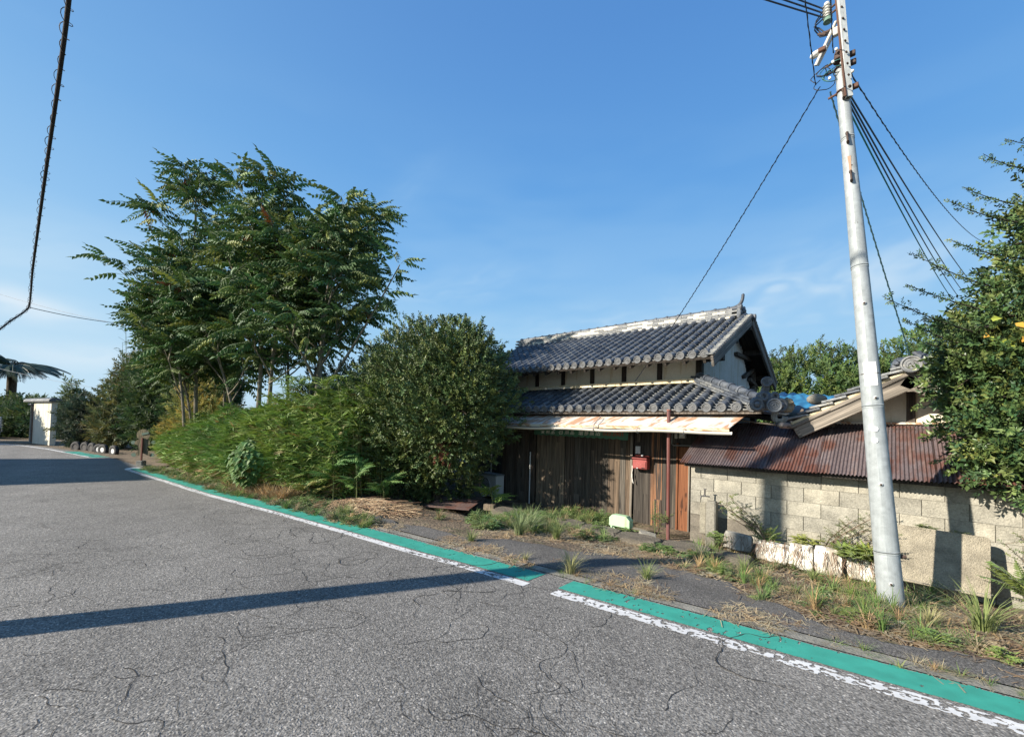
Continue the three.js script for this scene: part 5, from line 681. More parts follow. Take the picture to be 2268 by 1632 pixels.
// ---------- bamboo grass thicket along the road ----------
{
  const spr = [bambooSpray(61, 7, 0.24, 0.026), bambooSpray(62, 6, 0.28, 0.027), bambooSpray(63, 8, 0.20, 0.024)], mat = leafMat(1, 1, 1, { roughness: 0.75 });
  const front = (x) => { const P = [[-17.2, -2.75], [-16.2, -2.62], [-13.5, -2.85], [-11.3, -3.02], [-9.4, -3.62], [-8.6, -4.25], [-8.0, -5.0]]; for (let i = 0; i < P.length - 1; i++) if (x <= P[i + 1][0] && x >= P[i][0]) return lerp(P[i][1], P[i + 1][1], (x - P[i][0]) / (P[i + 1][0] - P[i][0])); return -4; };
  const zones = [ // x range, height, depth, tint, label
    [-17.0, -13.6, 1.55, 2.0, [0.20, 0.31, 0.055], 'low bright bamboo grass thicket by the side street end', 2600],
    [-13.9, -10.9, 1.75, 2.0, [0.15, 0.265, 0.05], 'dense green bamboo grass thicket along the road under the tall trees', 4600],
    [-11.3, -8.5, 2.05, 1.7, [0.22, 0.32, 0.06], 'tall yellow green bamboo clump with long leaves next to the round evergreen', 4600]];
  zones.forEach(([x0, x1, h, dp, base, label, n], zi) => {
    const R = rng(1000 + zi), o = thing('bamboo_thicket', label, 'bamboo', [0, 0, 0], 'bamboo grass along the road'), per = spr.map(() => []), col = spr.map(() => []), st = [];
    for (let i = 0; i < n; i++) { const x = lerp(x0, x1, R()), f = front(x), back = R() * R() * dp, top = h * (0.62 + 0.38 * step(0, 0.6, back)) * (0.70 + 0.6 * fbm(x * 1.6, back * 1.5, 1010 + zi, 3)), y = top * (zi === 2 ? 0.03 + 1.0 * R() : Math.pow(R(), 0.5)), bulge = 0.35 * Math.sin(Math.PI * clamp(y / h)) ; const p = V(x, 0.06 + y, f - back + bulge * (back < 0.5 ? 1 : 0)), g = (R() * 3) | 0; per[g].push(facing(p, V((R() - 0.5) * 1.6, 0.15 + R() * 0.7, 0.35 + (R() - 0.4) * 1.3), (R() - 0.5) * 1.4, 0.75 + R() * 0.6)); const dry = R() < (y < 0.5 ? 0.30 : 0.05); col[g].push(tint(R, dry ? [0.30, 0.22, 0.09] : base, 0.35, 0.16)); }
    for (let i = 0; i < n / 13; i++) { const x = lerp(x0, x1, R()), f = front(x), b = R() * dp * 0.8, H = h * (0.45 + 0.35 * R()); st.push(tube([V(x, 0, f - b), V(x + (R() - 0.5) * 0.15, H * 0.5, f - b + (R() - 0.4) * 0.1), V(x + (R() - 0.5) * 0.4, H, f - b + (R() - 0.4) * 0.3)], 0.006, 4, false)); }
    part('culms', join(st), std({ color: zi === 2 ? rgb(0.32, 0.28, 0.11) : rgb(0.20, 0.19, 0.08), roughness: 0.6 }), o, 'stuff'); spr.forEach((g, i) => copies('leaves', g, mat, per[i], col[i], o));
  });
  { // arching bare-tipped canes above the clump
    const R = rng(1040), o = thing('bamboo_thicket', 'loose arching bamboo shoots above the clump near the evergreen', 'bamboo', [0, 0, 0], 'bamboo grass along the road'), st = [], per = []; for (let i = 0; i < 34; i++) { const x = -10.9 + R() * 2.6, z = front(Math.max(-11.2, x)) - 0.3 - R() * 0.8, H = 1.9 + R() * 0.75, dx = (R() - 0.35) * 0.8, dz = (R() - 0.3) * 0.5; const p = [V(x, 0, z), V(x + dx * 0.2, H * 0.7, z + dz * 0.2), V(x + dx * 0.6, H, z + dz * 0.6), V(x + dx, H * 0.98, z + dz)]; st.push(tube(p, 0.005, 4, false)); for (let k = 0; k < 7; k++) { const t = 0.35 + 0.65 * k / 6, q = new THREE.CatmullRomCurve3(p).getPoint(t); per.push(facing(q, V(dx + (R() - 0.5), R() * 0.6 - 0.1, dz + (R() - 0.5) + 0.2), (R() - 0.5), 0.8 + R() * 0.4)); } } part('culms', join(st), std({ color: rgb(0.36, 0.34, 0.12), roughness: 0.6 }), o, 'stuff'); copies('leaves', spr[1], mat, per, per.map(() => tint(R, [0.20, 0.30, 0.06], 0.3)), o);
  }
  // vine with heart-shaped leaves hung over the thicket
  { const R = rng(1050), l = []; leaf(l, V(0, 0, 0), V(0, -0.75, 0.55), V(0, 0.5, 1), 0.13, 0.12, 0.1, 0.35); const g = leavesGeo(l), o = thing('heart_leaf_vine', 'rounded mound of broad heart-shaped vine leaves on the bamboo grass', 'vine', [-10.35, 0, -2.98]), per = []; for (let i = 0; i < 330; i++) { const a = (R() - 0.5) * 3.4, t = R(), r = (0.30 + 0.26 * fbm(a * 1.5 + 9, t * 3, 1051, 3)) * Math.sin(Math.PI * (0.12 + 0.82 * t)) + 0.05 * R(); per.push(facing(V(Math.sin(a) * r, 0.25 + t * 0.95, Math.cos(a) * r * 0.75), V(Math.sin(a), 0.25, Math.cos(a)), (R() - 0.5) * 0.6, 0.75 + R() * 0.5)); } copies('leaves', g, leafMat(1, 1, 1, { roughness: 0.45 }), per, per.map(() => tint(R, [0.115, 0.205, 0.055], 0.3)), o); part('stem', tube([V(0, 0, -0.1), V(0.05, 0.6, 0), V(-0.05, 1.2, 0.05)], 0.01, 5), barkDark, o); }
  // dark leaves behind, closing the thicket
  // saplings with feathered leaves in front of the thicket and by the air conditioner
  const pn = [pinnate(71, 0.55, 11, 0.13, 0.034), pinnate(72, 0.46, 10, 0.12, 0.032)], pm = leafMat(1, 1, 1, { roughness: 0.7 });
  [[-9.75, -3.35, 0.75, 9, 'feather-leaved sapling low beside the heart-leaf vine'], [-9.1, -3.62, 0.55, 8, 'feather-leaved sapling at the foot of the tall bamboo clump'], [-8.55, -4.0, 1.15, 13, 'feather-leaved sapling right of the tall bamboo clump'], [-8.05, -4.25, 0.8, 10, 'feather-leaved sapling above the straw heap'], [-7.85, -4.75, 0.5, 9, 'feather-leaved sapling left of the steel plate under the evergreen'], [-8.8, -3.6, 0.35, 7, 'small yellowish sapling between straw heap and bamboo'], [-6.62, -6.72, 0.42, 9, 'bright feather-leaved sapling in front of the air conditioner']].forEach(([x, z, h, n, label], i) => { const R = rng(1060 + i), o = thing('sapling', label, 'sapling', [x, groundY(x, z), z], 'feather-leaved saplings'), per = []; part('stem', tube([V(0, 0, 0), V(0.03, h * 0.5, 0.02), V(0.0, h, 0.04)], (t) => lerp(0.014, 0.006, t), 5), std({ color: rgb(0.20, 0.22, 0.08) }), o); for (let k = 0; k < n * 2; k++) { const t = 0.35 + 0.65 * ((k * 0.62) % 1), a = k * 2.4 + i; per.push(facing(V(0, h * t, 0.03 * t), V(Math.cos(a), 0.35 + R() * 0.5, Math.sin(a)), (R() - 0.5) * 0.4, 0.65 + 0.4 * R())); } copies('leaves', pn[i % 2], pm, per, per.map(() => tint(R, i === 5 ? [0.30, 0.31, 0.08] : i === 6 ? [0.21, 0.34, 0.07] : [0.13, 0.255, 0.055], 0.25)), o); });
}
// ---------- the far left: dark bamboo, hedge, palm, garden wall ----------
{
  const spr = [bambooSpray(81, 7, 0.34, 0.045), bambooSpray(82, 8, 0.30, 0.045), sprig(83, 12, 0.3, 0.14, 0.06)], mat = leafMat(1, 1, 1);
  const grove = (name, label, cat, pos, L, dens, base, seed, opt = {}) => { const o = thing(name, label, cat, pos, opt.group); branches(o, [0, L[0][1] * 0.45, 0], L, opt.r ?? 0.09, barkDark, seed, 4); crown(o, L, dens, spr, mat, base, seed + 1, { deep: 0.55, lump: 0.3, floor: 0, up: 0.25, ...opt }); return o; };
  grove('bamboo_grove', 'tall dark bamboo grove behind the row of tyres', 'bamboo', [-27.6, 0, -4.2], [[0, 3.6, 0, 1.5, 2.3, 1.6], [1.2, 2.6, 0.4, 1.5, 2.3, 1.5], [-1.0, 2.4, 0.6, 1.6, 2.2, 1.3], [0.5, 1.4, 0.9, 2.2, 1.4, 1.0]], 30, [[0.055, 0.10, 0.034], [0.08, 0.125, 0.04]], 1100, { scale: 1.1 });
  grove('bamboo_grove', 'dark leafy grove left of the tall trees, behind the gravel lot', 'bamboo', [-24.6, 0, -5.0], [[0, 3.2, 0, 1.6, 2.4, 1.6], [1.4, 2.2, 0.2, 1.4, 2.2, 1.4], [-0.9, 1.6, 0.7, 1.5, 1.6, 1.0]], 30, [[0.048, 0.09, 0.03], [0.065, 0.11, 0.036]], 1110, { scale: 1.1 });
  grove('bamboo_grove', 'olive bamboo with thin culms right of the white garden wall', 'bamboo', [-29.8, 0, -2.6], [[0, 2.0, 0, 1.3, 1.9, 1.2], [0.8, 1.2, 0.5, 1.3, 1.2, 0.8], [-0.4, 3.6, -0.2, 0.7, 1.3, 0.7]], 32, [[0.15, 0.165, 0.060], [0.18, 0.18, 0.07], [0.10, 0.13, 0.05]], 1120, { scale: 1.0 });
  grove('yellow_bamboo', 'yellowish bamboo at the left end of the thicket behind the cutout sign', 'bamboo', [-20.4, 0, -3.75], [[0, 1.4, 0, 1.0, 1.5, 0.8], [0.5, 2.3, -0.3, 0.7, 0.9, 0.7], [-0.6, 0.8, 0.3, 0.9, 0.9, 0.6], [1.6, 1.2, -0.1, 1.1, 1.2, 0.8]], 40, [[0.32, 0.30, 0.08], [0.40, 0.34, 0.10], [0.22, 0.25, 0.07]], 1130, { scale: 0.75 });
  grove('flowering_bush', 'dark bush with a few pink blossoms against the white garden wall', 'bush', [-30.9, 0, -1.1], [[0, 1.1, 0, 1.15, 1.25, 0.8], [0.5, 1.9, -0.2, 0.8, 0.7, 0.6], [-0.7, 1.6, 0.1, 0.8, 0.6, 0.5]], 34, [[0.05, 0.08, 0.05], [0.065, 0.09, 0.05]], 1140, { scale: 0.95 });
  grove('hedge_tree', 'rounded dark hedge tree beyond the white garden wall', 'tree', [-46, 0, 1.2], [[0, 1.3, 0, 3, 1.3, 2.0], [3, 1.2, -1, 2.5, 1.1, 1.6], [-4, 1.4, 1, 3, 1.3, 2]], 12, [[0.06, 0.105, 0.035], [0.085, 0.125, 0.04]], 1150, { scale: 1.6 });
  grove('hedge_tree', 'broad dark hedge tree at the far end of the road', 'tree', [-50, 0, 6], [[0, 1.5, 0, 3, 1.5, 3], [2, 1.3, -3, 2.5, 1.2, 2]], 12, [[0.085, 0.11, 0.04], [0.11, 0.135, 0.05]], 1160, { scale: 1.6 });
  grove('pointed_tree', 'small pointed light green tree above the white garden wall', 'tree', [-41.0, 0, -0.9], [[0, 1.8, 0, 0.7, 1.2, 0.7], [0.1, 3.1, 0, 0.45, 0.9, 0.45], [0, 0.9, 0, 1.0, 0.9, 0.8]], 24, [[0.14, 0.18, 0.06], [0.10, 0.14, 0.05]], 1170, { scale: 1.2 });
  { const R = rng(1180), o = thing('tall_bamboo_culm', 'two tall thin bamboo culms with bare tips rising above the dark grove', 'bamboo', [-29.2, 0, -2.7]), per = []; for (const [x, tx, h] of [[0, -0.95, 7.4], [-0.7, -0.9, 5.6]]) { const p = [V(x, 0, 0), V(x + tx * 0.25, h * 0.5, 0.1), V(x + tx, h, 0.2)]; part('culm', tube(new THREE.CatmullRomCurve3(p).getPoints(14), (t) => lerp(0.03, 0.006, t), 5), std({ color: rgb(0.16, 0.18, 0.09) }), o); const tw = []; for (let k = 0; k < 22; k++) { const q = new THREE.CatmullRomCurve3(p).getPoint(0.35 + 0.62 * k / 22), a = k * 2.4, e = q.clone().add(V(Math.cos(a) * 0.35, 0.22, Math.sin(a) * 0.35)); tw.push(tube([q, e], 0.006, 3, false)); if (k < 14) per.push(facing(e, V(Math.cos(a), 0.3, Math.sin(a)), 0, 0.6)); } part('twigs', join(tw), std({ color: rgb(0.18, 0.18, 0.10) }), o, 'stuff'); } copies('leaves', spr[0], mat, per, per.map(() => tint(R, [0.09, 0.10, 0.04])), o); }
  { const R = rng(1190), o = thing('palm_tree', 'palm tree with arching feather fronds at the far left edge', 'palm', [-52, 0, 2.1]); part('trunk', tube([V(0, 0, 0), V(0, 5.0, 0)], 0.28, 10), barkDark, o); const l = [], pts = []; for (let i = 0; i <= 10; i++) { const t = i / 10; pts.push(V(0, 1.15 * t - 1.75 * t * t, 2.7 * t)); } const cv = new THREE.CatmullRomCurve3(pts); for (let i = 0; i < 46; i++) { const t = 0.12 + 0.88 * i / 46, p = cv.getPoint(t); for (const s of [-1, 1]) leaf(l, p, V(s, -0.35, 0.75), UP, 0.55 * Math.sin(Math.PI * (0.2 + 0.7 * t)) + 0.1, 0.05, 0.35, 0.4); } const fg = leavesGeo(l, [tube(pts, 0.02, 4, false)]); for (let i = 0; i < 44; i++) { const m = part('frond', fg, glossLeaf(0.045, 0.065, 0.035), o); m.position.set(0, 4.9 + (i % 5) * 0.1, 0); m.rotation.order = 'YXZ'; m.rotation.set(-0.75 + 1.15 * ((i * 0.618) % 1), i * 2.4, 0); m.scale.setScalar(0.85 + 0.3 * R()); } }
}
{ // white garden wall with tiled coping and a wooden door
  const A = V(-32.7, 0, -0.25), B = V(-36.6, 0, 0.75), d = B.clone().sub(A), L = d.length(), yaw = Math.atan2(-d.z, d.x), o = thing('garden_wall', 'white corrugated garden wall with tiled coping and brown door at far left', 'wall', [A.x, 0, A.z]); o.rotation.y = yaw; o.scale.y = 1.08; const R = rng(1200);
  part('wall', planeUV(new THREE.BoxGeometry(2.55, 2.15, 0.2).translate(1.28, 1.05, -0.1)), std({ color: rgb(0.72, 0.72, 0.68), roughness: 0.9, map: rep(mapPlaster, 0.5) }), o); for (let i = 0; i < 10; i++) part('wall_panel', boxAt(0.235, 2.1, 0.03, 0.14 + i * 0.25, 1.05, 0.015, 0.012), std({ color: rgb(0.70, 0.71, 0.68), roughness: 0.85 }), o);
  for (let i = 0; i < 17; i++) { const m = part('coping_tile', planeUV(new THREE.CylinderGeometry(0.27, 0.27, 0.225, 12, 1, false, -Math.PI / 2, Math.PI).rotateZ(Math.PI / 2).rotateX(-Math.PI / 2)), [TILE[2], PAN[1], matNoshi[1]][(R() * 3) | 0], o); m.position.set(-0.15 + i * 0.23, 2.12, -0.1); m.scale.set(1, 0.6 + (i % 2) * 0.03, 1); }
  part('coping_bed', boxAt(3.9, 0.08, 0.5, 1.75, 2.12, -0.1), PAN[1], o);
  for (let i = 0; i < 5; i++) part('door_plank', boxAt(0.2, 1.85, 0.04, 2.7 + i * 0.21, 0.93, 0.0), wood(0.30, 0.19, 0.13), o); part('door_frame', boxAt(0.08, 2.0, 0.1, 3.8, 1.0, 0.02), wood(0.75, 0.72, 0.66), o); part('door_frame', boxAt(0.08, 2.0, 0.1, 2.58, 1.0, 0.02), woodDark[1], o);
  { const m = part('door_roof', planeUV(cbox(1.75, 0.09, 0.75, 0.02)), TILE[1], o); m.position.set(3.25, 1.90, 0.28); m.rotation.x = 0.22; } part('step', boxAt(1.4, 0.1, 0.6, 3.2, 0.02, 0.4), matKerb, o);
}
{ // low stone wall and fence beyond the garden wall
  const R = rng(1210), o = thing('stone_wall', 'low rough stone wall at the far left beyond the garden door', 'wall', [-41.5, 0, 2.2]); for (let i = 0; i < 26; i++) { const g = new THREE.DodecahedronGeometry(0.3, 0); const m = part('stone', planeUV(g), concrete(0.5, 0.42, 0.34, 1), o); m.position.set(-(i % 13) * 0.3 * 1.05, 0.22 + ((i / 13) | 0) * 0.34, (i % 13) * 0.13); m.rotation.set(R() * 3, R() * 3, R() * 3); m.scale.set(0.8, 0.65, 0.7); }
  const f = thing('rail_fence', 'grey horizontal rail fence above the low stone wall at far left', 'fence', [-42.5, 0.5, 1.9]); for (let i = 0; i < 4; i++) part('rail', boxAt(4.2, 0.07, 0.04, -1.2, 0.25 + i * 0.16, 0.2, 0.01), matGrey, f); for (let i = 0; i < 3; i++) part('post', boxAt(0.07, 1.0, 0.07, -3 + i * 1.8, 0.35, 0.15, 0.01), matGrey, f);
}
{ // half-buried tyres edging the gravel lot
  const g = new THREE.TorusGeometry(0.235, 0.115, 12, 26), p = g.attributes.position; for (let i = 0; i < p.count; i++) { const r = Math.hypot(p.getX(i), p.getY(i)), z = p.getZ(i); p.setZ(i, Math.sign(z) * Math.min(Math.abs(z) * 1.3, 0.1)); if (r > 0.33) { const a = Math.atan2(p.getY(i), p.getX(i)); const k = 1 + 0.015 * Math.sign(Math.sin(a * 26)); p.setX(i, p.getX(i) * k); p.setY(i, p.getY(i) * k); } } g.computeVertexNormals();
  const rub = std({ color: rgb(0.018, 0.018, 0.019), roughness: 0.75 }), hub = std({ color: rgb(0.62, 0.62, 0.60), roughness: 0.8 });
  const L = ['black half-buried tyre nearest the road with white-painted hollow', 'half-buried tyre second from the front, white inside', 'half-buried tyre close behind the second, white inside', 'plain dark half-buried tyre in the middle of the row', 'dark half-buried tyre in grass, second from the far end', 'dark half-buried tyre at the far end of the row'];
  [[-24.8, -1.93], [-25.87, -1.67], [-26.24, -1.56], [-27.35, -1.39], [-28.15, -1.20], [-28.63, -0.92]].forEach(([x, z], i) => { const o = thing('tyre', L[i], 'tyre', [x, 0.10, z], 'half-buried tyres by the gravel lot'); o.rotation.y = 0.42 + (i % 3) * 0.12; o.scale.setScalar(0.72); part('rubber', g, rub, o); part('filling', new THREE.CylinderGeometry(0.17, 0.17, 0.16, 18).rotateX(Math.PI / 2), i < 3 ? hub : std({ color: rgb(0.08, 0.075, 0.07) }), o); });
}
{ // child-shaped cutout board on a post, seen from behind
  const o = thing('cutout_sign', 'plywood child-shaped warning cutout on a post in a concrete foot, seen from behind', 'sign', [-18.19, 0, -2.1]); o.rotation.y = 0.8; const ply = wood(0.42, 0.37, 0.23, 1, 1), gr = std({ color: rgb(0.10, 0.15, 0.11), roughness: 0.8 }), ext = (pts, m, n) => part(n, planeUV(new THREE.ExtrudeGeometry(new THREE.Shape(pts.map((p) => new THREE.Vector2(...p))), { depth: 0.012, bevelEnabled: false }).translate(0, 0, 0)), m, o);
  const circ = []; for (let i = 0; i < 22; i++) circ.push([Math.cos(i / 22 * 6.283) * 0.21, 1.02 + Math.sin(i / 22 * 6.283) * 0.185]); ext(circ, ply, 'head'); ext([[-0.17, 0.86], [0.16, 0.86], [0.25, 0.74], [0.15, 0.66], [0.14, 0.50], [0.26, 0.40], [0.22, 0.33], [0.02, 0.42], [-0.16, 0.32], [-0.22, 0.40], [-0.12, 0.52], [-0.16, 0.68], [-0.26, 0.72], [-0.24, 0.80]], ply, 'body');
  const oval = (x, y, a, b, n) => { const q = []; for (let i = 0; i < 14; i++) q.push([x + Math.cos(i / 14 * 6.283) * a, y + Math.sin(i / 14 * 6.283) * b]); const m = ext(q, gr, n); m.position.z = -0.013; }; oval(-0.31, 0.76, 0.075, 0.06, 'hand'); oval(0.32, 0.78, 0.075, 0.06, 'hand'); oval(-0.28, 0.36, 0.08, 0.06, 'shoe'); oval(0.28, 0.37, 0.08, 0.06, 'shoe'); { const m = ext([[-0.05, 1.07], [0.17, 1.12], [0.18, 1.06], [-0.03, 1.0]], gr, 'stripe'); m.position.z = 0.013; }
  part('post', boxAt(0.045, 0.85, 0.045, 0, 0.50, 0.04), std({ color: rgb(0.16, 0.06, 0.04), roughness: 0.8 }), o); part('foot', boxAt(0.2, 0.18, 0.2, 0, 0.09, 0.04, 0.02), concrete(0.6, 0.62, 0.6), o); part('foot_plate', boxAt(0.42, 0.03, 0.36, 0, 0.012, 0.04), concrete(0.62, 0.62, 0.6), o);
}
// what shades the far road from outside the picture: a house and trees on the left side of the street
{
  const o = thing('street_house', 'two-storey house on the left side of the street, outside the picture', 'house', [-23.8, 0, 11.5]); part('wall', planeUV(new THREE.BoxGeometry(5.8, 5.2, 6).translate(0, 2.6, 0)), matPlaster, o); const sh = new THREE.Shape([[-3.6, 0], [3.6, 0], [0, 1.9]].map((p) => new THREE.Vector2(...p))); part('roof', planeUV(new THREE.ExtrudeGeometry(sh, { depth: 6.4, bevelEnabled: false }).rotateY(Math.PI / 2).translate(-3.2, 5.2, 0)), TILE[1], o);
  const t = thing('street_tree', 'rounded tree on the left side of the street, outside the picture', 'tree', [-38.5, 0, 6.8]); const Lb = [[0, 2.8, 0, 2.0, 1.6, 2.0], [1, 2.0, 0.5, 1.6, 1.3, 1.5]]; branches(t, [0, 1.2, 0], Lb, 0.14, barkDark, 1220, 4); crown(t, Lb, 16, [sprig(84, 12, 0.35, 0.16, 0.08)], leafMat(1, 1, 1), [[0.05, 0.08, 0.03]], 1221, { scale: 1.6 });
}
// ---------- things at the shop front ----------
{ // scalloped green valance with the shop's lettering
  const c = document.createElement('canvas'); c.width = 1024; c.height = 96; const x = c.getContext('2d'); x.fillStyle = '#4f7d63'; x.fillRect(0, 0, 1024, 96); const R = rng(1300); for (let i = 0; i < 900; i++) { x.fillStyle = `rgba(${R() < 0.5 ? '20,50,30' : '120,170,130'},${0.05 + R() * 0.08})`; x.fillRect(R() * 1024, R() * 96, 3 + R() * 14, 2 + R() * 5); }
  // glyphs as strokes on a 0..10 grid
  const G = { shoku: [[5, 0, 0, 3.2], [5, 0, 10, 3.2], [3, 3.4, 7, 3.4], [2.5, 4.6, 7.5, 4.6], [7.5, 4.6, 7.5, 7.2], [2.5, 4.6, 2.5, 10], [2.5, 5.9, 7.5, 5.9], [2.5, 7.2, 7.5, 7.2], [2.5, 9.8, 5, 8.8], [4.5, 7.4, 9.5, 10]], ryo: [[0, 4.4, 5, 4.4], [2.5, 0, 2.5, 10], [0.6, 1, 1.5, 3], [4.6, 1, 3.6, 3], [2.4, 4.6, 0, 8], [2.6, 4.6, 4.6, 7], [6, 1.5, 7, 2.6], [6, 4, 7, 5], [5.4, 7, 10, 6.2], [8.5, 0, 8.5, 10]], hin: [[3, 0.5, 7, 0.5], [3, 0.5, 3, 4], [7, 0.5, 7, 4], [3, 4, 7, 4], [0.5, 5.6, 4.2, 5.6], [0.5, 5.6, 0.5, 10], [4.2, 5.6, 4.2, 10], [0.5, 9.6, 4.2, 9.6], [5.8, 5.6, 9.5, 5.6], [5.8, 5.6, 5.8, 10], [9.5, 5.6, 9.5, 10], [5.8, 9.6, 9.5, 9.6]], dot: [[4.5, 5, 5.5, 5]], nichi: [[2, 0.5, 8, 0.5], [2, 0.5, 2, 10], [8, 0.5, 8, 10], [2, 5, 8, 5], [2, 9.7, 8, 9.7]], yo: [[1.8, 0.5, 9, 0.5], [1.8, 0.5, 1.8, 6], [1.8, 6, 0.6, 10], [9, 0.5, 9, 10], [1.8, 3.5, 9, 3.5], [1.8, 6.6, 9, 6.6], [5.4, 0.5, 5.4, 9.6]], sp: [], hori: [[0, 3, 3.4, 3], [1.7, 0.5, 1.7, 8.4], [0, 9, 3.6, 8], [4.4, 0.8, 9.6, 0.8], [9.6, 0.8, 9.6, 3], [4.4, 3, 9.6, 3], [4.4, 0.8, 4.4, 6], [4.4, 6, 3.6, 10], [7, 3.6, 7, 9.8], [5.2, 4.6, 5.2, 6.4], [8.9, 4.6, 8.9, 6.4], [5.2, 6.4, 8.9, 6.4], [4.8, 7.4, 4.8, 9.8], [9.4, 7.4, 9.4, 9.8], [4.8, 9.8, 9.4, 9.8]], be: [[2.6, 0, 2.6, 1.4], [0.2, 1.6, 5.2, 1.6], [1.2, 2.2, 1.8, 4], [4.2, 2.2, 3.6, 4], [0, 4.4, 5.6, 4.4], [1, 6, 4.6, 6], [1, 6, 1, 10], [4.6, 6, 4.6, 10], [1, 9.6, 4.6, 9.6], [6.8, 0.5, 6.8, 10], [6.8, 0.5, 9.4, 0.5], [9.4, 0.5, 8, 4], [8, 4, 9.6, 6], [9.6, 6, 7.8, 7.6]], sho: [[5, 0, 5, 1.4], [0.8, 1.6, 9.2, 1.6], [3, 2, 3.6, 3.4], [7, 2, 6.4, 3.4], [1, 3.8, 9, 3.8], [1, 3.8, 1, 10], [9, 3.8, 9, 10], [4, 4.2, 3, 6], [6, 4.2, 7.4, 6], [3, 6.6, 7, 6.6], [3, 6.6, 3, 9], [7, 6.6, 7, 9], [3, 9, 7, 9]], ten: [[5, 0, 5, 1.2], [1, 1.4, 9.4, 1.4], [1, 1.4, 0.2, 10], [5.4, 2.4, 5.4, 5.6], [5.4, 3.8, 8.6, 3.8], [3, 5.8, 8.6, 5.8], [3, 5.8, 3, 10], [8.6, 5.8, 8.6, 10], [3, 9.7, 8.6, 9.7]] };
  x.strokeStyle = '#e6e2d2'; x.lineWidth = 5.4; x.lineCap = 'square'; let px = 92; for (const k of ['shoku', 'ryo', 'hin', 'dot', 'nichi', 'yo', 'hin', 'sp', 'hori', 'be', 'sho', 'ten']) { const s = 4.5; for (const [a, b, e, f] of G[k]) { x.beginPath(); x.moveTo(px + a * s, 14 + b * s * 0.98); x.lineTo(px + e * s, 14 + f * s * 0.98); x.stroke(); } px += k === 'dot' || k === 'sp' ? 26 : 63; }
  x.fillStyle = '#a8442c'; x.font = 'bold 46px sans-serif'; x.fillText('42-2901', px + 44, 58, 170); x.strokeStyle = '#a8442c'; x.lineWidth = 5; x.beginPath(); x.arc(px + 22, 42, 14, 0, 6.3); x.stroke(); x.beginPath(); x.moveTo(px + 8, 22); x.lineTo(px + 36, 22); x.moveTo(px + 22, 36); x.lineTo(px + 22, 50); x.stroke();
  const t = new THREE.CanvasTexture(c); t.colorSpace = THREE.SRGBColorSpace; t.magFilter = THREE.LinearFilter;
  const pos = [], uv = [], idx = [], N = 190, X0 = -6.29, X1 = -3.88; for (let i = 0; i <= N; i++) { const u = i / N, xx = lerp(X0, X1, u), top = lerp(1.565, 1.628, u), sc = u > 0.93 ? 0 : 0.026 * (1 - Math.abs(Math.sin(u * Math.PI * 15.5))), bot = lerp(1.445, 1.415, u) + sc, wz = -7.72 + 0.012 * Math.sin(u * 31) + 0.02 * Math.sin(u * 9); for (let j = 0; j <= 3; j++) { const v = j / 3; pos.push(xx, lerp(bot, top, v), wz - 0.03 * v); const y = lerp(bot, top, v), v0 = (y - lerp(1.435, 1.405, u)) / (top - lerp(1.435, 1.405, u)); uv.push(u, v0); } }
  for (let i = 0; i < N; i++) for (let j = 0; j < 3; j++) { const k = i * 4 + j; idx.push(k, k + 4, k + 1, k + 1, k + 4, k + 5); }
  single('shop_valance', geoOf(pos, idx, uv), std({ map: t, roughness: 0.85 }), 'green scalloped shop valance with white lettering and a red phone number', 'sign');
}
{ // red letter box
  const o = thing('letter_box', 'faded red metal letter box on the dark boards of the shop front', 'letter box', [-3.69, 0.97, -7.93]), red = std({ color: rgb(0.36, 0.075, 0.075), roughness: 0.6, map: rep(mapPlaster, 2) }), dk = std({ color: rgb(0.02, 0.02, 0.02) });
  part('body', boxAt(0.30, 0.21, 0.15, 0, -0.01, 0, 0.012), red, o); const lid = part('lid', planeUV(cbox(0.32, 0.035, 0.19, 0.012)), std({ color: rgb(0.24, 0.05, 0.05), roughness: 0.7, map: rep(mapPlaster, 2) }), o); lid.position.set(0, 0.112, 0.012); lid.rotation.x = 0.25; part('door', boxAt(0.26, 0.14, 0.012, 0, -0.03, 0.081, 0.006), red, o); part('slot', boxAt(0.07, 0.014, 0.006, 0.08, -0.085, 0.089, 0.002), dk, o); part('latch', boxAt(0.035, 0.02, 0.012, -0.04, -0.095, 0.09, 0.004), matGrey, o); part('emblem', new THREE.TorusGeometry(0.035, 0.004, 5, 20).scale(1.4, 0.7, 1).translate(-0.01, -0.02, 0.088), std({ color: rgb(0.5, 0.16, 0.14), roughness: 0.7 }), o);
  part('bracket', boxAt(0.04, 0.05, 0.05, 0, 0.15, -0.05), matGrey, o);
  single('cord', tube([V(-0.02, 0.03, 0), V(-0.01, -0.06, 0.01), V(-0.035, -0.16, 0.008), V(-0.005, -0.26, 0.015), V(0.012, -0.33, 0.01), V(-0.012, -0.30, 0.012), V(-0.02, -0.12, 0)], 0.006, 5), std({ color: rgb(0.72, 0.70, 0.64) }), 'loop of white cord hanging below the red letter box', 'cord', [-3.86, 0.88, -7.94]);
  single('name_plate', boxAt(0.105, 0.15, 0.012, 0, 0, 0, 0.003), std({ color: rgb(0.55, 0.56, 0.55), roughness: 0.6 }), 'pale grey plate on the boards just above the letter box', 'plate', [-3.795, 1.225, -7.995]); single('name_plate', boxAt(0.07, 0.17, 0.012, 0, 0, 0, 0.003), wood(0.34, 0.3, 0.25), 'narrow dark wooden name plate above the pale plate', 'plate', [-3.785, 1.47, -7.995]);
}
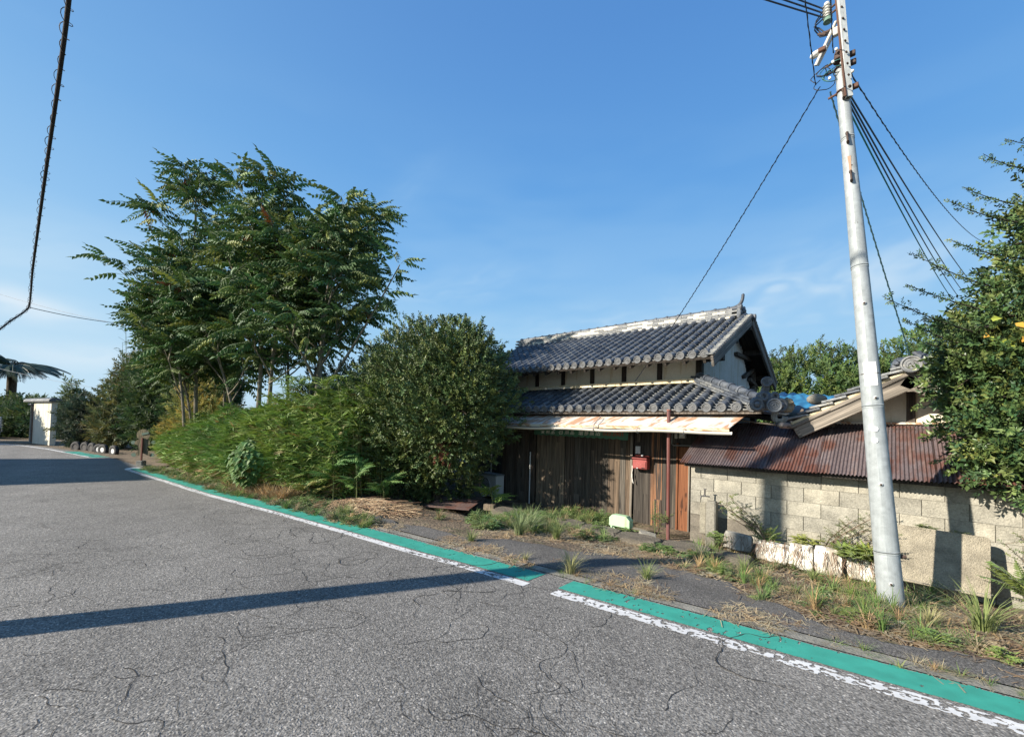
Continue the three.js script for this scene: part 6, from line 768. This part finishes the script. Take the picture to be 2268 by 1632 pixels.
{ // electric meter boxes, conduits, pipe
  const gr = std({ color: rgb(0.42, 0.42, 0.38), roughness: 0.6 });
  const o = thing('meter_box', 'grey electric meter box under the awning right of the red post', 'meter', [-2.9, 1.545, -7.96]); part('box', boxAt(0.12, 0.105, 0.08, 0, 0, 0, 0.012), gr, o); part('glass', boxAt(0.07, 0.06, 0.01, 0, 0.01, 0.043, 0.004), std({ color: rgb(0.55, 0.56, 0.5), roughness: 0.2 }), o);
  single('switch_box', boxAt(0.055, 0.10, 0.06, 0, 0, 0, 0.01), gr, 'small grey switch box left of the meter box', 'switch box', [-3.02, 1.535, -7.97]);
  single('conduit', tube([V(-3.093, 1.66, -7.98), V(-3.1, 1.50, -7.97), V(-3.105, 1.38, -7.97), V(-3.06, 1.352, -7.97), V(-2.9, 1.362, -7.97), V(-2.62, 1.366, -7.97)], 0.012, 6), std({ color: rgb(0.20, 0.20, 0.19) }), 'bent grey conduit below the meter box', 'conduit');
  single('drain_pipe', tube([V(-6.548, 1.02, -7.93), V(-6.54, 0.3, -7.92), V(-6.55, -0.28, -7.93)], 0.0145, 8), std({ color: rgb(0.62, 0.62, 0.60), roughness: 0.5 }), 'thin pale vertical pipe between the left board panel and the beige door', 'pipe');
  single('drain_pipe', tube([V(-7.95, 1.6, -8.0), V(-7.955, 0.2, -8.0)], 0.017, 8), std({ color: rgb(0.40, 0.40, 0.40), roughness: 0.5 }), 'thin vertical pipe above the air conditioner in the dark passage', 'pipe');
}
{ // air conditioner unit
  const o = thing('air_conditioner', 'old pale grey air conditioner unit in the dark passage by the evergreen', 'air conditioner', [-7.62, -0.2, -7.72]), m = std({ color: rgb(0.55, 0.57, 0.56), roughness: 0.6 }); o.rotation.y = -0.15; part('body', boxAt(0.66, 0.54, 0.26, 0, 0.31, 0, 0.015), m, o); part('lid', boxAt(0.68, 0.03, 0.28, 0, 0.595, 0, 0.008), std({ color: rgb(0.22, 0.23, 0.23) }), o); part('fan_recess', new THREE.CylinderGeometry(0.19, 0.19, 0.012, 24).rotateX(Math.PI / 2).translate(-0.1, 0.31, 0.133), std({ color: rgb(0.03, 0.03, 0.03) }), o); for (let i = 0; i < 7; i++) part('grille_bar', boxAt(0.006, 0.36 - Math.abs(i - 3) * 0.05, 0.008, -0.1 + (i - 3) * 0.05, 0.31, 0.145, 0.002), m, o); part('grille_ring', new THREE.TorusGeometry(0.19, 0.008, 5, 24).translate(-0.1, 0.31, 0.14), m, o); for (const x of [-0.24, 0.24]) part('foot', boxAt(0.08, 0.05, 0.3, x, 0.02, 0), matGrey, o);
}
{ // mint green low stand
  const o = thing('mint_stand', 'mint green low stand with cut corners among the weeds before the shop front', 'stand', [-3.53, -0.19, -6.82]), m = std({ color: rgb(0.47, 0.72, 0.50), roughness: 0.75, map: rep(mapPlaster, 1.6) }), sh = new THREE.Shape([[-0.19, 0.12], [0.19, 0.12], [0.19, 0.24], [0.125, 0.305], [-0.135, 0.305], [-0.19, 0.25]].map((p) => new THREE.Vector2(...p))); part('top', planeUV(new THREE.ExtrudeGeometry(sh, { depth: 0.13, bevelEnabled: true, bevelSize: 0.006, bevelThickness: 0.006, bevelSegments: 1 }).translate(0, 0, -0.07)), m, o); for (const x of [-0.15, 0.155]) for (const z of [-0.05, 0.05]) part('leg', boxAt(0.04, 0.16, 0.03, x, 0.05, z), m, o);
}
{ // rust-red post, tap pillar, blocks
  const o = thing('rusty_post', 'thin rust-red steel post standing before the awning of the shop', 'post', [-2.80, -0.2, -7.1]); part('pipe', tube([V(0, -0.05, 0), V(-0.012, 1.2, 0), V(-0.035, 2.18, -0.02)], 0.030, 14), std({ map: rep(mapRust, 3, 0.5), color: rgb(0.88, 0.55, 0.52), roughness: 0.75 }), o); part('cap', tube([V(-0.035, 2.17, -0.02), V(-0.035, 2.19, -0.02)], 0.033, 14), std({ color: rgb(0.3, 0.12, 0.08) }), o);
  const f = thing('tap_pillar', 'concrete standpipe pillar with a tap at the left end of the block wall', 'standpipe', [-2.10, -0.22, -7.06]); part('pillar', boxAt(0.15, 0.78, 0.13, 0, 0.37, 0, 0.018), concrete(0.62, 0.60, 0.55), f); part('stub', boxAt(0.10, 0.5, 0.05, -0.15, 0.46, -0.08, 0.012), concrete(0.72, 0.69, 0.6), f); part('tap', join([bar(V(-0.10, 0.82, 0.02), V(-0.10, 0.94, 0.02), 0.012), bar(V(-0.14, 0.83, 0.07), V(-0.02, 0.83, 0.03), 0.012), bar(V(-0.14, 0.83, 0.07), V(-0.145, 0.78, 0.08), 0.012), new THREE.SphereGeometry(0.02, 8, 6).translate(-0.10, 0.84, 0.03), bar(V(-0.13, 0.94, 0.02), V(-0.07, 0.94, 0.02), 0.007)]), std({ color: rgb(0.12, 0.115, 0.11), roughness: 0.5, metalness: 0.4 }), f);
  const rock = (s, w, h, d, n = 3) => { const g = new THREE.IcosahedronGeometry(0.5, n), p = g.attributes.position; for (let i = 0; i < p.count; i++) { const v = V(p.getX(i), p.getY(i), p.getZ(i)), m = Math.max(Math.abs(v.x), Math.abs(v.y), Math.abs(v.z)), k = lerp(1, 0.5 / m, 0.92) * (0.93 + 0.14 * fbm(v.x * 5 + s, v.y * 5 + v.z * 4, s, 3)); p.setXYZ(i, v.x * k * w, v.y * k * h, v.z * k * d); } g.computeVertexNormals(); return planeUV(g); };
  const b = single('broken_block', rock(1321, 0.28, 0.18, 0.16), concrete(0.9, 0.88, 0.82, 3), 'tilted white broken concrete block behind the rust-red post', 'concrete block', [-3.0, -0.15, -6.72]); b.rotation.set(0.1, 0.4, -0.18);
  { const s = single('dark_wedge', rock(1322, 0.22, 0.09, 0.14), concrete(0.16, 0.15, 0.14), 'dark wedge of stone on the ground beside the tap pillar', 'stone', [-2.42, -0.17, -6.92]); s.rotation.y = 0.4; }
  const slabGeo = () => { const sh = new THREE.Shape(), w = 0.385, h = 0.315, r = 0.05; sh.moveTo(-w, -h); sh.lineTo(w - 0.01, -h); sh.lineTo(w, h - r); sh.quadraticCurveTo(w, h, w - r, h - 0.004); sh.lineTo(-w + 0.02, h + 0.006); sh.lineTo(-w, h - 0.02); return planeUV(new THREE.ExtrudeGeometry(sh, { depth: 0.05, bevelEnabled: true, bevelSize: 0.006, bevelThickness: 0.006, bevelSegments: 2, curveSegments: 6 }).translate(0, 0, -0.025)); };
  // whitewashed edging blocks
  const mapWash = dataTex(256, 256, (u, v) => { const a = fbm(u * 6, v * 6, 1330, 5, 6, 6), f = fbm(u * 40, v * 40, 1331, 3, 40, 40), m = step(0.46, 0.62, a * 0.8 + f * 0.25); return mix3([0.93, 0.92, 0.89], [0.60, 0.57, 0.52], m * 0.8); }), wash = [0, 0.4, 0.7].map((k) => { const t = rep(mapWash, 2.2); t.offset.set(k, k * 0.6); return std({ map: t, roughness: 0.95, color: rgb(0.88, 0.87, 0.84) }); });
  const WL = ['greyest whitewashed edging block, leftmost by the tap pillar', 'whitewashed edging block second from the left, stained dark', 'whitewashed edging block in the middle of the row', 'cleanest whitewashed edging block, fourth from the left', 'whitewashed edging block next to the steel pole'];
  [[-1.66, 0.045, 0.37, 0.24, -0.10, 0.12], [-1.22, -0.01, 0.39, 0.26, -0.06, 0.06], [-0.89, -0.0, 0.27, 0.33, 0.01, 0.0], [-0.60, 0.01, 0.29, 0.35, 0.02, -0.03], [-0.20, 0.0, 0.42, 0.29, 0.0, -0.02]].forEach(([x, y, w, h, rz, ry], i) => { const m = single('edging_block', rock(1340 + i, w, h, 0.14), i ? wash[i % 3] : concrete(0.95, 0.93, 0.9, 2.5), WL[i], 'concrete block', [x, y, -6.80], 'whitewashed edging blocks'); m.rotation.set(-0.06, ry, rz); });
  const sl = single('concrete_slab', slabGeo(), concrete(0.86, 0.79, 0.66, 2.2, 0.012), 'pebbly concrete slab leaning on the block wall right of the steel pole', 'slab', [0.41, 0.245, -6.90]); sl.rotation.set(-0.27, 0.0, -0.012);
  single('steel_cable', tube([V(0.05, 0.02, -6.62), V(0.4, 0.0, -6.60), V(0.78, 0.025, -6.60)], 0.0035, 5), std({ color: rgb(0.2, 0.19, 0.17) }), 'thin wire lying along the foot of the leaning slab', 'wire');
  const led = thing('concrete_ledge', 'weathered brown concrete ditch edge along the foot of the shop front', 'kerb', [0, 0, 0]), lm = concrete(0.44, 0.40, 0.35, 1.4, 0.02), R = rng(1360); for (let i = 0; i < 6; i++) { const x0 = -6.25 + i * 0.72; const m = part('kerb_piece', rock(1361 + i, 0.73, 0.26, 0.42), lm, led); m.position.set(x0 + 0.35, -0.225 + (R() - 0.5) * 0.02, -6.50 + 0.03 * Math.sin(i * 2)); m.rotation.set(0.05, (R() - 0.5) * 0.06, (R() - 0.5) * 0.04); } { const m = part('kerb_piece', rock(1369, 0.95, 0.24, 0.45), lm, led); m.position.set(-1.9, -0.24, -6.62); const n = part('kerb_piece', rock(1370, 0.35, 0.2, 0.3), lm, led); n.position.set(-1.55, -0.13, -6.35); }
  const pl = single('steel_plate', boxAt(0.95, 0.02, 0.75, 0, 0, 0, 0.004), std({ map: rep(mapRust, 0.8), color: rgb(0.80, 0.72, 0.66), roughness: 0.8 }), 'rusty steel plate bridging the ditch below the evergreen', 'plate', [-6.98, -0.085, -5.88]); pl.rotation.set(0.02, 0.55, -0.03);
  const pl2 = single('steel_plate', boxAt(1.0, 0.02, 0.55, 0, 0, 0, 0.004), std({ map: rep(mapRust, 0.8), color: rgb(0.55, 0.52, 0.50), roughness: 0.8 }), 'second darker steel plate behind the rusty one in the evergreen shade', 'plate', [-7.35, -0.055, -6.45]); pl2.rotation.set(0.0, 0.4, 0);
  single('timber_block', planeUV(cbox(0.26, 0.14, 0.12, 0.012)), woodBeige[2], 'short weathered timber block beside the ditch under the bright sapling', 'timber', [-6.42, -0.13, -6.45]).rotation.y = 0.3;
}
// ---------- weeds, dry grass and litter ----------
{
  const gm = leafMat(1, 1, 1), tufts = [tuft(91, 38, 0.34, 0.16, 0.0042, 0.6), tuft(92, 30, 0.26, 0.14, 0.004, 0.7), tuft(93, 26, 0.20, 0.12, 0.0035, 0.9)], weeds = [clover(94, 26, 0.16, 0.14, 0.055, 0.026), clover(95, 22, 0.10, 0.13, 0.045, 0.03), clover(96, 30, 0.22, 0.14, 0.07, 0.024)];
  const straw = (() => { const R = rng(97), pos = [], idx = []; for (let i = 0; i < 22; i++) { const a = R() * 6.28, l = 0.05 + R() * 0.13, x = (R() - 0.5) * 0.22, z = (R() - 0.5) * 0.22, y = 0.004 + R() * 0.02, w = 0.0022 + R() * 0.002, c = Math.cos(a), s = Math.sin(a), k = pos.length / 3, e = (R() - 0.4) * 0.02; pos.push(x - s * w, y, z + c * w, x + s * w, y, z - c * w, x + c * l - s * w, y + e + 0.004, z + s * l + c * w, x + c * l + s * w, y + e + 0.004, z + s * l - c * w); idx.push(k, k + 1, k + 2, k + 1, k + 3, k + 2); } return geoOf(pos, idx); })();
  const GREENS = [[0.14, 0.23, 0.055], [0.18, 0.27, 0.065], [0.11, 0.20, 0.048], [0.22, 0.28, 0.09]], DRY = [[0.40, 0.30, 0.16], [0.50, 0.40, 0.24], [0.30, 0.21, 0.12]];
  function scatter(name, label, n, area, kinds, seed, mix) { // area(R) -> [x, z, size] or null
    const R = rng(seed), per = kinds.map(() => []), col = kinds.map(() => []); let made = 0, guard = 0; while (made < n && guard++ < n * 8) { const q = area(R); if (!q) continue; const [x, z, s] = q, k = (R() * kinds.length) | 0; per[k].push(standing(x, groundY(x, z) - 0.01 + (q[3] ?? 0), z, R() * 6.28, s * (0.7 + 0.6 * R()), s * (0.6 + 0.7 * R()), (R() - 0.5) * 0.2, (R() - 0.5) * 0.2)); const m = mix(R, x, z); col[k].push(tint(R, m[(R() * m.length) | 0], 0.3, 0.15)); made++; }
    const o = new THREE.Group(); o.name = numbered(name); o.userData = { kind: 'stuff', label }; scene.add(o); kinds.forEach((g, i) => { if (per[i].length) copies(name + '_blades', g, gm, per[i], col[i], o); });
  }
  const patch = (x, z, f, s) => fbm(x * f, z * f, s, 3);
  // foot of the thicket and verge along the green strip
  scatter('verge_grass', 'low grass and weeds along the road edge in front of the bamboo', 950, (R) => { const x = -17.2 + R() * 11.2, e = edgeZ(x) - 0.36, w = x < -9 ? 0.45 + 0.25 * step(-14, -9, x) : lerp(0.85, 0.35, step(-9, -6.2, x)), z = e - R() * w; if (patch(x, z, 2.2, 1401) < 0.40) return null; return [x, z, 0.55 + 0.5 * patch(x, z, 3, 1402)]; }, [tufts[2], weeds[0], weeds[1], tufts[1]], 1400, (R, x) => R() < 0.3 ? DRY : GREENS);
  scatter('bank_litter', 'dry litter and straw at the foot of the bamboo', 900, (R) => { const x = -13.5 + R() * 6.5, z = edgeZ(x) - 0.5 - R() * 1.7; if (x > -8.2 && z > -3.5) return null; return [x, z, 1.3]; }, [straw], 1410, () => DRY);
  scatter('dry_stalks', 'standing dry stalks at the foot of the bamboo clump', 150, (R) => { const x = -11.6 + R() * 2.6, z = edgeZ(x) - 0.62 - R() * 0.45; return [x, z, 1.25]; }, [tufts[0], tufts[1]], 1415, () => [[0.46, 0.33, 0.17], [0.55, 0.42, 0.22], [0.36, 0.24, 0.13]]);
  // heap of cut straw under the evergreen
  { const R = rng(1420), list = []; for (let i = 0; i < 1500; i++) { const a = R() * 6.28, r = Math.sqrt(R()), x = Math.cos(a) * r * 1.05, z = Math.sin(a) * r * 0.58, h = 0.20 * (1 - r * r) * R() + 0.015, l = 0.12 + R() * 0.38, b = 0.35 + (R() - 0.5) * 2.2, t = (R() - 0.5) * 0.35; list.push(tube([V(x, h, z), V(x + Math.cos(b) * l * 0.5, h + t * 0.5 * l + 0.015, z + Math.sin(b) * l * 0.5), V(x + Math.cos(b) * l, Math.max(0.005, h + t * l), z + Math.sin(b) * l)], 0.002 + R() * 0.003, 3, false)); } const G2 = [list.slice(0, 700), list.slice(700, 1150), list.slice(1150)]; const o = thing('straw_heap', 'heap of cut dry canes and straw at the roadside below the evergreen', 'straw', [-7.55, groundY(-7.55, -4.15) - 0.005, -4.15]); o.rotation.y = 0.30; [rgb(0.40, 0.28, 0.17), rgb(0.24, 0.15, 0.10), rgb(0.56, 0.45, 0.30)].forEach((c, i) => part('canes', join(G2[i]), std({ color: c, roughness: 0.9 }), o, 'stuff')); }
  // strip between road edge and apron, cracks with dry grass
  scatter('edge_grass', 'sparse grass growing in the joints between road edge and apron', 150, (R) => { const x = -6.3 + R() * 8, z = edgeZ(x) - 0.48 - R() * 0.2; if (patch(x, z, 1.7, 1431) < 0.56) return null; return [x, z, 0.36]; }, [tufts[2], tufts[1], straw], 1430, (R) => R() < 0.55 ? DRY : GREENS);
  scatter('edge_litter', 'dry straw lying in the joint beside the apron', 210, (R) => { const x = -6 + R() * 8.4, z = edgeZ(x) - 0.54 - R() * 0.35; if (patch(x, z, 1.2, 1441) < 0.5) return null; return [x, z, 0.9, 0.022]; }, [straw], 1440, () => DRY);
  // lot in front of the shop
  scatter('lot_weeds', 'weeds and grass covering the lot before the board front', 620, (R) => { const x = -6.2 + R() * 3.1, z = -4.75 - R() * 2.9; if (z > -5.3 && x > -4.8) return null; const d = patch(x, z, 1.1, 1451) + (z < -6.4 ? 0.12 : -0.06); if (d < 0.47) return null; if (x > -4.5 && z > -6.95 && z < -6.1 && R() < 0.8) return null; if (x > -3.75 && x < -3.25 && z > -7.0 && z < -6.4) return null; if (x < -5.6 && z < -5.6) return null; return [x, z, z < -6.4 ? 0.85 : 0.75]; }, [weeds[0], weeds[2], weeds[1], tufts[0], tufts[1]], 1450, (R) => R() < 0.14 ? DRY : GREENS);
  scatter('lot_litter', 'dry straw and dead leaves on the lot before the board front', 420, (R) => { const x = -6 + R() * 4.2, z = -4.5 - R() * 2.4; if (patch(x, z, 0.9, 1461) < 0.45) return null; return [x, z, 1.1]; }, [straw], 1460, () => DRY);
  // bed along the block wall
  scatter('bed_weeds', 'weeds and grass in the bed between apron and block wall', 880, (R) => { const x = -2.3 + R() * 6.4, z = -4.75 - R() * 1.95 - (x < -1 ? 0.35 : 0); const d = patch(x, z, 1.3, 1471); if (d < 0.42) return null; if (z > edgeZ(x) - 1.0) return null; return [x, z, 0.7]; }, [weeds[1], tufts[1], tufts[0], weeds[0], tufts[2]], 1470, (R) => R() < 0.38 ? DRY : GREENS);
  scatter('bed_litter', 'brown dead grass and litter in the bed along the block wall', 1600, (R) => { const x = -2.4 + R() * 6.6, z = -4.7 - R() * 2.0 - (x < -1 ? 0.3 : 0); if (z > edgeZ(x) - 0.95) return null; return [x, z, 1.3]; }, [straw], 1480, () => [...DRY, [0.18, 0.11, 0.06]]);
  scatter('lot_weeds', 'creeping weeds on the ground beside the tap pillar', 60, (R) => { const x = -2.75 + R() * 1.1, z = -5.9 - R() * 0.55; return [x, z, 0.7]; }, [weeds[0], weeds[1]], 1485, () => GREENS);
  { const R = rng(1490), o = thing('dead_vines', 'dead brown vines hanging over the whitewashed edging blocks', 'vine', [0, 0, -6.70]), st = []; for (let i = 0; i < 90; i++) { const x = -1.85 + R() * 1.85, y = 0.17 - R() * 0.05, p = [V(x, y, -0.05), V(x + (R() - 0.5) * 0.08, y - 0.08, 0.02), V(x + (R() - 0.5) * 0.16, y - 0.14 - R() * 0.16, 0.025 + R() * 0.02)]; st.push(tube(p, 0.0018 + R() * 0.002, 3, false)); } part('stems', join(st), std({ color: rgb(0.17, 0.11, 0.075), roughness: 1 }), o, 'stuff'); }
  // single tufts that stand alone on the apron and in the joints
  const big = [tuft(98, 120, 0.42, 0.20, 0.0042, 0.62), tuft(99, 90, 0.34, 0.18, 0.004, 0.7), tuft(100, 110, 0.50, 0.24, 0.0048, 0.8)], singleTuft = (x, z, s, g, c, label) => { const m = single('grass_tuft', big[g], leafMat(...c), label, 'grass', [x, groundY(x, z), z], 'grass tufts on the apron'); m.scale.setScalar(s); m.rotation.y = x * 7; };
  const g1 = [0.23, 0.285, 0.095], g2 = [0.34, 0.33, 0.15], g3 = [0.23, 0.29, 0.13];
  singleTuft(-4.35, -4.02, 0.72, 1, g1, 'grass tuft at the edge of the green strip left of its gap'); singleTuft(-2.66, -3.98, 0.78, 0, g2, 'yellowish grass tuft in the gap between the two green strips'); singleTuft(-1.98, -4.45, 0.72, 1, g1, 'grass tuft alone on the apron beside the pole shadow'); singleTuft(-4.35, -5.05, 1.05, 2, g3, 'largest pale green grass tuft on the lot before the board front'); singleTuft(-4.55, -5.55, 1.0, 2, g3, 'grey green grass tuft just behind the largest one'); singleTuft(-3.85, -5.35, 0.85, 0, g1, 'dark green grass tuft right of the largest one'); singleTuft(-3.3, -3.95, 0.42, 1, g2, 'small dry grass tuft between road edge and apron'); singleTuft(-6.9, -3.42, 0.85, 0, g1, 'grass tuft overhanging the green strip near the straw heap'); singleTuft(-6.35, -3.5, 0.6, 1, g1, 'low grass tuft on the green strip right of the straw heap'); singleTuft(0.6, -5.55, 1.0, 2, g1, 'long arching grass at the foot of the leaning slab'); singleTuft(1.05, -5.1, 0.95, 2, g1, 'tall grass at the right edge of the bed'); singleTuft(0.25, -5.25, 0.6, 0, g2, 'short grass beside the foot of the steel pole'); singleTuft(-1.35, -5.85, 0.7, 0, g1, 'grass tuft in front of the leftmost edging blocks'); singleTuft(-0.7, -6.3, 0.7, 1, g1, 'grass tuft in front of the middle edging block'); singleTuft(-1.75, -5.75, 0.6, 1, g1, 'grass tuft below the tap pillar');
  // shrubs and ferns against the wall
  const fern = [pinnate(111, 0.34, 13, 0.06, 0.017), pinnate(112, 0.28, 12, 0.055, 0.016)], fm = leafMat(1, 1, 1);
  const ferns = (x, y, z, n, s, c, label) => { const R = rng(1500 + Math.round(x * 100)), o = thing('fern', label, 'fern', [x, y, z], 'ferns along the block wall'), per = [[], []]; for (let i = 0; i < n; i++) { const a = i * 2.4; per[i % 2].push(facing(V(0, 0.02, 0), V(Math.cos(a), 0.7 + R() * 1.1, Math.sin(a) + 0.35), 0, s * (0.7 + 0.5 * R()))); } [0, 1].forEach((k) => copies('frond', fern[k], fm, per[k], per[k].map(() => tint(R, c, 0.25)), o)); };
  ferns(-1.32, 0.02, -6.95, 16, 0.9, [0.174, 0.246, 0.058], 'fern standing behind the second edging block'); ferns(-0.18, 0.05, -6.78, 22, 1.0, [0.275, 0.319, 0.058], 'yellow green fern left of the steel pole'); ferns(-0.42, 0.06, -6.82, 18, 0.9, [0.246, 0.319, 0.065], 'fern cluster above the fourth edging block'); ferns(1.02, 0.0, -6.75, 26, 1.35, [0.174, 0.246, 0.065], 'large fern at the right end beyond the leaning slab'); ferns(1.15, 0.0, -6.3, 20, 1.0, [0.290, 0.348, 0.072], 'bright low fern at the right edge of the picture');
  const broadWeed = clover(113, 30, 0.24, 0.17, 0.085, 0.06), twig = (x, z, h, lean, n, label, seed, c = [0.15, 0.20, 0.06]) => { const R = rng(seed), o = thing('thin_shrub', label, 'shrub', [x, 0, z], 'thin shrubs along the block wall'), st = [], per = []; for (let i = 0; i < n; i++) { const a = R() * 6.28, dx = lean * (0.5 + R()) + Math.cos(a) * 0.1, e = V(dx, h * (0.6 + 0.5 * R()), Math.sin(a) * 0.1); const m = V(dx * 0.4, e.y * 0.5, e.z * 0.4); st.push(tube([V(0, -0.1, 0), m, e], (t) => lerp(0.006, 0.002, t), 4)); for (let k = 0; k < 9; k++) { const t = 0.35 + 0.65 * k / 8, q = t < 0.5 ? V(0, 0, 0).lerp(m, t * 2) : m.clone().lerp(e, t * 2 - 1), b = k * 2.4, tip = q.clone().add(V(Math.cos(b) * 0.09, 0.04, Math.sin(b) * 0.07)); st.push(tube([q, tip], 0.002, 3, false)); for (let s = 0; s < 2; s++) per.push(facing(q.clone().lerp(tip, 0.5 + 0.5 * s), V(Math.cos(b) + R() - 0.5, 0.4, Math.sin(b) + R() - 0.5), R() * 6, 0.42)); } } part('stems', join(st), std({ color: rgb(0.16, 0.11, 0.07) }), o, 'stuff'); copies('leaves', sprig(114, 7, 0.1, 0.06, 0.022), fm, per, per.map(() => tint(R, c, 0.3)), o); };
  twig(-1.22, -6.92, 0.68, -0.55, 9, 'thin-stemmed shrub leaning left above the edging blocks', 1520); twig(-0.75, -6.95, 0.62, 0.5, 9, 'wispy shrub spreading right on the block wall beside the steel pole', 1521, [0.15, 0.18, 0.07]); twig(1.25, -6.9, 0.8, -0.2, 5, 'thin shrub at the right end of the block wall', 1522); twig(-2.95, -7.05, 0.25, 0.05, 4, 'small leafy weed beside the rust-red post', 1524);
  { const R = rng(1530), o = thing('tall_weed', 'upright leafy weed in front of the worn orange boards', 'weed', [-3.05, -0.2, -7.15]), per = []; part('stem', tube([V(0, 0, 0), V(0, 0.6, 0.02)], 0.006, 5), std({ color: rgb(0.14, 0.17, 0.06) }), o); part('stem', tube([V(0.05, 0, 0), V(0.13, 0.36, 0.02)], 0.005, 5), std({ color: rgb(0.14, 0.17, 0.06) }), o); const lf = (() => { const l = []; leaf(l, V(0, 0, 0), V(0, 0, 1), UP, 0.12, 0.024, 0.3); return leavesGeo(l); })(); for (let i = 0; i < 70; i++) { const t = 0.25 + 0.75 * i / 70, a = i * 2.4; per.push(facing(i % 3 ? V(0, 0.6 * t, 0.02) : V(0.05 + 0.08 * t, 0.36 * t, 0.02), V(Math.cos(a), 0.5, Math.sin(a)), 0, 1.1 - 0.5 * t)); } copies('leaves', lf, fm, per, per.map(() => tint(R, [0.18, 0.26, 0.07], 0.2)), o); }
  const pads = (x, y, z, s, label, c) => { const m = single('leafy_weed', broadWeed, leafMat(...c), label, 'weed', [x, y, z], 'broad-leaved weeds'); m.scale.setScalar(s); m.rotation.y = x * 5; };
  pads(-1.9, -0.05, -6.85, 1.0, 'bushy green weed at the foot of the tap pillar', [0.174, 0.246, 0.065]); pads(-0.85, 0.10, -6.95, 0.9, 'yellowish broad-leaved weed above the middle edging block', [0.319, 0.348, 0.072]); pads(-0.35, 0.08, -6.72, 1.05, 'broad-leaved weed spilling over the edging blocks by the pole', [0.217, 0.290, 0.065]); pads(0.32, 0.50, -7.05, 0.55, 'small leafy weed on top of the leaning slab', [0.174, 0.217, 0.072]); pads(0.58, 0.49, -7.05, 0.45, 'second small weed on the slab top, right of the pole shadow', [0.174, 0.217, 0.072]); pads(-3.3, -0.2, -6.75, 0.85, 'ivy-like weed right of the mint green stand', [0.160, 0.232, 0.058]); pads(-3.95, -0.2, -6.75, 0.8, 'leafy weed left of the mint green stand', [0.203, 0.275, 0.072]); pads(-2.92, -0.2, -6.5, 0.6, 'weed growing over the broken white block', [0.160, 0.217, 0.058]);
  for (const [x0, z0, a, l, lab] of [[-2.9, -6.15, 0.35, 1.0, 'long dry root lying on the ground below the rust-red post'], [-2.2, -5.9, 0.2, 0.8, 'dry root lying in front of the tap pillar']]) { const p = []; for (let i = 0; i <= 10; i++) { const t = i / 10, x = x0 + Math.cos(a) * l * t, z = z0 + Math.sin(a) * l * t * 0.3 + 0.06 * Math.sin(t * 7 + x0); p.push(V(x, groundY(x, z) + 0.035 + 0.02 * Math.sin(t * 5), z)); } single('dry_root', tube(p, 0.005, 5), std({ color: rgb(0.42, 0.33, 0.22) }), lab, 'root'); }
}
renderer.render(scene, camera);
